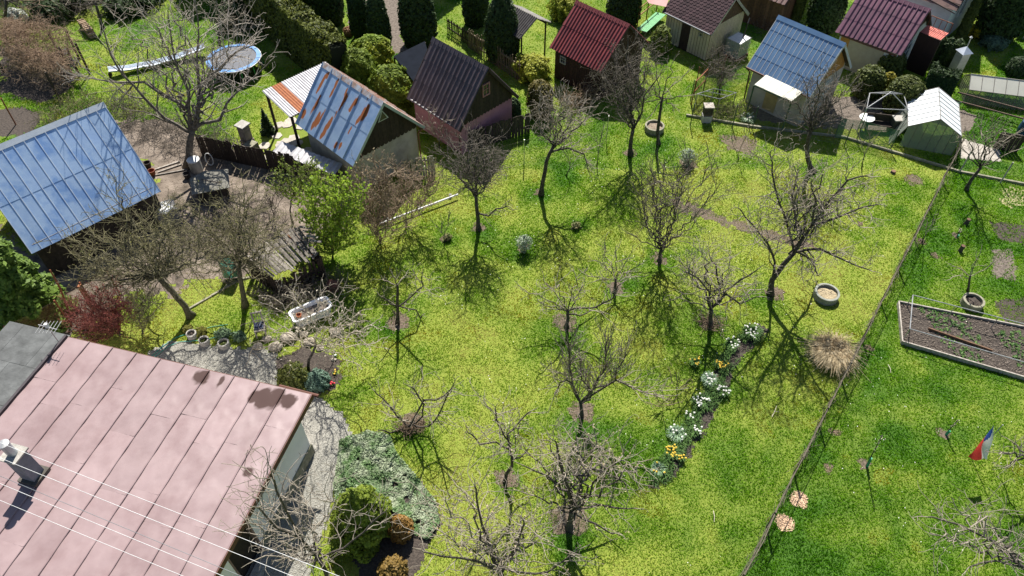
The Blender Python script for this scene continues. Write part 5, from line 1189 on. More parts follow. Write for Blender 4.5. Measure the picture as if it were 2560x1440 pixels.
# dark plank fence left of the rusty shed
def plank_fence(label, a, b, h, n, m, name='plank_fence', gap=.012, top=None, w=.02, jit=.03, rails=(.3, .8), lean=0):
    a = np.asarray(a); b = np.asarray(b); org = np.array([a[0], a[1], 0]); root = thing(name, label, 'fence', org)
    d = b - a; L = np.linalg.norm(d[:2]); ang_ = math.atan2(d[1], d[0]); pw = L / n
    for i in range(n):
        c = a + d * (i + .5) / n; hh = h * (1 + random.uniform(-jit, jit))
        o = MB()
        if top == 'point':
            x = pw * .5 - gap; o.add([(-x, -w / 2, 0), (x, -w / 2, 0), (x, -w / 2, hh - .06), (0, -w / 2, hh), (-x, -w / 2, hh - .06), (-x, w / 2, 0), (x, w / 2, 0), (x, w / 2, hh - .06), (0, w / 2, hh), (-x, w / 2, hh - .06)],
                  [(0, 1, 2, 3, 4), (9, 8, 7, 6, 5)] + [(k, 5 + k, 5 + (k + 1) % 5, (k + 1) % 5) for k in range(5)])
        else: o.box((0, 0, hh / 2), (pw - gap * 2, w, hh))
        o = o.build('picket' if gap > .02 else 'plank', m, root); o.location = tuple(c - org); o.rotation_euler = (random.gauss(0, .02) + lean, random.gauss(0, .025), ang_)
    for r_ in rails:
        nn = np.array([-d[1], d[0], 0]) / L * .03
        MB().beam(a - org + nn + np.array([0, 0, h * r_]), b - org + nn + np.array([0, 0, h * r_]), .05, .07).build('rail', m, root)
    return root
plank_fence('dark weathered plank fence left of the rusty shed', G(505, 388), G(745, 440), 1.25, 34, WOOD_D, gap=.003)
plank_fence('dark board fence behind the pink shed', G(1150, 385), G(1325, 330), 1.2, 22, PLANKW)
plank_fence('grey bleached board panel right of rusty shed', G(1010, 450), G(1090, 435), 1.15, 12, WOOD_G)
plank_fence('dark picket fence between the broad thujas', G(1118, 80), G(1205, 135), .95, 26, WOOD_D, 'picket_fence', gap=.035, top='point')
plank_fence('fence of rough upright sticks behind the dark roofed shed', G(1170, 118), G(1300, 205), 1.25, 34, mat('stick_wood', (.20, .15, .10), (.13, .10, .07), 6, .9), 'stick_fence', gap=.045, jit=.12, w=.03)
plank_fence('brown picket fence in front of the small greenhouse', G(2378, 262), G(2600, 322), .95, 44, mat('picket_brown', (.15, .10, .07), (.09, .065, .05), 5, .85, objvar=.2), 'picket_fence', gap=.045, top='point')
# green screen
gs_a, gs_b = G(2282, 272), G(2378, 300)
gsn = thing('screen', 'solid dark green garden screen below the clipped hedge', 'screen', gs_a)
MB().beam((0, 0, .55), tuple(gs_b - gs_a + np.array([0, 0, .55])), .03, 1.0).build('sheet', mat('green_sheet', (.015, .12, .06), (.012, .09, .045), 3, .6), gsn)
for t in (0, .5, 1): MB().tube([tuple((gs_b - gs_a) * t + np.array([0, -.03, 0])), tuple((gs_b - gs_a) * t + np.array([0, -.03, 1.12]))], .03, 6).build('post', GREENP, gsn)

# ------------------------------------------------------------------ greenhouses
def greenhouse(label, base_px, yaw, L, W, hw, hr, n, gm, fm, hip=0.0, name='greenhouse', lean=.25):
    b = G(*base_px) if len(base_px) == 2 else np.array(base_px); root = thing(name, label, 'greenhouse', b, R(yaw))
    prof = [(-W, 0), (-W + lean, hw), (0, hr), (W - lean, hw), (W, 0)]
    for i in range(n):
        x0, x1 = -L / 2 + L * i / n + .015, -L / 2 + L * (i + 1) / n - .015
        for k in range(4):
            (y0, z0), (y1, z1) = prof[k], prof[k + 1]
            MB().add([(x0, y0, z0), (x1, y0, z0), (x1, y1, z1), (x0, y1, z1)], [(0, 1, 2, 3)]).build('pane', gm[0] if k in (1, 2) else gm[1], root)
    for i in range(n + 1):
        x = -L / 2 + L * i / n; mb = MB()
        for k in range(4): mb.beam((x, prof[k][0], prof[k][1]), (x, prof[k + 1][0], prof[k + 1][1]), .03)
        mb.build('rib', fm, root)
    for (y, z) in prof: MB().beam((-L / 2, y, z), (L / 2, y, z), .035).build('rail', fm, root)
    for sx in (-1, 1):
        x = sx * L / 2
        m_ = 6
        for k in range(m_):
            y0, y1 = -W + lean + (2 * W - 2 * lean) * k / m_ + .015, -W + lean + (2 * W - 2 * lean) * (k + 1) / m_ - .015
            zf = lambda y: hw + (hr - hw) * (1 - abs(y) / (W - lean)) - .02
            p_ = [(x, y0, .02), (x, y1, .02), (x, y1, zf(y1)), (x, y0, zf(y0))]
            MB().add(p_, [(0, 1, 2, 3)]).build('pane', gm[1], root)
            MB().beam((x, y0 - .015, .02), (x, y0 - .015, zf(y0)), .025).build('mullion', fm, root)
    return root
def polyc(name, c, alpha):
    return mat(name, c, tuple(x * .88 for x in c), 1.2, .35, alpha=alpha, objvar=.05, spec=.5)
FRM = mat('greenhouse_frame', (.20, .19, .17), (.13, .12, .11), 5, .7)
gh = greenhouse('large greenhouse with white ridged roof panes and glass walls', (21.18, 31.33, 0), 70.7, 2.9, 1.68, 1.2, 1.9, 7, (polyc('white_pane', (.70, .74, .76), .93), polyc('glass_pane', (.34, .38, .33), .5)), FRM, lean=.45)
greenhouse('small low greenhouse with cream polycarbonate roof', (2475, 245), -14, 3.0, .85, .75, 1.25, 5, (polyc('cream_pane', (.58, .56, .48), .95), polyc('glass_pane2', (.30, .32, .26), .4)), FRM, name='small_greenhouse', lean=.12)

# ------------------------------------------------------------------ garden objects
# trampoline
tr = thing('trampoline', 'round trampoline with blue padded rim and green legs', 'trampoline', G(594, 178))
TRR = 1.48
mb = MB(); mb.lathe([(TRR - .2, .82), (.01, .82), ], n=40, cap=False); mb.build('mat', mat('tramp_mat', (.14, .145, .16), (.11, .115, .13), 2, .8), tr)
BLUEP = mat('blue_pad', (.11, .27, .52), (.07, .19, .42), 2.5, .6)
for k in range(8):
    a0 = k * math.pi / 4; ps = []
    for j in range(6):
        a = a0 + (math.pi / 4 - .01) * j / 5; zz = .86 + .015 * math.sin(j * 2 + k)
        ps.append([(TRR - .22) * math.cos(a), (TRR - .22) * math.sin(a), zz]); ps.append([TRR * math.cos(a), TRR * math.sin(a), zz - .01])
    MB().add(ps + [[x, y, z - .04] for x, y, z in ps], [(2 * j, 2 * j + 1, 2 * j + 3, 2 * j + 2) for j in range(5)] + [(2 * j + 12 + 2, 2 * j + 12 + 3, 2 * j + 13, 2 * j + 12) for j in range(5)] + [(2 * j + 1, 2 * j + 13, 2 * j + 15, 2 * j + 3) for j in range(5)]).build('rim_pad', BLUEP, tr)
mb = MB(); ring = [(1.5 * math.cos(a), 1.5 * math.sin(a), .82) for a in np.linspace(0, 2 * math.pi, 41)]; mb.tube(ring, .025, 6, False); mb.build('frame', STEEL, tr)
for k in range(4):
    a = k * math.pi / 2 + .5; mb = MB(); c, s_ = math.cos(a), math.sin(a); c2, s2 = math.cos(a + .5), math.sin(a + .5)
    mb.tube([(1.5 * c, 1.5 * s_, .82), (1.55 * c, 1.55 * s_, .04), (1.55 * c2, 1.55 * s2, .04), (1.5 * c2, 1.5 * s2, .82)], .03, 6); mb.build('leg', mat('green_leg', (.05, .35, .10), None, 3, .5), tr)
MB().lathe([(1.42, .05), (1.44, .6)], n=40, cap=False).build('skirt_net', mat('dark_net', (.012, .02, .015), None, 3, .9, alpha=.55), tr)
# white slide / trough lying on the lawn
sa, sb = G(272, 178, .35), G(512, 118, .45)
sl = thing('slide', 'long white plastic slide lying across the upper lawn', 'slide', (sa[0], sa[1], 0))
d = sb - sa; L = np.linalg.norm(d); n_ = 20; nn = np.array([-d[1], d[0], 0]) / np.hypot(d[0], d[1]); V = []; F = []
for i in range(n_ + 1):
    t = i / n_; c = d * t + np.array([0, 0, .35 - .28 * math.sin(t * math.pi) ** .8 + .02 * math.sin(t * 25)])
    for o_, z in ((-.28, .14), (-.24, .13), (-.20, .02), (0, 0), (.20, .02), (.24, .13), (.28, .14)): V.append(c + nn * o_ + np.array([0, 0, z]))
for i in range(n_):
    for k in range(6): F.append((i * 7 + k, (i + 1) * 7 + k, (i + 1) * 7 + k + 1, i * 7 + k + 1))
npmesh('chute', np.array(V), np.array(F), mat('slide_plastic', (.60, .66, .72), (.52, .60, .70), 2, .5), sl)
MB().beam((0, 0, 0), (0, 0, .3), .3, .06).build('support', WOOD_D, sl)
# play tower stair / swing frame by the slide
pt = thing('play_frame', 'dark wooden climbing frame at the top of white slide', 'play frame', G(215, 190))
q0 = G(215, 190)
def pq(u, v, z=0): return G(u, v, z) - q0
for (u, v) in ((160, 160), (185, 195), (225, 185), (200, 150)): MB().beam(pq(u, v), pq(u, v) + np.array([0, 0, 1.9]), .09).build('post', WOOD_D, pt)
for k in range(7): MB().beam(pq(150 + k * 7, 135 + k * 1.5, 1.2), pq(160 + k * 7, 158 + k * 1.5, 1.0), .07, .03).build('slat', WOOD_D, pt)
MB().box(tuple(pq(178, 170) + np.array([0, 0, 1.0])), (.6, .7, .06), .4).build('platform', WOOD_G, pt)
MB().box(tuple(pq(185, 182) + np.array([0, 0, .6])), (.5, .05, .5), .4).build('panel', mat('teal_panel', (.10, .25, .30), None, 3, .6), pt)
# dry vine arbour
arb = thing('arbour', 'pergola smothered in dry brown climbing stems', 'pergola', G(110, 200))
q0 = G(110, 200)
for (u, v) in ((10, 180), (150, 250), (60, 120), (200, 190)): MB().beam(pq(u, v), pq(u, v) + np.array([0, 0, 1.7]), .09).build('post', WOOD_D, arb)
ga = Grow(99); PV = dict(STY['dense'], lv=1, up=-.03, wig=.3, dens=(2., 1.))
for k in range(2000):
    cx, cy = random.random(), random.random()
    p = G(10, 180) * (1 - cx) * (1 - cy) + G(175, 225) * cx * (1 - cy) + G(55, 105) * (1 - cx) * cy + G(215, 165) * cx * cy
    z = 1.75 + .45 * math.sin(cx * 5 + 1) * math.sin(cy * 4) + random.gauss(0, .12) if random.random() < .72 else random.uniform(.4, 1.7)
    if z < 1.6: p = p + (G(150, 250) - G(150, 215)) * random.uniform(.3, 1)
    ga.branch(Vector((p[0], p[1], z)), Vector((random.gauss(0, 1), random.gauss(0, 1), random.gauss(0, .35))).normalized(), random.uniform(.5, 1.1), .011, 0, PV)
Sg = ga.L + ga.T
V, F = segs_mesh([list(a[0]) for a in Sg], [list(a[1]) for a in Sg], [a[2] for a in Sg], [a[3] for a in Sg], 3)
npmesh('vine_stems', V, F, DRYV, arb, q0)
# hedge of dry tangled scrub in front of walnut and along the barn
def scrub(label, poly, n, h, m, seed, name='dry_scrub', r=.009, ln=(.3, .8), st='dense', up=.05, lv=1, buds=None):
    g_ = Grow(seed); rr = g_.r; pp_ = [G(u, v)[:2] for u, v in poly]; org = np.array([*np.mean(pp_, 0), 0])
    xs_ = [p[0] for p in pp_]; ys_ = [p[1] for p in pp_]; k = 0
    P = dict(STY[st], lv=lv, up=up)
    while k < n:
        x, y = rr.uniform(min(xs_), max(xs_)), rr.uniform(min(ys_), max(ys_))
        if not inpoly(np.array([x]), np.array([y]), pp_)[0]: continue
        k += 1
        g_.branch(Vector((x, y, rr.random() ** 2 * h * .6)), Vector((rr.gauss(0, .7), rr.gauss(0, .7), rr.uniform(.1, 1))).normalized(), rr.uniform(*ln), r, 0, P)
    Sg = g_.L + g_.T; V, F = segs_mesh([list(a[0]) for a in Sg], [list(a[1]) for a in Sg], [a[2] for a in Sg], [a[3] for a in Sg], 3)
    root = thing(name, label, 'scrub', org); npmesh('stems', V, F, m, root, org)
    if buds:
        P_ = np.array([list(a[1]) for a in Sg if rr.random() < buds[2]]); V, F = quads_cloud(P_, buds[1], seed=seed); npmesh('leaves', V, F, buds[0], root, org, fattrs={'rnd': rng.random(len(F))})
    return root
scrub('tangle of dry brambles at the foot of the tall bare tree', [(310, 330), (270, 250), (330, 240), (430, 300), (560, 330), (640, 395), (560, 400), (480, 395), (390, 370)], 800, 1.2, TWIGD, 201)
scrub('sparse greenish scrub behind the barn roof', [(90, 300), (230, 240), (280, 270), (270, 300), (140, 350)], 330, .8, TWIGG, 202, buds=(BUDM, .05, .3))
scrub('dry leafless climber over the red shed corner and fence', [(1420, 290), (1500, 255), (1500, 235), (1400, 265)], 260, 1.3, DRYV, 203)
scrub('weathered twig pile under the plank shack front', [(640, 745), (720, 720), (800, 700), (790, 730), (690, 775)], 160, .4, TWIGD, 204)
scrub('dead weeds and twigs littering the dirt yard below the hutch', [(440, 560), (560, 500), (680, 500), (720, 560), (620, 640), (480, 650)], 260, .25, TWIGD, 208, ln=(.25, .7))
scrub('dark bramble thicket between plank shack and bathtub', [(650, 740), (760, 725), (830, 700), (870, 690), (850, 740), (760, 770), (680, 790)], 260, .6, TWIGD, 209, ln=(.3, .8), buds=(BUDM, .045, .12))
scrub('thicket of bare stems at the top left edge', [(0, 60), (0, -20), (280, -20), (300, 30), (130, 70)], 420, 1.2, TWIGD, 205, ln=(.6, 1.4))
scrub('low twiggy perennials beside the vegetable frames', [(1735, 275), (1860, 270), (1880, 300), (1750, 300)], 200, .5, TWIGG, 206, buds=(BUDG, .05, .25))
scrub('dead stems in front of the purple cottage hedge row', [(1885, 40), (1960, 60), (1950, 95), (1890, 90)], 120, .7, TWIGD, 207)
# plank shack
shk = thing('plank_shack', 'collapsed looking low shack roofed with loose weathered planks', 'shack', G(735, 690))
q0 = G(735, 690)
c = [pq(612, 640, 1.25), pq(745, 565, 1.5), pq(800, 640, 1.3), pq(690, 700, 1.05)]
npl = 18
WOOD_SH = mat('wood_shack', (.26, .235, .20), (.11, .095, .08), 9, .95, objvar=.5)
for i in range(npl):
    t0, t1 = (i + random.uniform(.02, .12)) / npl, (i + random.uniform(.82, .98)) / npl
    a, b = c[0] + (c[1] - c[0]) * t0, c[3] + (c[2] - c[3]) * t0; a2, b2 = c[0] + (c[1] - c[0]) * t1, c[3] + (c[2] - c[3]) * t1
    e0, e1_ = random.uniform(-.06, .12), random.uniform(.88, 1.08); dz = np.array([0, 0, random.uniform(0, .06)])
    dz = dz + np.array([0, 0, random.choice((0, 0, .05, .12))]); vs = [a + (b - a) * e0 + dz, a2 + (b2 - a2) * e0 + dz, a2 + (b2 - a2) * e1_ + dz, a + (b - a) * e1_ + dz]
    MB().add(vs + [v - np.array([0, 0, .025]) for v in vs], [(0, 3, 2, 1), (4, 5, 6, 7), (0, 1, 5, 4), (1, 2, 6, 5), (2, 3, 7, 6), (3, 0, 4, 7)]).build('plank', WOOD_SH, shk)
for i in range(4):
    t = (i + .5) / 4; a, b = c[1] + (c[2] - c[1]) * t * .6 + np.array([0, 0, .09]), c[1] + (c[2] - c[1]) * t * .6 + np.array([.55, -.1, .08])
    MB().beam(a, b, .12, .025).build('plank', WOOD_G, shk)
for i, p in enumerate(c): MB().beam((p[0], p[1], 0), p - np.array([0, 0, .05]), .09).build('post', WOOD_D, shk)
for (a, b, z) in ((0, 3, .5), (3, 2, .3), (3, 2, .6), (2, 1, .4), (3, 2, .05)):  # dark boards added round the sides, standing for the shade under the roof
    A_, B_ = c[a].copy(), c[b].copy(); A_[2] = B_[2] = z; MB().beam(A_, B_, .03, .2).build('shade_plank', WOOD_D, shk)
for (a, b) in ((3, 2), (2, 1), (0, 3)):
    for k in range(9):
        if random.random() < .15: continue
        A_ = c[a] + (c[b] - c[a]) * (k + .5) / 9; MB().beam((A_[0], A_[1], 0), (A_[0] + random.gauss(0, .03), A_[1], A_[2] - .08), .13, .025, up=(0, 1, 0)).build('shade_plank', WOOD_D, shk)
MB().beam(pq(720, 588, 1.45), pq(782, 640, 1.2), .05).build('pole', RUSTP, shk)
tag(MB().box((0, 0, 0), (.05, .05, .05)).build('block', WOOD_G, shk)) if False else None
# upside down crate + table on the yard
hut = thing('hutch', 'small dark hutch with grey felt lid in the dirt yard', 'hutch', G(535, 485), R(22))
MB().box((0, 0, .35), (1.35, .9, .7)).build('box', PLANKW, hut)
mb = MB(); mb.add([(-.85, -.62, .72), (.82, -.70, .70), (.95, .50, .84), (-.1, .72, .88), (-.8, .5, .82)] + [(-.85, -.62, .69), (.82, -.70, .67), (.95, .50, .81), (-.1, .72, .85), (-.8, .5, .79)], [(0, 1, 2, 3, 4), (9, 8, 7, 6, 5)] + [(k, 5 + k, 5 + (k + 1) % 5, (k + 1) % 5) for k in range(5)]); mb.build('lid', mat('grey_felt', (.21, .20, .17), (.14, .135, .115), 4, .95, bump=.3), hut)
MB().beam((-.3, .1, .9), (.5, -.4, .82), .03).build('stick', WOOD_D, hut)
brl = thing('barrel', 'white topped barrel standing beside the hutch', 'barrel', G(494, 428))
MB().lathe([(.26, 0), (.29, .1), (.29, .6), (.27, .68)], n=20).build('body', mat('barrel_plastic', (.42, .42, .38), None, 3, .6), brl)
MB().lathe([(.30, .68), (.30, .72), (.02, .73)], n=20).build('lid', WHITE, brl)
o = thing('bucket', 'dark tipped bucket in front of the barrel', 'bucket', G(470, 445)); MB().lathe([(.13, 0), (.18, .3), (.16, .3), (.12, .03)], n=14).build('body', mat('dark_bucket', (.06, .05, .045), None, 3, .7), o)
hoop = thing('hoop', 'upright pale oval hoop leaning by the tall bare tree', 'hoop', G(528, 412)); MB().tube([(.18 * math.cos(a), .1 * math.sin(a) * .3, .34 + .34 * math.sin(a)) for a in np.linspace(0, 2 * math.pi, 25)], .025, 6, False).build('ring', WHITE, hoop)
for i, (a, b) in enumerate([((380, 428), (450, 405)), ((395, 432), (455, 412)), ((385, 440), (470, 425))]):
    o = MB().beam(G(*a) + np.array([0, 0, .04]), G(*b) + np.array([0, 0, .05]), .07, .04).build('loose_board', WOOD_G); tag(o, ['topmost', 'middle', 'lowest'][i] + ' of three loose boards lying on the dirt yard', 'board', 'boards on the yard')
wh = thing('junk_pile', 'white sheets and grey boxes stacked at the barn corner', 'pile', G(425, 545), R(30))
MB().box((0, 0, .35), (.9, .8, .7)).build('box', mat('grey_box', (.26, .25, .24), None, 3, .8), wh)
for k in range(3): MB().box((.1 * k - .15, .2 - .28 * k, .73 + .02 * k), (.55, .3, .015), .3 * k).build('sheet', WHITE, wh)
for i, (u, v, c_) in enumerate([(372, 418, (.05, .035, .03)), (383, 438, (.24, .07, .035))]):
    o = thing('flower_pot', ['dark pot at the barn gable', 'terracotta pot at the barn gable'][i], 'pot', G(u, v)); MB().lathe([(.12, 0), (.18, .3), (.15, .3), (.1, .05)], n=14).build('body', mat('pot%d' % i, c_, None, 3, .8), o)
# brick grill
gl = thing('garden_grill', 'brick garden grill with square chimney and slab cap', 'grill', G(625, 372), R(-30))
GBR = mat('grill_brick', (.34, .29, .23), (.24, .20, .16), 5, .95, objvar=.15)
for k in range(9):
    for j in range(2):
        MB().box((0, .18 * 0 + (j - .5) * .21 * 1.02, .62 + k * .085), (.42, .21, .08)).build('brick_course', GBR, gl)
MB().box((.0, 0, 1.46), (.56, .56, .07)).build('cap', CONC, gl)
MB().box((0, 0, .3), (.5, .5, .6)).build('hearth', GBR, gl)
MB().box((.45, -.35, .32), (.5, .8, .64)).build('worktop', CONCD, gl)
# bathtub planter
bt = G(783, 795); bang = math.atan2(*(G(830, 752) - G(740, 790))[[1, 0]])
bth = thing('bathtub', 'old white bathtub used as a planter with flower pot inside', 'bathtub', bt, bang)
mb = MB(); Lb, Wb = .82, .36; n_ = 28
def rr_(a, L_, W_, p=6):
    c, s_ = math.cos(a), math.sin(a); return (L_ * math.copysign(abs(c) ** (2 / p), c), W_ * math.copysign(abs(s_) ** (2 / p), s_))
rings = [(.70, .27, .08), (.78, .33, .50), (.84, .38, .55), (.83, .37, .575), (.76, .30, .57), (.70, .26, .42)]
vs = [(*rr_(2 * math.pi * k / n_, L_, W_), z) for L_, W_, z in rings for k in range(n_)]
fs = [(i * n_ + k, i * n_ + (k + 1) % n_, (i + 1) * n_ + (k + 1) % n_, (i + 1) * n_ + k) for i in range(5) for k in range(n_)] + [tuple(range(n_))[::-1]]
mb.add(vs, fs); mb.build('tub', mat('enamel', (.80, .80, .80), (.72, .72, .71), 3, .3), bth)
MB().add([(*rr_(2 * math.pi * k / n_, .67, .225), .44) for k in range(n_)], [tuple(range(n_))]).build('soil', SOILG, bth)
MB().lathe([(.08, .44), (.11, .56), (.09, .56), (.07, .46)], c=(-.5, -.02, 0), n=14).build('flower_pot', mat('terracotta', (.42, .13, .05), None, 4, .8), bth)
for sx in (-.5, .5): MB().box((sx, 0, .04), (.2, .5, .08)).build('foot', CONC, bth)
# chair-like grey garden seat and rockery
ck = thing('garden_chair', 'grey weathered garden chair beside the rockery', 'chair', G(655, 835), R(15))
MB().box((0, 0, .42), (.42, .42, .05)).build('seat', WOOD_G, ck)
for sx in (-1, 1):
    for sy in (-1, 1): MB().box((sx * .18, sy * .18, .2), (.05, .05, .4)).build('leg', WOOD_G, ck)
    MB().beam((sx * .18, .2, .42), (sx * .18, .3, .95), .05).build('back_post', WOOD_G, ck)
for k in range(4): MB().beam((-.15 + .1 * k, .22, .5), (-.15 + .1 * k, .3, .92), .06, .015).build('back_slat', WOOD_G, ck)
MB().box((0, .05, .47), (.36, .34, .05)).build('cushion', mat('navy_cushion', (.05, .06, .10), None, 3, .9), ck)
MB().box((0, .31, .96), (.44, .05, .06)).build('back_rail', WOOD_G, ck)
ROCK = mat('rock', (.40, .35, .28), (.24, .21, .17), 4, .95, bump=.6, bscale=12, objvar=.2)
def rock(label, u, v, r, seed, m=ROCK, sq=.6, name='rock', group='rockery stones', z=0):
    g_ = random.Random(seed); mb = MB(); n_, m_ = 10, 6; vs = []
    for i in range(m_ + 1):
        ph = math.pi * i / m_
        for k in range(n_):
            a = 2 * math.pi * k / n_; q = r * g_.uniform(.78, 1.12); vs.append((q * math.sin(ph) * math.cos(a), q * .85 * math.sin(ph) * math.sin(a), q * sq * math.cos(ph)))
    mb.add(vs, [(i * n_ + k, (i + 1) * n_ + k, (i + 1) * n_ + (k + 1) % n_, i * n_ + (k + 1) % n_) for i in range(m_) for k in range(n_)])
    o = mb.build(name, m); o.location = tuple(G(u, v) + np.array([0, 0, r * sq * .45 + z])); return tag(o, label, 'rock', group)
for i, (u, v, r, lab) in enumerate([(722, 848, .34, 'large tan boulder in the rockery'), (760, 838, .2, 'small tan stone between boulders'), (775, 858, .26, 'pinkish stone right of the tan boulder'), (690, 870, .28, 'grey stone at the lower left of rockery'), (645, 868, .22, 'tan stone at the left end of rockery'), (838, 833, .26, 'pale grey flat stone right of bathtub'), (668, 850, .2, 'dark stone below the grey chair'), (800, 872, .16, 'small stone under the ornamental tree'), (835, 900, .12, 'tiny white stone at the soil edge')]):
    rock(lab, u, v, r, 300 + i)
stp = rock('big red brown tree stump by the plank shack', 835, 725, .33, 320, mat('red_bark', (.20, .085, .065), (.11, .05, .04), 6, .95, bump=.8, bscale=16), 1.0, 'tree_stump', None, .1); stp['category'] = 'stump'
for i, (u, v, h, r, lab) in enumerate([(2232, 432, .12, .11, 'low cut stump in the upper lawn before the greenhouse'), (2415, 560, .3, .09, 'upper short dark post stump in the right plot'), (2400, 628, .34, .09, 'lower short dark post stump in the right plot')]):
    o = thing('tree_stump', lab, 'stump', G(u, v)); MB().lathe([(r * 1.2, -.02), (r, .08), (r, h)], n=12).build('body', BARK, o); MB().lathe([(r * .97, h + .003), (.005, h + .004)], n=12).build('cut_face', WOOD_B, o)
# stone ring planters
def ringpl(label, u, v, r, h, m, fill, seed=0, name='concrete_ring', wall=.09):
    o = thing(name, label, 'ring', G(u, v))
    MB().lathe([(r, 0), (r, h), (r - .02, h + .01), (r - wall, h + .01), (r - wall, h * .4)], n=36, cap=False).build('wall', m, o)
    g_ = np.random.default_rng(seed); n_ = 12
    k = 14; V = [[0, 0, h * .75]]; F = []
    for i in range(1, 5):
        for j in range(k):
            a = 2 * math.pi * j / k; q = (r - wall) * i / 4; V.append([q * math.cos(a), q * math.sin(a), h * (.78 - .05 * i) + g_.normal() * .025])
    mb = MB(); fs = [(0, 1 + j, 1 + (j + 1) % k) for j in range(k)] + [(1 + (i - 1) * k + j, 1 + i * k + j, 1 + i * k + (j + 1) % k, 1 + (i - 1) * k + (j + 1) % k) for i in range(1, 4) for j in range(k)]
    mb.add(V, fs); mb.build('fill', fill, o, smooth=True); return o
ringpl('large grey concrete well ring filled with straw on the lawn', 2063, 742, .50, .30, mat('ring_grey', (.27, .28, .24), (.20, .21, .18), 3, .85), mat('straw_fill', (.46, .38, .24), (.30, .24, .15), 14, 1, bump=1, bscale=25))
ringpl('mossy concrete ring of soil with young shoots at right', 2427, 762, .42, .3, CONCD, SOIL, 1)
ringpl('round stone planter ring behind the thin fruit tree', 1635, 325, .5, .3, CONCD, mat('leaf_litter', (.34, .27, .2), (.16, .12, .09), 12, 1, bump=1, bscale=25), 2)
for i, (u, v, r, lab) in enumerate([(482, 842, .2, 'leftmost round stone planter on the gravel'), (513, 858, .2, 'middle round stone planter on the gravel'), (562, 865, .22, 'right round stone planter on the gravel')]):
    ringpl(lab, u, v, r, .24, CONC, leafmat('moss_fill', (.08, .10, .02), (.2, .2, .05), None) if i else SOIL, 3 + i, 'stone_planter', .05)
for i, (u, v, r, lab) in enumerate([(468, 825, .2, 'mossy cushion plant at the planter row start'), (505, 832, .24, 'mossy cushion plant in the planter row'), (560, 840, .3, 'blue green leafy plant between planters'), (600, 845, .25, 'green plant right of planter row')]):
    ball(lab, u, v, r, r * .8, leafmat('moss%d' % i, (.08, .09, .015), (.24, .22, .04), None, .3) if i < 2 else leafmat('lav%d' % i, (.10, .17, .09), (.28, .38, .22), None, .3), 700, 400 + i, .045, 'plants along the gravel', 'garden_plant', 'plant', .3)
# garden hose
HOSE = mat('hose_teal', (.03, .30, .24), (.025, .24, .19), 3, .5)
hp = [(375, 895), (410, 865), (440, 845), (480, 832), (530, 818), (570, 812)]
o = MB().tube([tuple(G(u, v) + np.array([0, 0, .03])) for u, v in hp], .014, 6).build('garden_hose', HOSE); tag(o, 'upper teal garden hose crossing the gravel', 'hose')
hp = [(380, 900), (420, 868), (450, 856), (500, 853), (540, 845), (600, 830)]
o = MB().tube([tuple(G(u, v) + np.array([0, 0, .045])) for u, v in hp], .014, 6).build('garden_hose', HOSE); tag(o, 'lower teal garden hose running to the planters', 'hose')
# white pole on supports
wp = thing('white_pole', 'long white pole lying along the upper lawn edge', 'pole', G(950, 560))
q0 = G(950, 560); MB().tube([tuple(pq(948, 560, .22)), tuple(pq(1145, 486, .22))], .045, 8).build('pipe', WHITE, wp)
for t in (.1, .5, .9): p = pq(948, 560, 0) * (1 - t) + pq(1145, 486, 0) * t; MB().box(tuple(p + np.array([0, 0, .085])), (.12, .12, .17)).build('support', CONC, wp)
# red trellis and pale trellis frames, hive-like column
tl = thing('trellis', 'rust red metal trellis frame beside the vegetable bed', 'trellis', G(1728, 275))
q0 = G(1728, 275)
for (u, v) in ((1728, 262), (1757, 232)): MB().tube([tuple(pq(u, v)), tuple(pq(u, v) + np.array([0, 0, 1.5]))], .03, 6).build('post', RUSTP, tl)
for z in (1.45, .8): MB().beam(pq(1728, 262) + np.array([0, 0, z]), pq(1757, 232) + np.array([0, 0, z]), .05).build('rail', RUSTP, tl)
tl = thing('trellis', 'pale metal support frames over the vegetable bed', 'trellis', G(1800, 290))
q0 = G(1800, 290)
for (u, v) in ((1735, 275), (1775, 262), (1830, 272), (1790, 288)): MB().tube([tuple(pq(u, v)), tuple(pq(u, v) + np.array([0, 0, 1.0]))], .022, 6).build('post', STEEL, tl)
for a, b in (((1735, 275), (1775, 262)), ((1775, 262), (1830, 272)), ((1830, 272), (1790, 288)), ((1790, 288), (1735, 275)), ((1755, 268), (1812, 280))): MB().tube([tuple(pq(*a) + np.array([0, 0, 1.0])), tuple(pq(*b) + np.array([0, 0, 1.0]))], .018, 6).build('rail', STEEL, tl)
hv = thing('pedestal_box', 'tall brown box on white base beside the wire fence', 'box', G(1764, 302))
MB().box((0, 0, .2), (.48, .45, .4)).build('base', mat('pale_base', (.52, .50, .48), None, 3, .8), hv)
MB().box((0, 0, .65), (.42, .4, .5)).build('box', WOOD_D, hv)
MB().box((0, 0, .93), (.5, .48, .06)).build('roof', WOOD_G, hv)
# gazebo frame
gz = thing('gazebo_frame', 'bare white folding gazebo frame without cover', 'gazebo', G(2195, 320))
q0 = G(2195, 320); cn = [pq(2150, 292), pq(2142, 330), pq(2243, 335), pq(2232, 295)]; ctr = sum(cn) / 4 + np.array([0, 0, 2.0])
for p in cn:
    MB().tube([tuple(p), tuple(p + np.array([0, 0, 1.45]))], .03, 6).build('leg', STEEL, gz)
    MB().tube([tuple(p + np.array([0, 0, 1.45])), tuple(ctr)], .025, 6).build('rafter', STEEL, gz)
for k in range(4): MB().tube([tuple(cn[k] + np.array([0, 0, 1.45])), tuple(cn[(k + 1) % 4] + np.array([0, 0, 1.45]))], .022, 6).build('edge_rail', STEEL, gz)
tb = thing('garden_table', 'round white garden table near the gazebo frame', 'table', G(2156, 322))
MB().lathe([(.36, .66), (.38, .68), (.38, .70), (.01, .705)], n=28).build('table_top', WHITE, tb)
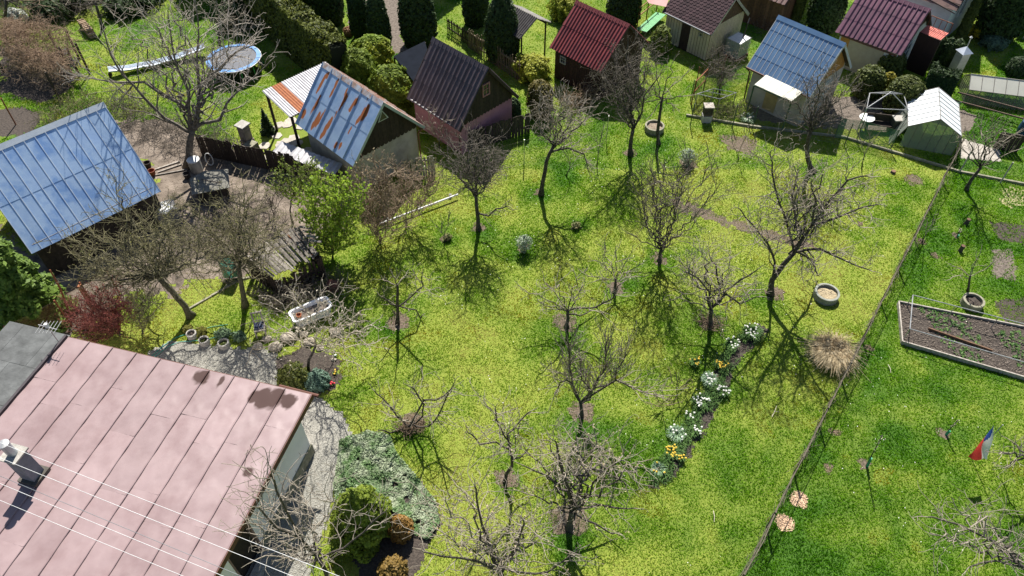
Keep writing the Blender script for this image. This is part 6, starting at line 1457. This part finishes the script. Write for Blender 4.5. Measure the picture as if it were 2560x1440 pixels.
for k in range(3): a = k * 2.1; MB().beam((.25 * math.cos(a), .25 * math.sin(a), 0), (.1 * math.cos(a), .1 * math.sin(a), .66), .04).build('leg', WHITE, tb)
gpl = thing('garden_bench', 'dark garden bench inside the gazebo frame', 'bench', G(2190, 325), -.2)
MB().box((0, 0, .4), (1.3, .4, .05)).build('seat', WOOD_D, gpl); MB().box((0, .2, .65), (1.3, .04, .4)).build('backrest', WOOD_D, gpl)
for sx in (-.55, .55): MB().box((sx, 0, .19), (.06, .36, .38)).build('leg', WOOD_D, gpl)
ob = thing('storage_box', 'small grey bin at the corner of large greenhouse', 'box', G(2232, 330)); MB().box((0, 0, .4), (.5, .45, .8)).build('body', mat('dark_bin', (.05, .05, .05), None, 3, .7), ob); MB().box((0, 0, .83), (.54, .5, .06)).build('lid', CONC, ob)
# white pillar with pyramid cap (garden fireplace)
pl = thing('garden_fireplace', 'white plank pillar with pyramid metal cap and thin pipe', 'fireplace', G(2383, 185), R(15))
for k in range(8): MB().box((0, 0, .1 + k * .17), (.52, .52, .165)).build('course', mat('white_course', (.50, .48, .46), (.42, .40, .38), 4, .8, objvar=.06), pl)
MB().add([(-.33, -.33, 1.4), (.33, -.33, 1.4), (.33, .33, 1.4), (-.33, .33, 1.4), (0, 0, 1.72)], [(0, 1, 4), (1, 2, 4), (2, 3, 4), (3, 0, 4), (3, 2, 1, 0)]).build('cap', mat('cap_metal', (.60, .64, .70), None, 3, .35, metal=.4), pl)
MB().tube([(.3, .2, .9), (.38, .35, 2.0)], .03, 6).build('pipe', STEEL, pl); MB().lathe([(.08, 2.0), (.01, 2.08)], c=(.38, .35, 0), n=10).build('pipe_cap', WHITE, pl)
wb_ = thing('satellite_dish', 'round white dish at the right edge of upper garden', 'dish', G(2556, 98)); MB().tube([(0, 0, 0), (0, 0, .8)], .03, 6).build('mast', STEEL, wb_)
mb = MB(); mb.lathe([(.02, 0), (.2, .03), (.36, .12)], n=20, cap=False); o = mb.build('dish', WHITE, wb_); o.location = (0, 0, .85); o.rotation_euler = (.9, 0, .3)
# woodpile and blue tarp barrels
wpn = thing('woodpile', 'stack of split firewood near the upper left thicket', 'woodpile', G(222, 82), R(-50))
for k in range(26):
    MB().tube([(-.9 + (k % 9) * .22, -.2, .1 + (k // 9) * .17), (-.9 + (k % 9) * .22 + random.gauss(0, .03), .2, .1 + (k // 9) * .17)], random.uniform(.06, .09), 7).build('log', mat('log_wood', (.40, .29, .19), (.28, .2, .13), 6, .9, objvar=.2), wpn)
bbl = thing('rain_barrel', 'blue rain barrel beside dark planks at the right edge', 'barrel', G(2553, 335)); MB().lathe([(.25, 0), (.3, .35), (.27, .75)], n=18).build('body', mat('blue_barrel', (.03, .07, .15), None, 3, .4), bbl)
dkp = thing('plank_stack', 'dark leaning planks at the right edge by the paved strip', 'planks', G(2512, 378), R(-25))
for k in range(6): MB().box((k * .19 - .5, .02 * k, .5), (.17, .04, 1.0)).build('plank', WOOD_D, dkp)
clay = thing('terracotta_pipe', 'orange clay pipe standing by the clipped hedge block', 'pipe', G(2374, 218)); MB().lathe([(.1, 0), (.1, .55), (.13, .56), (.13, .66), (.1, .66)], n=16).build('body', mat('clay_pipe', (.46, .20, .10), None, 3, .8), clay)
rdp = MB().tube([G(40, 312), T(G(40, 312), 2, 245)], .035, 6).build('red_pole', RUSTP); tag(rdp, 'slanting red pole at the left edge above soil heap', 'pole')

# ------------------------------------------------------------------ right hand plot
bed = thing('raised_bed', 'long raised bed of dark soil edged with thin boards', 'garden bed', G(2250, 860))
q0 = G(2250, 860)
cb = [pq(2243, 760), pq(2252, 860), pq(2600, 962), pq(2600, 832)]
HOLES.append([(x + q0)[:2] for x in cb])
MB().add([x + np.array([0, 0, .10]) for x in cb], [(0, 1, 2, 3)]).build('soil', SOIL, bed)
for a, b in ((0, 1), (1, 2), (3, 0)): MB().beam(cb[a] + np.array([0, 0, .09]), cb[b] + np.array([0, 0, .09]), .05, .22).build('edge_board', WOOD_G, bed)
MB().beam(pq(2320, 822, .14), pq(2480, 878, .14), .05, .16).build('inner_board', WOOD_B, bed)
fr_ = thing('bed_frame', 'thin steel tunnel frame over the raised bed', 'frame', G(2255, 850))
q0 = G(2255, 850)
pA, pB, pC = pq(2256, 852), pq(2264, 768), pq(2600, 905)
for p in (pA, pB): MB().tube([tuple(p), tuple(p + np.array([0, 0, .75]))], .02, 6).build('leg', STEEL, fr_)
MB().tube([tuple(pA + np.array([0, 0, .75])), tuple(pB + np.array([0, 0, .75]))], .02, 6).build('crossbar', STEEL, fr_)
MB().tube([tuple(pB + np.array([0, 0, .75])), tuple(pq(2620, 862) + np.array([0, 0, .75]))], .018, 6).build('long_rail', STEEL, fr_)
MB().tube([tuple(pA + np.array([0, 0, .75])), tuple(pq(2620, 960) + np.array([0, 0, .75]))], .018, 6).build('long_rail', STEEL, fr_)
for t in (.3, .6): MB().tube([tuple(pB * (1 - t) + pq(2620, 862) * t), tuple(pB * (1 - t) + pq(2620, 862) * t + np.array([0, 0, .75]))], .016, 6).build('leg', STEEL, fr_)
# clods of soil on the beds
def clods(name, polys, n, s0, s1, m, seed, zoff=.02, label=None):
    g_ = np.random.default_rng(seed); P = []
    for poly in polys:
        poly = np.array(poly); lo, hi = poly.min(0), poly.max(0); k = 0
        q = lo + g_.random((n * 4, 2)) * (hi - lo); q = q[inpoly(q[:, 0], q[:, 1], poly)][:n]; P.append(q)
    P = np.concatenate(P); k = len(P); s = g_.uniform(s0, s1, k)
    oct_ = np.array([[1, 0, 0], [-1, 0, 0], [0, 1, 0], [0, -1, 0], [0, 0, .7], [0, 0, -.7]], float)
    V = P[:, None, :].repeat(6, 1); V = np.concatenate([V, np.full((k, 6, 1), zoff)], 2) + oct_[None] * s[:, None, None] * g_.uniform(.6, 1.3, (k, 6, 1))
    F = np.array([[0, 2, 4], [2, 1, 4], [1, 3, 4], [3, 0, 4], [2, 0, 5], [1, 2, 5], [3, 1, 5], [0, 3, 5]]); F = (F[None] + (np.arange(k) * 6)[:, None, None]).reshape(-1, 3)
    return tag(npmesh(name, V.reshape(-1, 3), F, m), label, None, None, 'stuff')
clods('soil_clods', [[(x + G(2250, 860))[:2] for x in cb]], 2600, .015, .06, SOILG, 1, .10, 'loose clods of earth on the raised bed')
clods('soil_clods', [pxpoly([(1900, 808), (1925, 830), (1850, 900), (1815, 980), (1770, 1070), (1725, 1130), (1690, 1190), (1640, 1222), (1628, 1205), (1675, 1130), (1720, 1050), (1770, 960), (1805, 890), (1850, 840)])], 1500, .01, .04, SOIL, 2, .01, 'loose clods of earth in the daffodil bed')
clods('gravel', [pxpoly([(700, 985), (790, 985), (860, 1040), (882, 1085), (850, 1180), (820, 1290), (790, 1380), (760, 1440), (660, 1440), (790, 1120)]), pxpoly([(420, 855), (690, 885), (700, 980), (380, 900)])], 4000, .008, .024, mat('pebbles', (.50, .48, .42), (.26, .25, .22), 40, .95), 3, .012, 'loose grey pebbles on the gravel path')
clods('dirt_crumbs', [pxpoly([(300, 335), (420, 345), (500, 350), (640, 410), (760, 440), (890, 520), (800, 600), (640, 690), (480, 690), (270, 800), (90, 640), (400, 480)])], 2500, .01, .035, mat('crumbs', (.36, .29, .22), (.16, .12, .09), 9, 1), 4, .006, 'crumbs and litter on the dirt yard')
clods('mulch_flakes', MULCHP, 100, .006, .028, mat('flakes', (.34, .25, .17), (.12, .08, .055), 25, 1), 9, .012, 'loose bark and clods around the tree bases')
chipm = mat('wood_chip', (.62, .45, .30), (.46, .31, .2), 30, .9)
for i, (u, v, lab) in enumerate([(1997, 1250, 'upper pale wood chip patch beside diagonal fence'), (1963, 1308, 'lower pale wood chip patch beside diagonal fence')]):
    c = G(u, v); pol = [c[:2] + .27 * (.85 + .3 * vnoise(math.cos(a) + i * 5, math.sin(a), 1.7, 3)) * np.array([math.cos(a), math.sin(a)]) for a in np.linspace(0, 6.28, 16)[:-1]]; HOLES.append(pol)
    o = grid_sheet('wood_chips', pol, .007, chipm, 'stuff', lab, .04); clods('wood_chips', [[c[:2] + (q_ - c[:2]) * 1.15 for q_ in pol]], 300, .012, .034, chipm, 10 + i, .02, lab)
# flag on a pole
fb = G(2428, 1146)
fp = thing('flag', 'white red and blue flag on a thin pole', 'flag', fb)
top = T(fb, 2484, 1062)
ax = np.array([0, 0, 1.0]); hP = top[2]
MB().tube([(0, 0, 0), (0.02, 0, hP * 1.0)], .018, 6).build('pole', STEEL, fp)
nU, nV = 16, 12; V = []; F = []
cA, cB, cC, cD = [x - fb for x in (np.array([*top[:2], hP]), top * .78 + fb * .22, G(2472, 1148, 1.2), G(2418, 1146, 1.15))]
for j in range(nV + 1):
    for i in range(nU + 1):
        u, v = i / nU, j / nV
        p = (cA * (1 - v) + cB * v) * (1 - u) + (cC * (1 - v) + cD * v) * u
        p = p + np.array([.06 * math.sin(u * 6 + v * 3) * (.2 + u), .05 * math.cos(u * 5 + v * 8) * (.2 + u), .08 * math.sin(v * 9 + u * 4) * u])
        V.append(tuple(p))
quadsW, quadsR, quadsB = [], [], []
for j in range(nV):
    for i in range(nU):
        u, v = (i + .5) / nU, (j + .5) / nV; q = (j * (nU + 1) + i, j * (nU + 1) + i + 1, (j + 1) * (nU + 1) + i + 1, (j + 1) * (nU + 1) + i)
        tri = u < .5 and abs(v - .5) < .5 - u
        (quadsB if tri else quadsW if v < .5 else quadsR).append(q)
for nm, q, cc_ in (('white_stripe', quadsW, (.78, .78, .80)), ('red_stripe', quadsR, (.70, .06, .05)), ('blue_wedge', quadsB, (.03, .08, .35))):
    MB().add(V, q).build(nm, mat('flag_' + nm, cc_, tuple(x * .93 for x in cc_), 2, .8, transl=.6), fp, smooth=True)['kind'] = 'stuff'
# green tied stakes
for i, (u, v, tu, tv, lab) in enumerate([(2165, 1165, 2206, 1088, 'young staked tree with green tie, nearer the fence'), (2363, 1086, 2395, 1050, 'young staked tree with green tie, nearer the flag'), (2392, 592, 2402, 572, 'tiny stake with green tie in the upper right plot')]):
    b = G(u, v); t = T(b, tu, tv); st = thing('staked_sapling', lab, 'sapling', b)
    MB().tube([(0, 0, 0), tuple((t - b))], [.022, .014], 6).build('stem', BARK, st)
    MB().tube([(.02, -.02, .02), tuple((t - b) * .28 + np.array([.02, -.02, 0]))], .045, 8).build('green_guard', mat('green_plastic', (.02, .32, .16), None, 3, .5), st)
    ring_patch(u - 4, v - 2, .2, seed=30 + i)
    P_ = np.array([list(b + (t - b) * random.uniform(.5, 1.05) + np.array([random.gauss(0, .03), random.gauss(0, .03), 0])) for _ in range(26)])
    V_, F_ = quads_cloud(P_, .035, seed=i); npmesh('buds', V_, F_, BUDW, st, b, fattrs={'rnd': rng.random(len(F_))})['kind'] = 'stuff'
# pampas clump and dead grass
pg = thing('pampas_grass', 'clump of dry straw coloured pampas grass by the diagonal fence', 'grass clump', G(2075, 890))
PG = G(2075, 890); Pa, Pb_, Ra, Rb = [], [], [], []
for k in range(3000):
    a = random.uniform(0, 2 * math.pi); q = random.random() ** .6 * .52; x0, y0 = q * math.cos(a) * 1.0, q * math.sin(a) * .95
    ln = random.uniform(.4, 1.15); lean = random.uniform(.15, 1.0); dx, dy = math.cos(a) * lean + random.gauss(-.1, .3), math.sin(a) * lean + random.gauss(-.15, .3)
    p0 = np.array([x0, y0, 0]) + PG; p1 = p0 + np.array([dx * .18, dy * .18, .55]) * ln; p2 = p1 + np.array([dx * .5, dy * .5, .12 - .3 * lean]) * ln
    Pa += [p0, p1]; Pb_ += [p1, p2]; Ra += [.007, .006]; Rb += [.006, .003]
V, F = segs_mesh(Pa, Pb_, Ra, Rb, 3)
npmesh('blades', V, F, mat('straw', (.74, .62, .42), (.42, .31, .18), 5, .85, c2b=(.58, .47, .29)), pg, PG)
# daffodil clumps
LEAFD = leafmat('daffodil_leaf', (.05, .13, .03), (.16, .28, .07), None, .35)
LEAFS = leafmat('snowdrop_leaf', (.14, .26, .14), (.36, .46, .32), None, .3)
FLW = mat('petal_white', (.85, .84, .78), (.75, .74, .66), 30, .6, transl=.2); FLY = mat('petal_yellow', (.80, .58, .05), (.72, .48, .03), 30, .6, transl=.2)
def clump(label, u, v, r, h, n, leaf, flowers, fm, seed, group='flower clumps in the bed'):
    b = G(u, v); g_ = random.Random(seed); root = thing('flower_clump', label, 'flowers', b, group=group); V = []; F = []
    for k in range(n):
        a = g_.uniform(0, 6.28); q = g_.random() ** .5 * r * .5; c = np.array([q * math.cos(a), q * math.sin(a), 0]); o_ = np.array([math.cos(a), math.sin(a), 0]) * g_.uniform(.3, 1.1) * r * .8
        hh = h * g_.uniform(.6, 1.1); t = np.array([-math.sin(a), math.cos(a), 0]) * .010; i0 = len(V)
        m1 = c + o_ * .45 + np.array([0, 0, hh * .8]); m2 = c + o_ + np.array([0, 0, hh * .75])
        V += [c - t, c + t, m1 + t, m1 - t, m2 + t * .4, m2 - t * .4]; F += [(i0, i0 + 1, i0 + 2, i0 + 3), (i0 + 3, i0 + 2, i0 + 4, i0 + 5)]
    npmesh('leaves', np.array(V), np.array(F), leaf, root, fattrs={'rnd': [g_.random() for _ in F]})
    for k in range(flowers):
        a = g_.uniform(0, 6.28); q = g_.random() ** .5 * r * 1.05; c = (q * math.cos(a), q * math.sin(a), h * g_.uniform(.85, 1.15))
        mb = MB(); mb.lathe([(.010, 0), (.036, .02), (.018, .025), (.015, .04)], c=c, n=6); mb.tube([(c[0] * .7, c[1] * .7, .02), c], .005, 4, False); mb.build('flower', fm, root)
    return root
for i, (u, v, r, h, n, lf, fl_, fm, lab) in enumerate([
    (1880, 838, .38, .34, 420, LEAFD, 14, FLW, 'large white flowered clump at the upper end of bed'), (1828, 868, .26, .3, 240, LEAFD, 9, FLW, 'white daffodil clump second from upper end of bed'),
    (1735, 912, .2, .28, 160, LEAFD, 6, FLY, 'yellow daffodil clump standing apart left of bed'), (1800, 918, .24, .3, 200, LEAFD, 12, FLY, 'yellow daffodil clump in upper half of bed'),
    (1772, 955, .3, .26, 380, LEAFS, 8, FLW, 'pale leaved white flowered clump at mid bed'), (1806, 985, .24, .3, 240, LEAFD, 10, FLW, 'white daffodil clump on right side of mid bed'),
    (1748, 1010, .3, .32, 300, LEAFD, 14, FLW, 'fullest white daffodil clump of the bed'), (1722, 1045, .18, .26, 140, LEAFD, 4, FLW, 'small green clump with few white flowers'),
    (1690, 1090, .3, .26, 380, LEAFS, 6, FLW, 'pale leaved clump in lower half of bed'), (1738, 1082, .2, .28, 200, LEAFD, 5, FLW, 'dark green clump right of the pale leaved one'),
    (1678, 1138, .24, .3, 160, LEAFD, 11, FLY, 'yellow daffodil clump in lower bed'), (1645, 1178, .24, .28, 260, LEAFS, 3, FLY, 'pale leaved clump at the lower end of bed'), (1700, 1150, .16, .28, 100, LEAFD, 4, FLY, 'small yellow daffodil clump by lower bed edge')]):
    clump(lab, u, v, r * 1.0, h * 1.0, int(n * 1.3), lf, int(fl_ * 1.6), fm, 500 + i)
BP = [(1890, 830), (1850, 860), (1825, 890), (1805, 925), (1790, 960), (1775, 1000), (1745, 1040), (1715, 1090), (1690, 1135), (1660, 1175), (1640, 1205)]
Vb = []; Fb = []
for k in range(3600):
    t = random.random() * (len(BP) - 1.001); i0 = int(t); a_ = np.array(BP[i0]) * (1 - t + i0) + np.array(BP[i0 + 1]) * (t - i0)
    cx = a_[0] + random.gauss(0, 13); cy = a_[1] + random.gauss(0, 9)
    if vnoise(cx, cy, .06, 3) < .38: continue
    c = G(cx, cy); an = random.uniform(0, 6.28); hh = random.uniform(.08, .26); o2 = np.array([math.cos(an), math.sin(an), 0]); t2 = np.array([-o2[1], o2[0], 0]) * .009; i0 = len(Vb)
    Vb += [c - t2, c + t2, c + o2 * .06 + t2 + [0, 0, hh], c + o2 * .06 - t2 + [0, 0, hh], c + o2 * .16 + [0, 0, hh * .8], c + o2 * .17 + [0, 0, hh * .8]]; Fb += [(i0, i0 + 1, i0 + 2, i0 + 3), (i0 + 3, i0 + 2, i0 + 4, i0 + 5)]
tag(npmesh('bed_greenery', np.array(Vb), np.array(Fb), LEAFD, fattrs={'rnd': rng.random(len(Fb))}), 'scattered bulb leaves along the daffodil bed', None, None, 'stuff')
clump('bright red primrose by the house corner', 832, 962, .1, .12, 40, LEAFD, 6, mat('petal_red', (.7, .02, .05), None, 9, .6), 530, None)
clump('yellow primrose by the house corner', 838, 935, .1, .12, 40, LEAFD, 5, FLY, 531, None)
clump('white flowers at the soil edge beside the rockery', 838, 892, .1, .15, 40, LEAFD, 4, FLW, 532, None)
clump('white flowering plants before the blue cottage awning', 1868, 300, .4, .25, 300, LEAFS, 14, FLW, 533, None)
# dry rose stubs
for i, (u, v, lab) in enumerate([(1692, 975, 'upper dry rose stub left of the bed'), (1658, 1022, 'lower dry rose stub left of the bed')]):
    tree(lab, (u, v), [(u, v - 5)], [(u - 12, v - 20), (u + 10, v - 24), (u, v - 28), (u - 16, v - 8), (u + 15, v - 10)], 'shrub', .015, 540 + i, None, TWIGB, depth=.2, name='rose_bush', cat='shrub', group=None, dens=.6)
# silvery ground cover
gc_poly = [G(u, v)[:2] for u, v in [(850, 1105), (920, 1080), (975, 1092), (992, 1138), (1045, 1198), (1090, 1260), (1100, 1310), (1072, 1352), (1040, 1340), (1000, 1290), (960, 1270), (900, 1300), (850, 1290), (835, 1220)]]
g_ = np.random.default_rng(5); lo = np.min(gc_poly, 0); hi = np.max(gc_poly, 0); q = lo + g_.random((60000, 2)) * (hi - lo); q = q[inpoly(q[:, 0], q[:, 1], gc_poly)][:22000]
ek = fbm(q[:, 0], q[:, 1], 2.2, 63); q = q[ek > .27]; zz = (.03 + .5 * np.clip(fbm(q[:, 0], q[:, 1], 1.7, 61) - .25, 0, 1)) * np.sqrt(g_.random(len(q)))
V, F = quads_cloud(np.column_stack([q, zz]), .05, np.tile([[0, 0, 1.0]], (len(q), 1)), 1.7, .8, 6)
o = npmesh('ground_cover', V, F, leafmat('silver_cover', (.07, .16, .045), (.22, .32, .14), (.40, .45, .31), .25, nscale=2.6), fattrs={'rnd': g_.random(len(F))}); tag(o, 'silvery green ground cover plants beside the gravel path', None, None, 'stuff')
HOLES.append([np.mean(gc_poly, 0) + (np.array(x) - np.mean(gc_poly, 0)) * .8 for x in gc_poly])
zone('cover_soil', [(860, 1115), (920, 1092), (970, 1105), (985, 1145), (1050, 1205), (1095, 1262), (1100, 1310), (1075, 1355), (1040, 1440), (900, 1445), (850, 1290), (838, 1222)], .009, SOIL, jit=.05)
# fallen sticks
for i, (a, b, lab) in enumerate([((1928, 1045), (1940, 1018), 'pale forked stick on the lower right lawn'), ((1782, 1280), (1784, 1308), 'pale straight stick on the lower lawn'), ((2218, 915), (2225, 935), 'pale curved stick in the right plot')]):
    A_, B_ = G(*a) + np.array([0, 0, .09]), G(*b) + np.array([0, 0, .09]); mb = MB(); mb.tube([A_, (A_ + B_) / 2 + np.array([.02, 0, .02]), B_], [.012, .011, .007], 5)
    if i == 0: mb.tube([(A_ + B_) / 2, (A_ + B_) / 2 + np.array([.16, -.05, .02])], [.01, .006], 5)
    tag(mb.build('fallen_stick', mat('pale_stick', (.55, .48, .40), None, 4, .8)), lab, 'stick')
# cut twigs heap under the pollarded tree
tp_ = thing('tarpaulin', 'green plastic tarpaulin hanging between the two mossy fruit trees', 'tarpaulin', G(580, 690))
q0 = G(580, 690); MB().add([pq(560, 695, .05), pq(602, 690, .05), pq(602, 690, .05) + np.array([0, .05, 1.1]), pq(560, 695, .05) + np.array([0, .05, 1.05]), pq(580, 692, .6) + np.array([0, -.08, 0])], [(0, 1, 4), (1, 2, 4), (2, 3, 4), (3, 0, 4)]).build('sheet', mat('tarp_green', (.05, .22, .16), (.04, .17, .12), 4, .6), tp_)
for a, b in (((470, 775), (530, 740)), ((530, 740), (600, 700)), ((600, 700), (640, 690))):
    tag(MB().beam(G(*a) + np.array([0, 0, .04]), G(*b) + np.array([0, 0, .02]), .08, .06).build('kerb', CONCD), kind='structure')
ldr = thing('ladder', 'pale metal ladder lying beside the red twigged shrub', 'ladder', G(120, 825))
q0 = G(120, 825); la, lb = pq(118, 828, .06), pq(178, 800, .06); nn = np.cross(lb - la, [0, 0, 1]); nn = nn / np.linalg.norm(nn) * .17
for sgn in (-1, 1): MB().beam(la + nn * sgn, lb + nn * sgn, .04).build('side_rail', STEEL, ldr)
for k in range(8): c = la + (lb - la) * (k + .5) / 8; MB().beam(c - nn, c + nn, .03).build('rung', STEEL, ldr)
g_ = np.random.default_rng(31); pol = [(x + G(2250, 860))[:2] for x in cb]; q = np.min(pol, 0) + g_.random((900, 2)) * (np.max(pol, 0) - np.min(pol, 0)); q = q[inpoly(q[:, 0], q[:, 1], pol)]; q = q[vnoise(q[:, 0], q[:, 1], .9, 5) > .55]
V, F = quads_cloud(np.column_stack([np.repeat(q, 4, 0) + g_.normal(size=(len(q) * 4, 2)) * .04, np.full(len(q) * 4, .14)]), .06, np.tile([[0, 0, 1.0]], (len(q) * 4, 1)), 1.6, .8, 3)
tag(npmesh('weeds', V, F, LEAFD, fattrs={'rnd': g_.random(len(F))}), 'small green weeds sprouting on the raised bed', None, None, 'stuff')
scrub('heap of cut twigs around the pollarded fruit tree', [(995, 1055), (1050, 1050), (1060, 1080), (1010, 1090)], 130, .25, TWIGB, 210, 'twig_heap', ln=(.2, .5))
scrub('dry twigs piled round the three limbed fruit tree', [(1745, 800), (1790, 790), (1810, 820), (1770, 840)], 90, .2, TWIGB, 211, 'twig_heap', ln=(.2, .5))

# ------------------------------------------------------------------ lawn blades
def grass():
    g = np.random.default_rng(42); pts = []
    # denser close to the camera where blades show larger
    for (y0, y1, dn) in ((7.5, 13, 760), (13, 20, 640), (20, 28, 500), (28, 38, 320), (38, 50, 150)):
        hw = lambda y: .74 * y + 9.5
        A = (y1 - y0) * 2 * hw(y1); n = int(A * dn)
        x = (g.random(n) * 2 - 1) * hw(y1); y = y0 + g.random(n) * (y1 - y0)
        k = np.abs(x) < hw(y) * 1.02
        pts.append(np.stack([x[k], y[k]], 1))
    P = np.concatenate(pts)
    keep = np.ones(len(P), bool)
    for h in HOLES:
        h = np.asarray(h)[:, :2]; lo, hi = h.min(0), h.max(0)
        m_ = keep & (P[:, 0] > lo[0]) & (P[:, 0] < hi[0]) & (P[:, 1] > lo[1]) & (P[:, 1] < hi[1])
        ii = np.nonzero(m_)[0]
        keep[ii[inpoly(P[ii, 0], P[ii, 1], h)]] = False
    for h in SOFT:
        h = np.asarray(h)[:, :2]; lo, hi = h.min(0), h.max(0)
        ii = np.nonzero(keep & (P[:, 0] > lo[0]) & (P[:, 0] < hi[0]) & (P[:, 1] > lo[1]) & (P[:, 1] < hi[1]))[0]
        ii = ii[inpoly(P[ii, 0], P[ii, 1], h)]; keep[ii[g.random(len(ii)) > 1.1 * vnoise(P[ii, 0], P[ii, 1], 3.0, 55) ** 1.3]] = False
    keep &= g.random(len(P)) < .55 + .9 * fbm(P[:, 0], P[:, 1], 2.0, 71)
    P = P[keep]
    lush = lush_fn(P[:, 0], P[:, 1])
    n = len(P); a = g.random(n) * 2 * math.pi
    tuft = fbm(P[:, 0], P[:, 1], 1.7, 81)
    h = (.022 + .028 * g.random(n)) * (.6 + 1.3 * lush) * (.6 + .9 * tuft) * (1 + .15 * (P[:, 1] > 20))
    wd = .012 + .006 * g.random(n) + .0004 * P[:, 1]
    ln = h * g.uniform(.2, 1.3, n); b = g.random(n) * 2 * math.pi
    base = np.column_stack([P, np.zeros(n)]); t = np.column_stack([np.cos(a), np.sin(a), np.zeros(n)]) * wd[:, None]
    tip = base + np.column_stack([np.cos(b) * ln, np.sin(b) * ln, h])
    V = np.stack([base - t, base + t, tip], 1).reshape(-1, 3); F = np.arange(3 * n).reshape(-1, 3)
    rn = np.clip(lush * .9 + g.normal(size=n) * .075, 0, 1)
    moss = np.clip((fbm(P[:, 0], P[:, 1], .7, 101, 4) - .57) * 7, 0, 1) * (lush < .55) * g.random(n)
    return V, F, rn, g.random(n), moss
def grassmat():
    m = bpy.data.materials.new('grass_blades'); m.use_nodes = True; n = m.node_tree; N = n.nodes; Lk = n.links; p = N['Principled BSDF']
    at = N.new('ShaderNodeAttribute'); at.attribute_name = 'rnd'; r = N.new('ShaderNodeValToRGB'); e = r.color_ramp.elements
    e[0].position = 0; e[0].color = (.45, .37, .13, 1); e[1].position = 1; e[1].color = (.036, .15, .003, 1)
    for ps, c in ((.10, (.36, .35, .085)), (.24, (.265, .385, .032)), (.5, (.19, .365, .013)), (.8, (.10, .27, .006))): x = e.new(ps); x.color = (*c, 1)
    Lk.new(at.outputs['Fac'], r.inputs[0])
    a3 = N.new('ShaderNodeAttribute'); a3.attribute_name = 'moss'; m3 = N.new('ShaderNodeMix'); m3.data_type = 'RGBA'; Lk.new(a3.outputs['Fac'], m3.inputs[0]); Lk.new(r.outputs[0], m3.inputs[6]); m3.inputs[7].default_value = (.40, .29, .018, 1)
    a2 = N.new('ShaderNodeAttribute'); a2.attribute_name = 'val'; mr = N.new('ShaderNodeMapRange'); mr.inputs[3].default_value = .9; mr.inputs[4].default_value = 1.1; Lk.new(a2.outputs['Fac'], mr.inputs[0])
    mx = N.new('ShaderNodeVectorMath'); mx.operation = 'SCALE'; Lk.new(m3.outputs[2], mx.inputs[0]); Lk.new(mr.outputs[0], mx.inputs[3])
    Lk.new(mx.outputs[0], p.inputs['Base Color']); p.inputs['Roughness'].default_value = .8; p.inputs['Specular IOR Level'].default_value = .12
    tr_ = N.new('ShaderNodeBsdfTranslucent'); Lk.new(mx.outputs[0], tr_.inputs[0]); ms = N.new('ShaderNodeMixShader'); ms.inputs[0].default_value = .55
    Lk.new(p.outputs[0], ms.inputs[1]); Lk.new(tr_.outputs[0], ms.inputs[2]); Lk.new(ms.outputs[0], N['Material Output'].inputs[0]); return m
V, F, rn, vl, ms_ = grass()
lawn = npmesh('grass', V, F, grassmat(), fattrs={'rnd': rn, 'val': vl, 'moss': ms_}); tag(lawn, 'short patchy spring grass of the garden lawns', None, None, 'stuff')
# daisies
g_ = np.random.default_rng(12); q = np.column_stack([g_.uniform(-3, 18, 900), g_.uniform(8, 34, 900)]); kk = np.ones(len(q), bool)
for h in HOLES: kk &= ~inpoly(q[:, 0], q[:, 1], h)
q = q[kk & (vnoise(q[:, 0], q[:, 1], .5, 91) > .55)]
V, F = quads_cloud(np.column_stack([q, np.full(len(q), .07)]), .035, np.tile([[0, 0, 1.0]], (len(q), 1)), 1.0, .3, 4)
tag(npmesh('daisies', V, F, FLW), 'tiny white daisies scattered in the lawn', None, None, 'stuff')
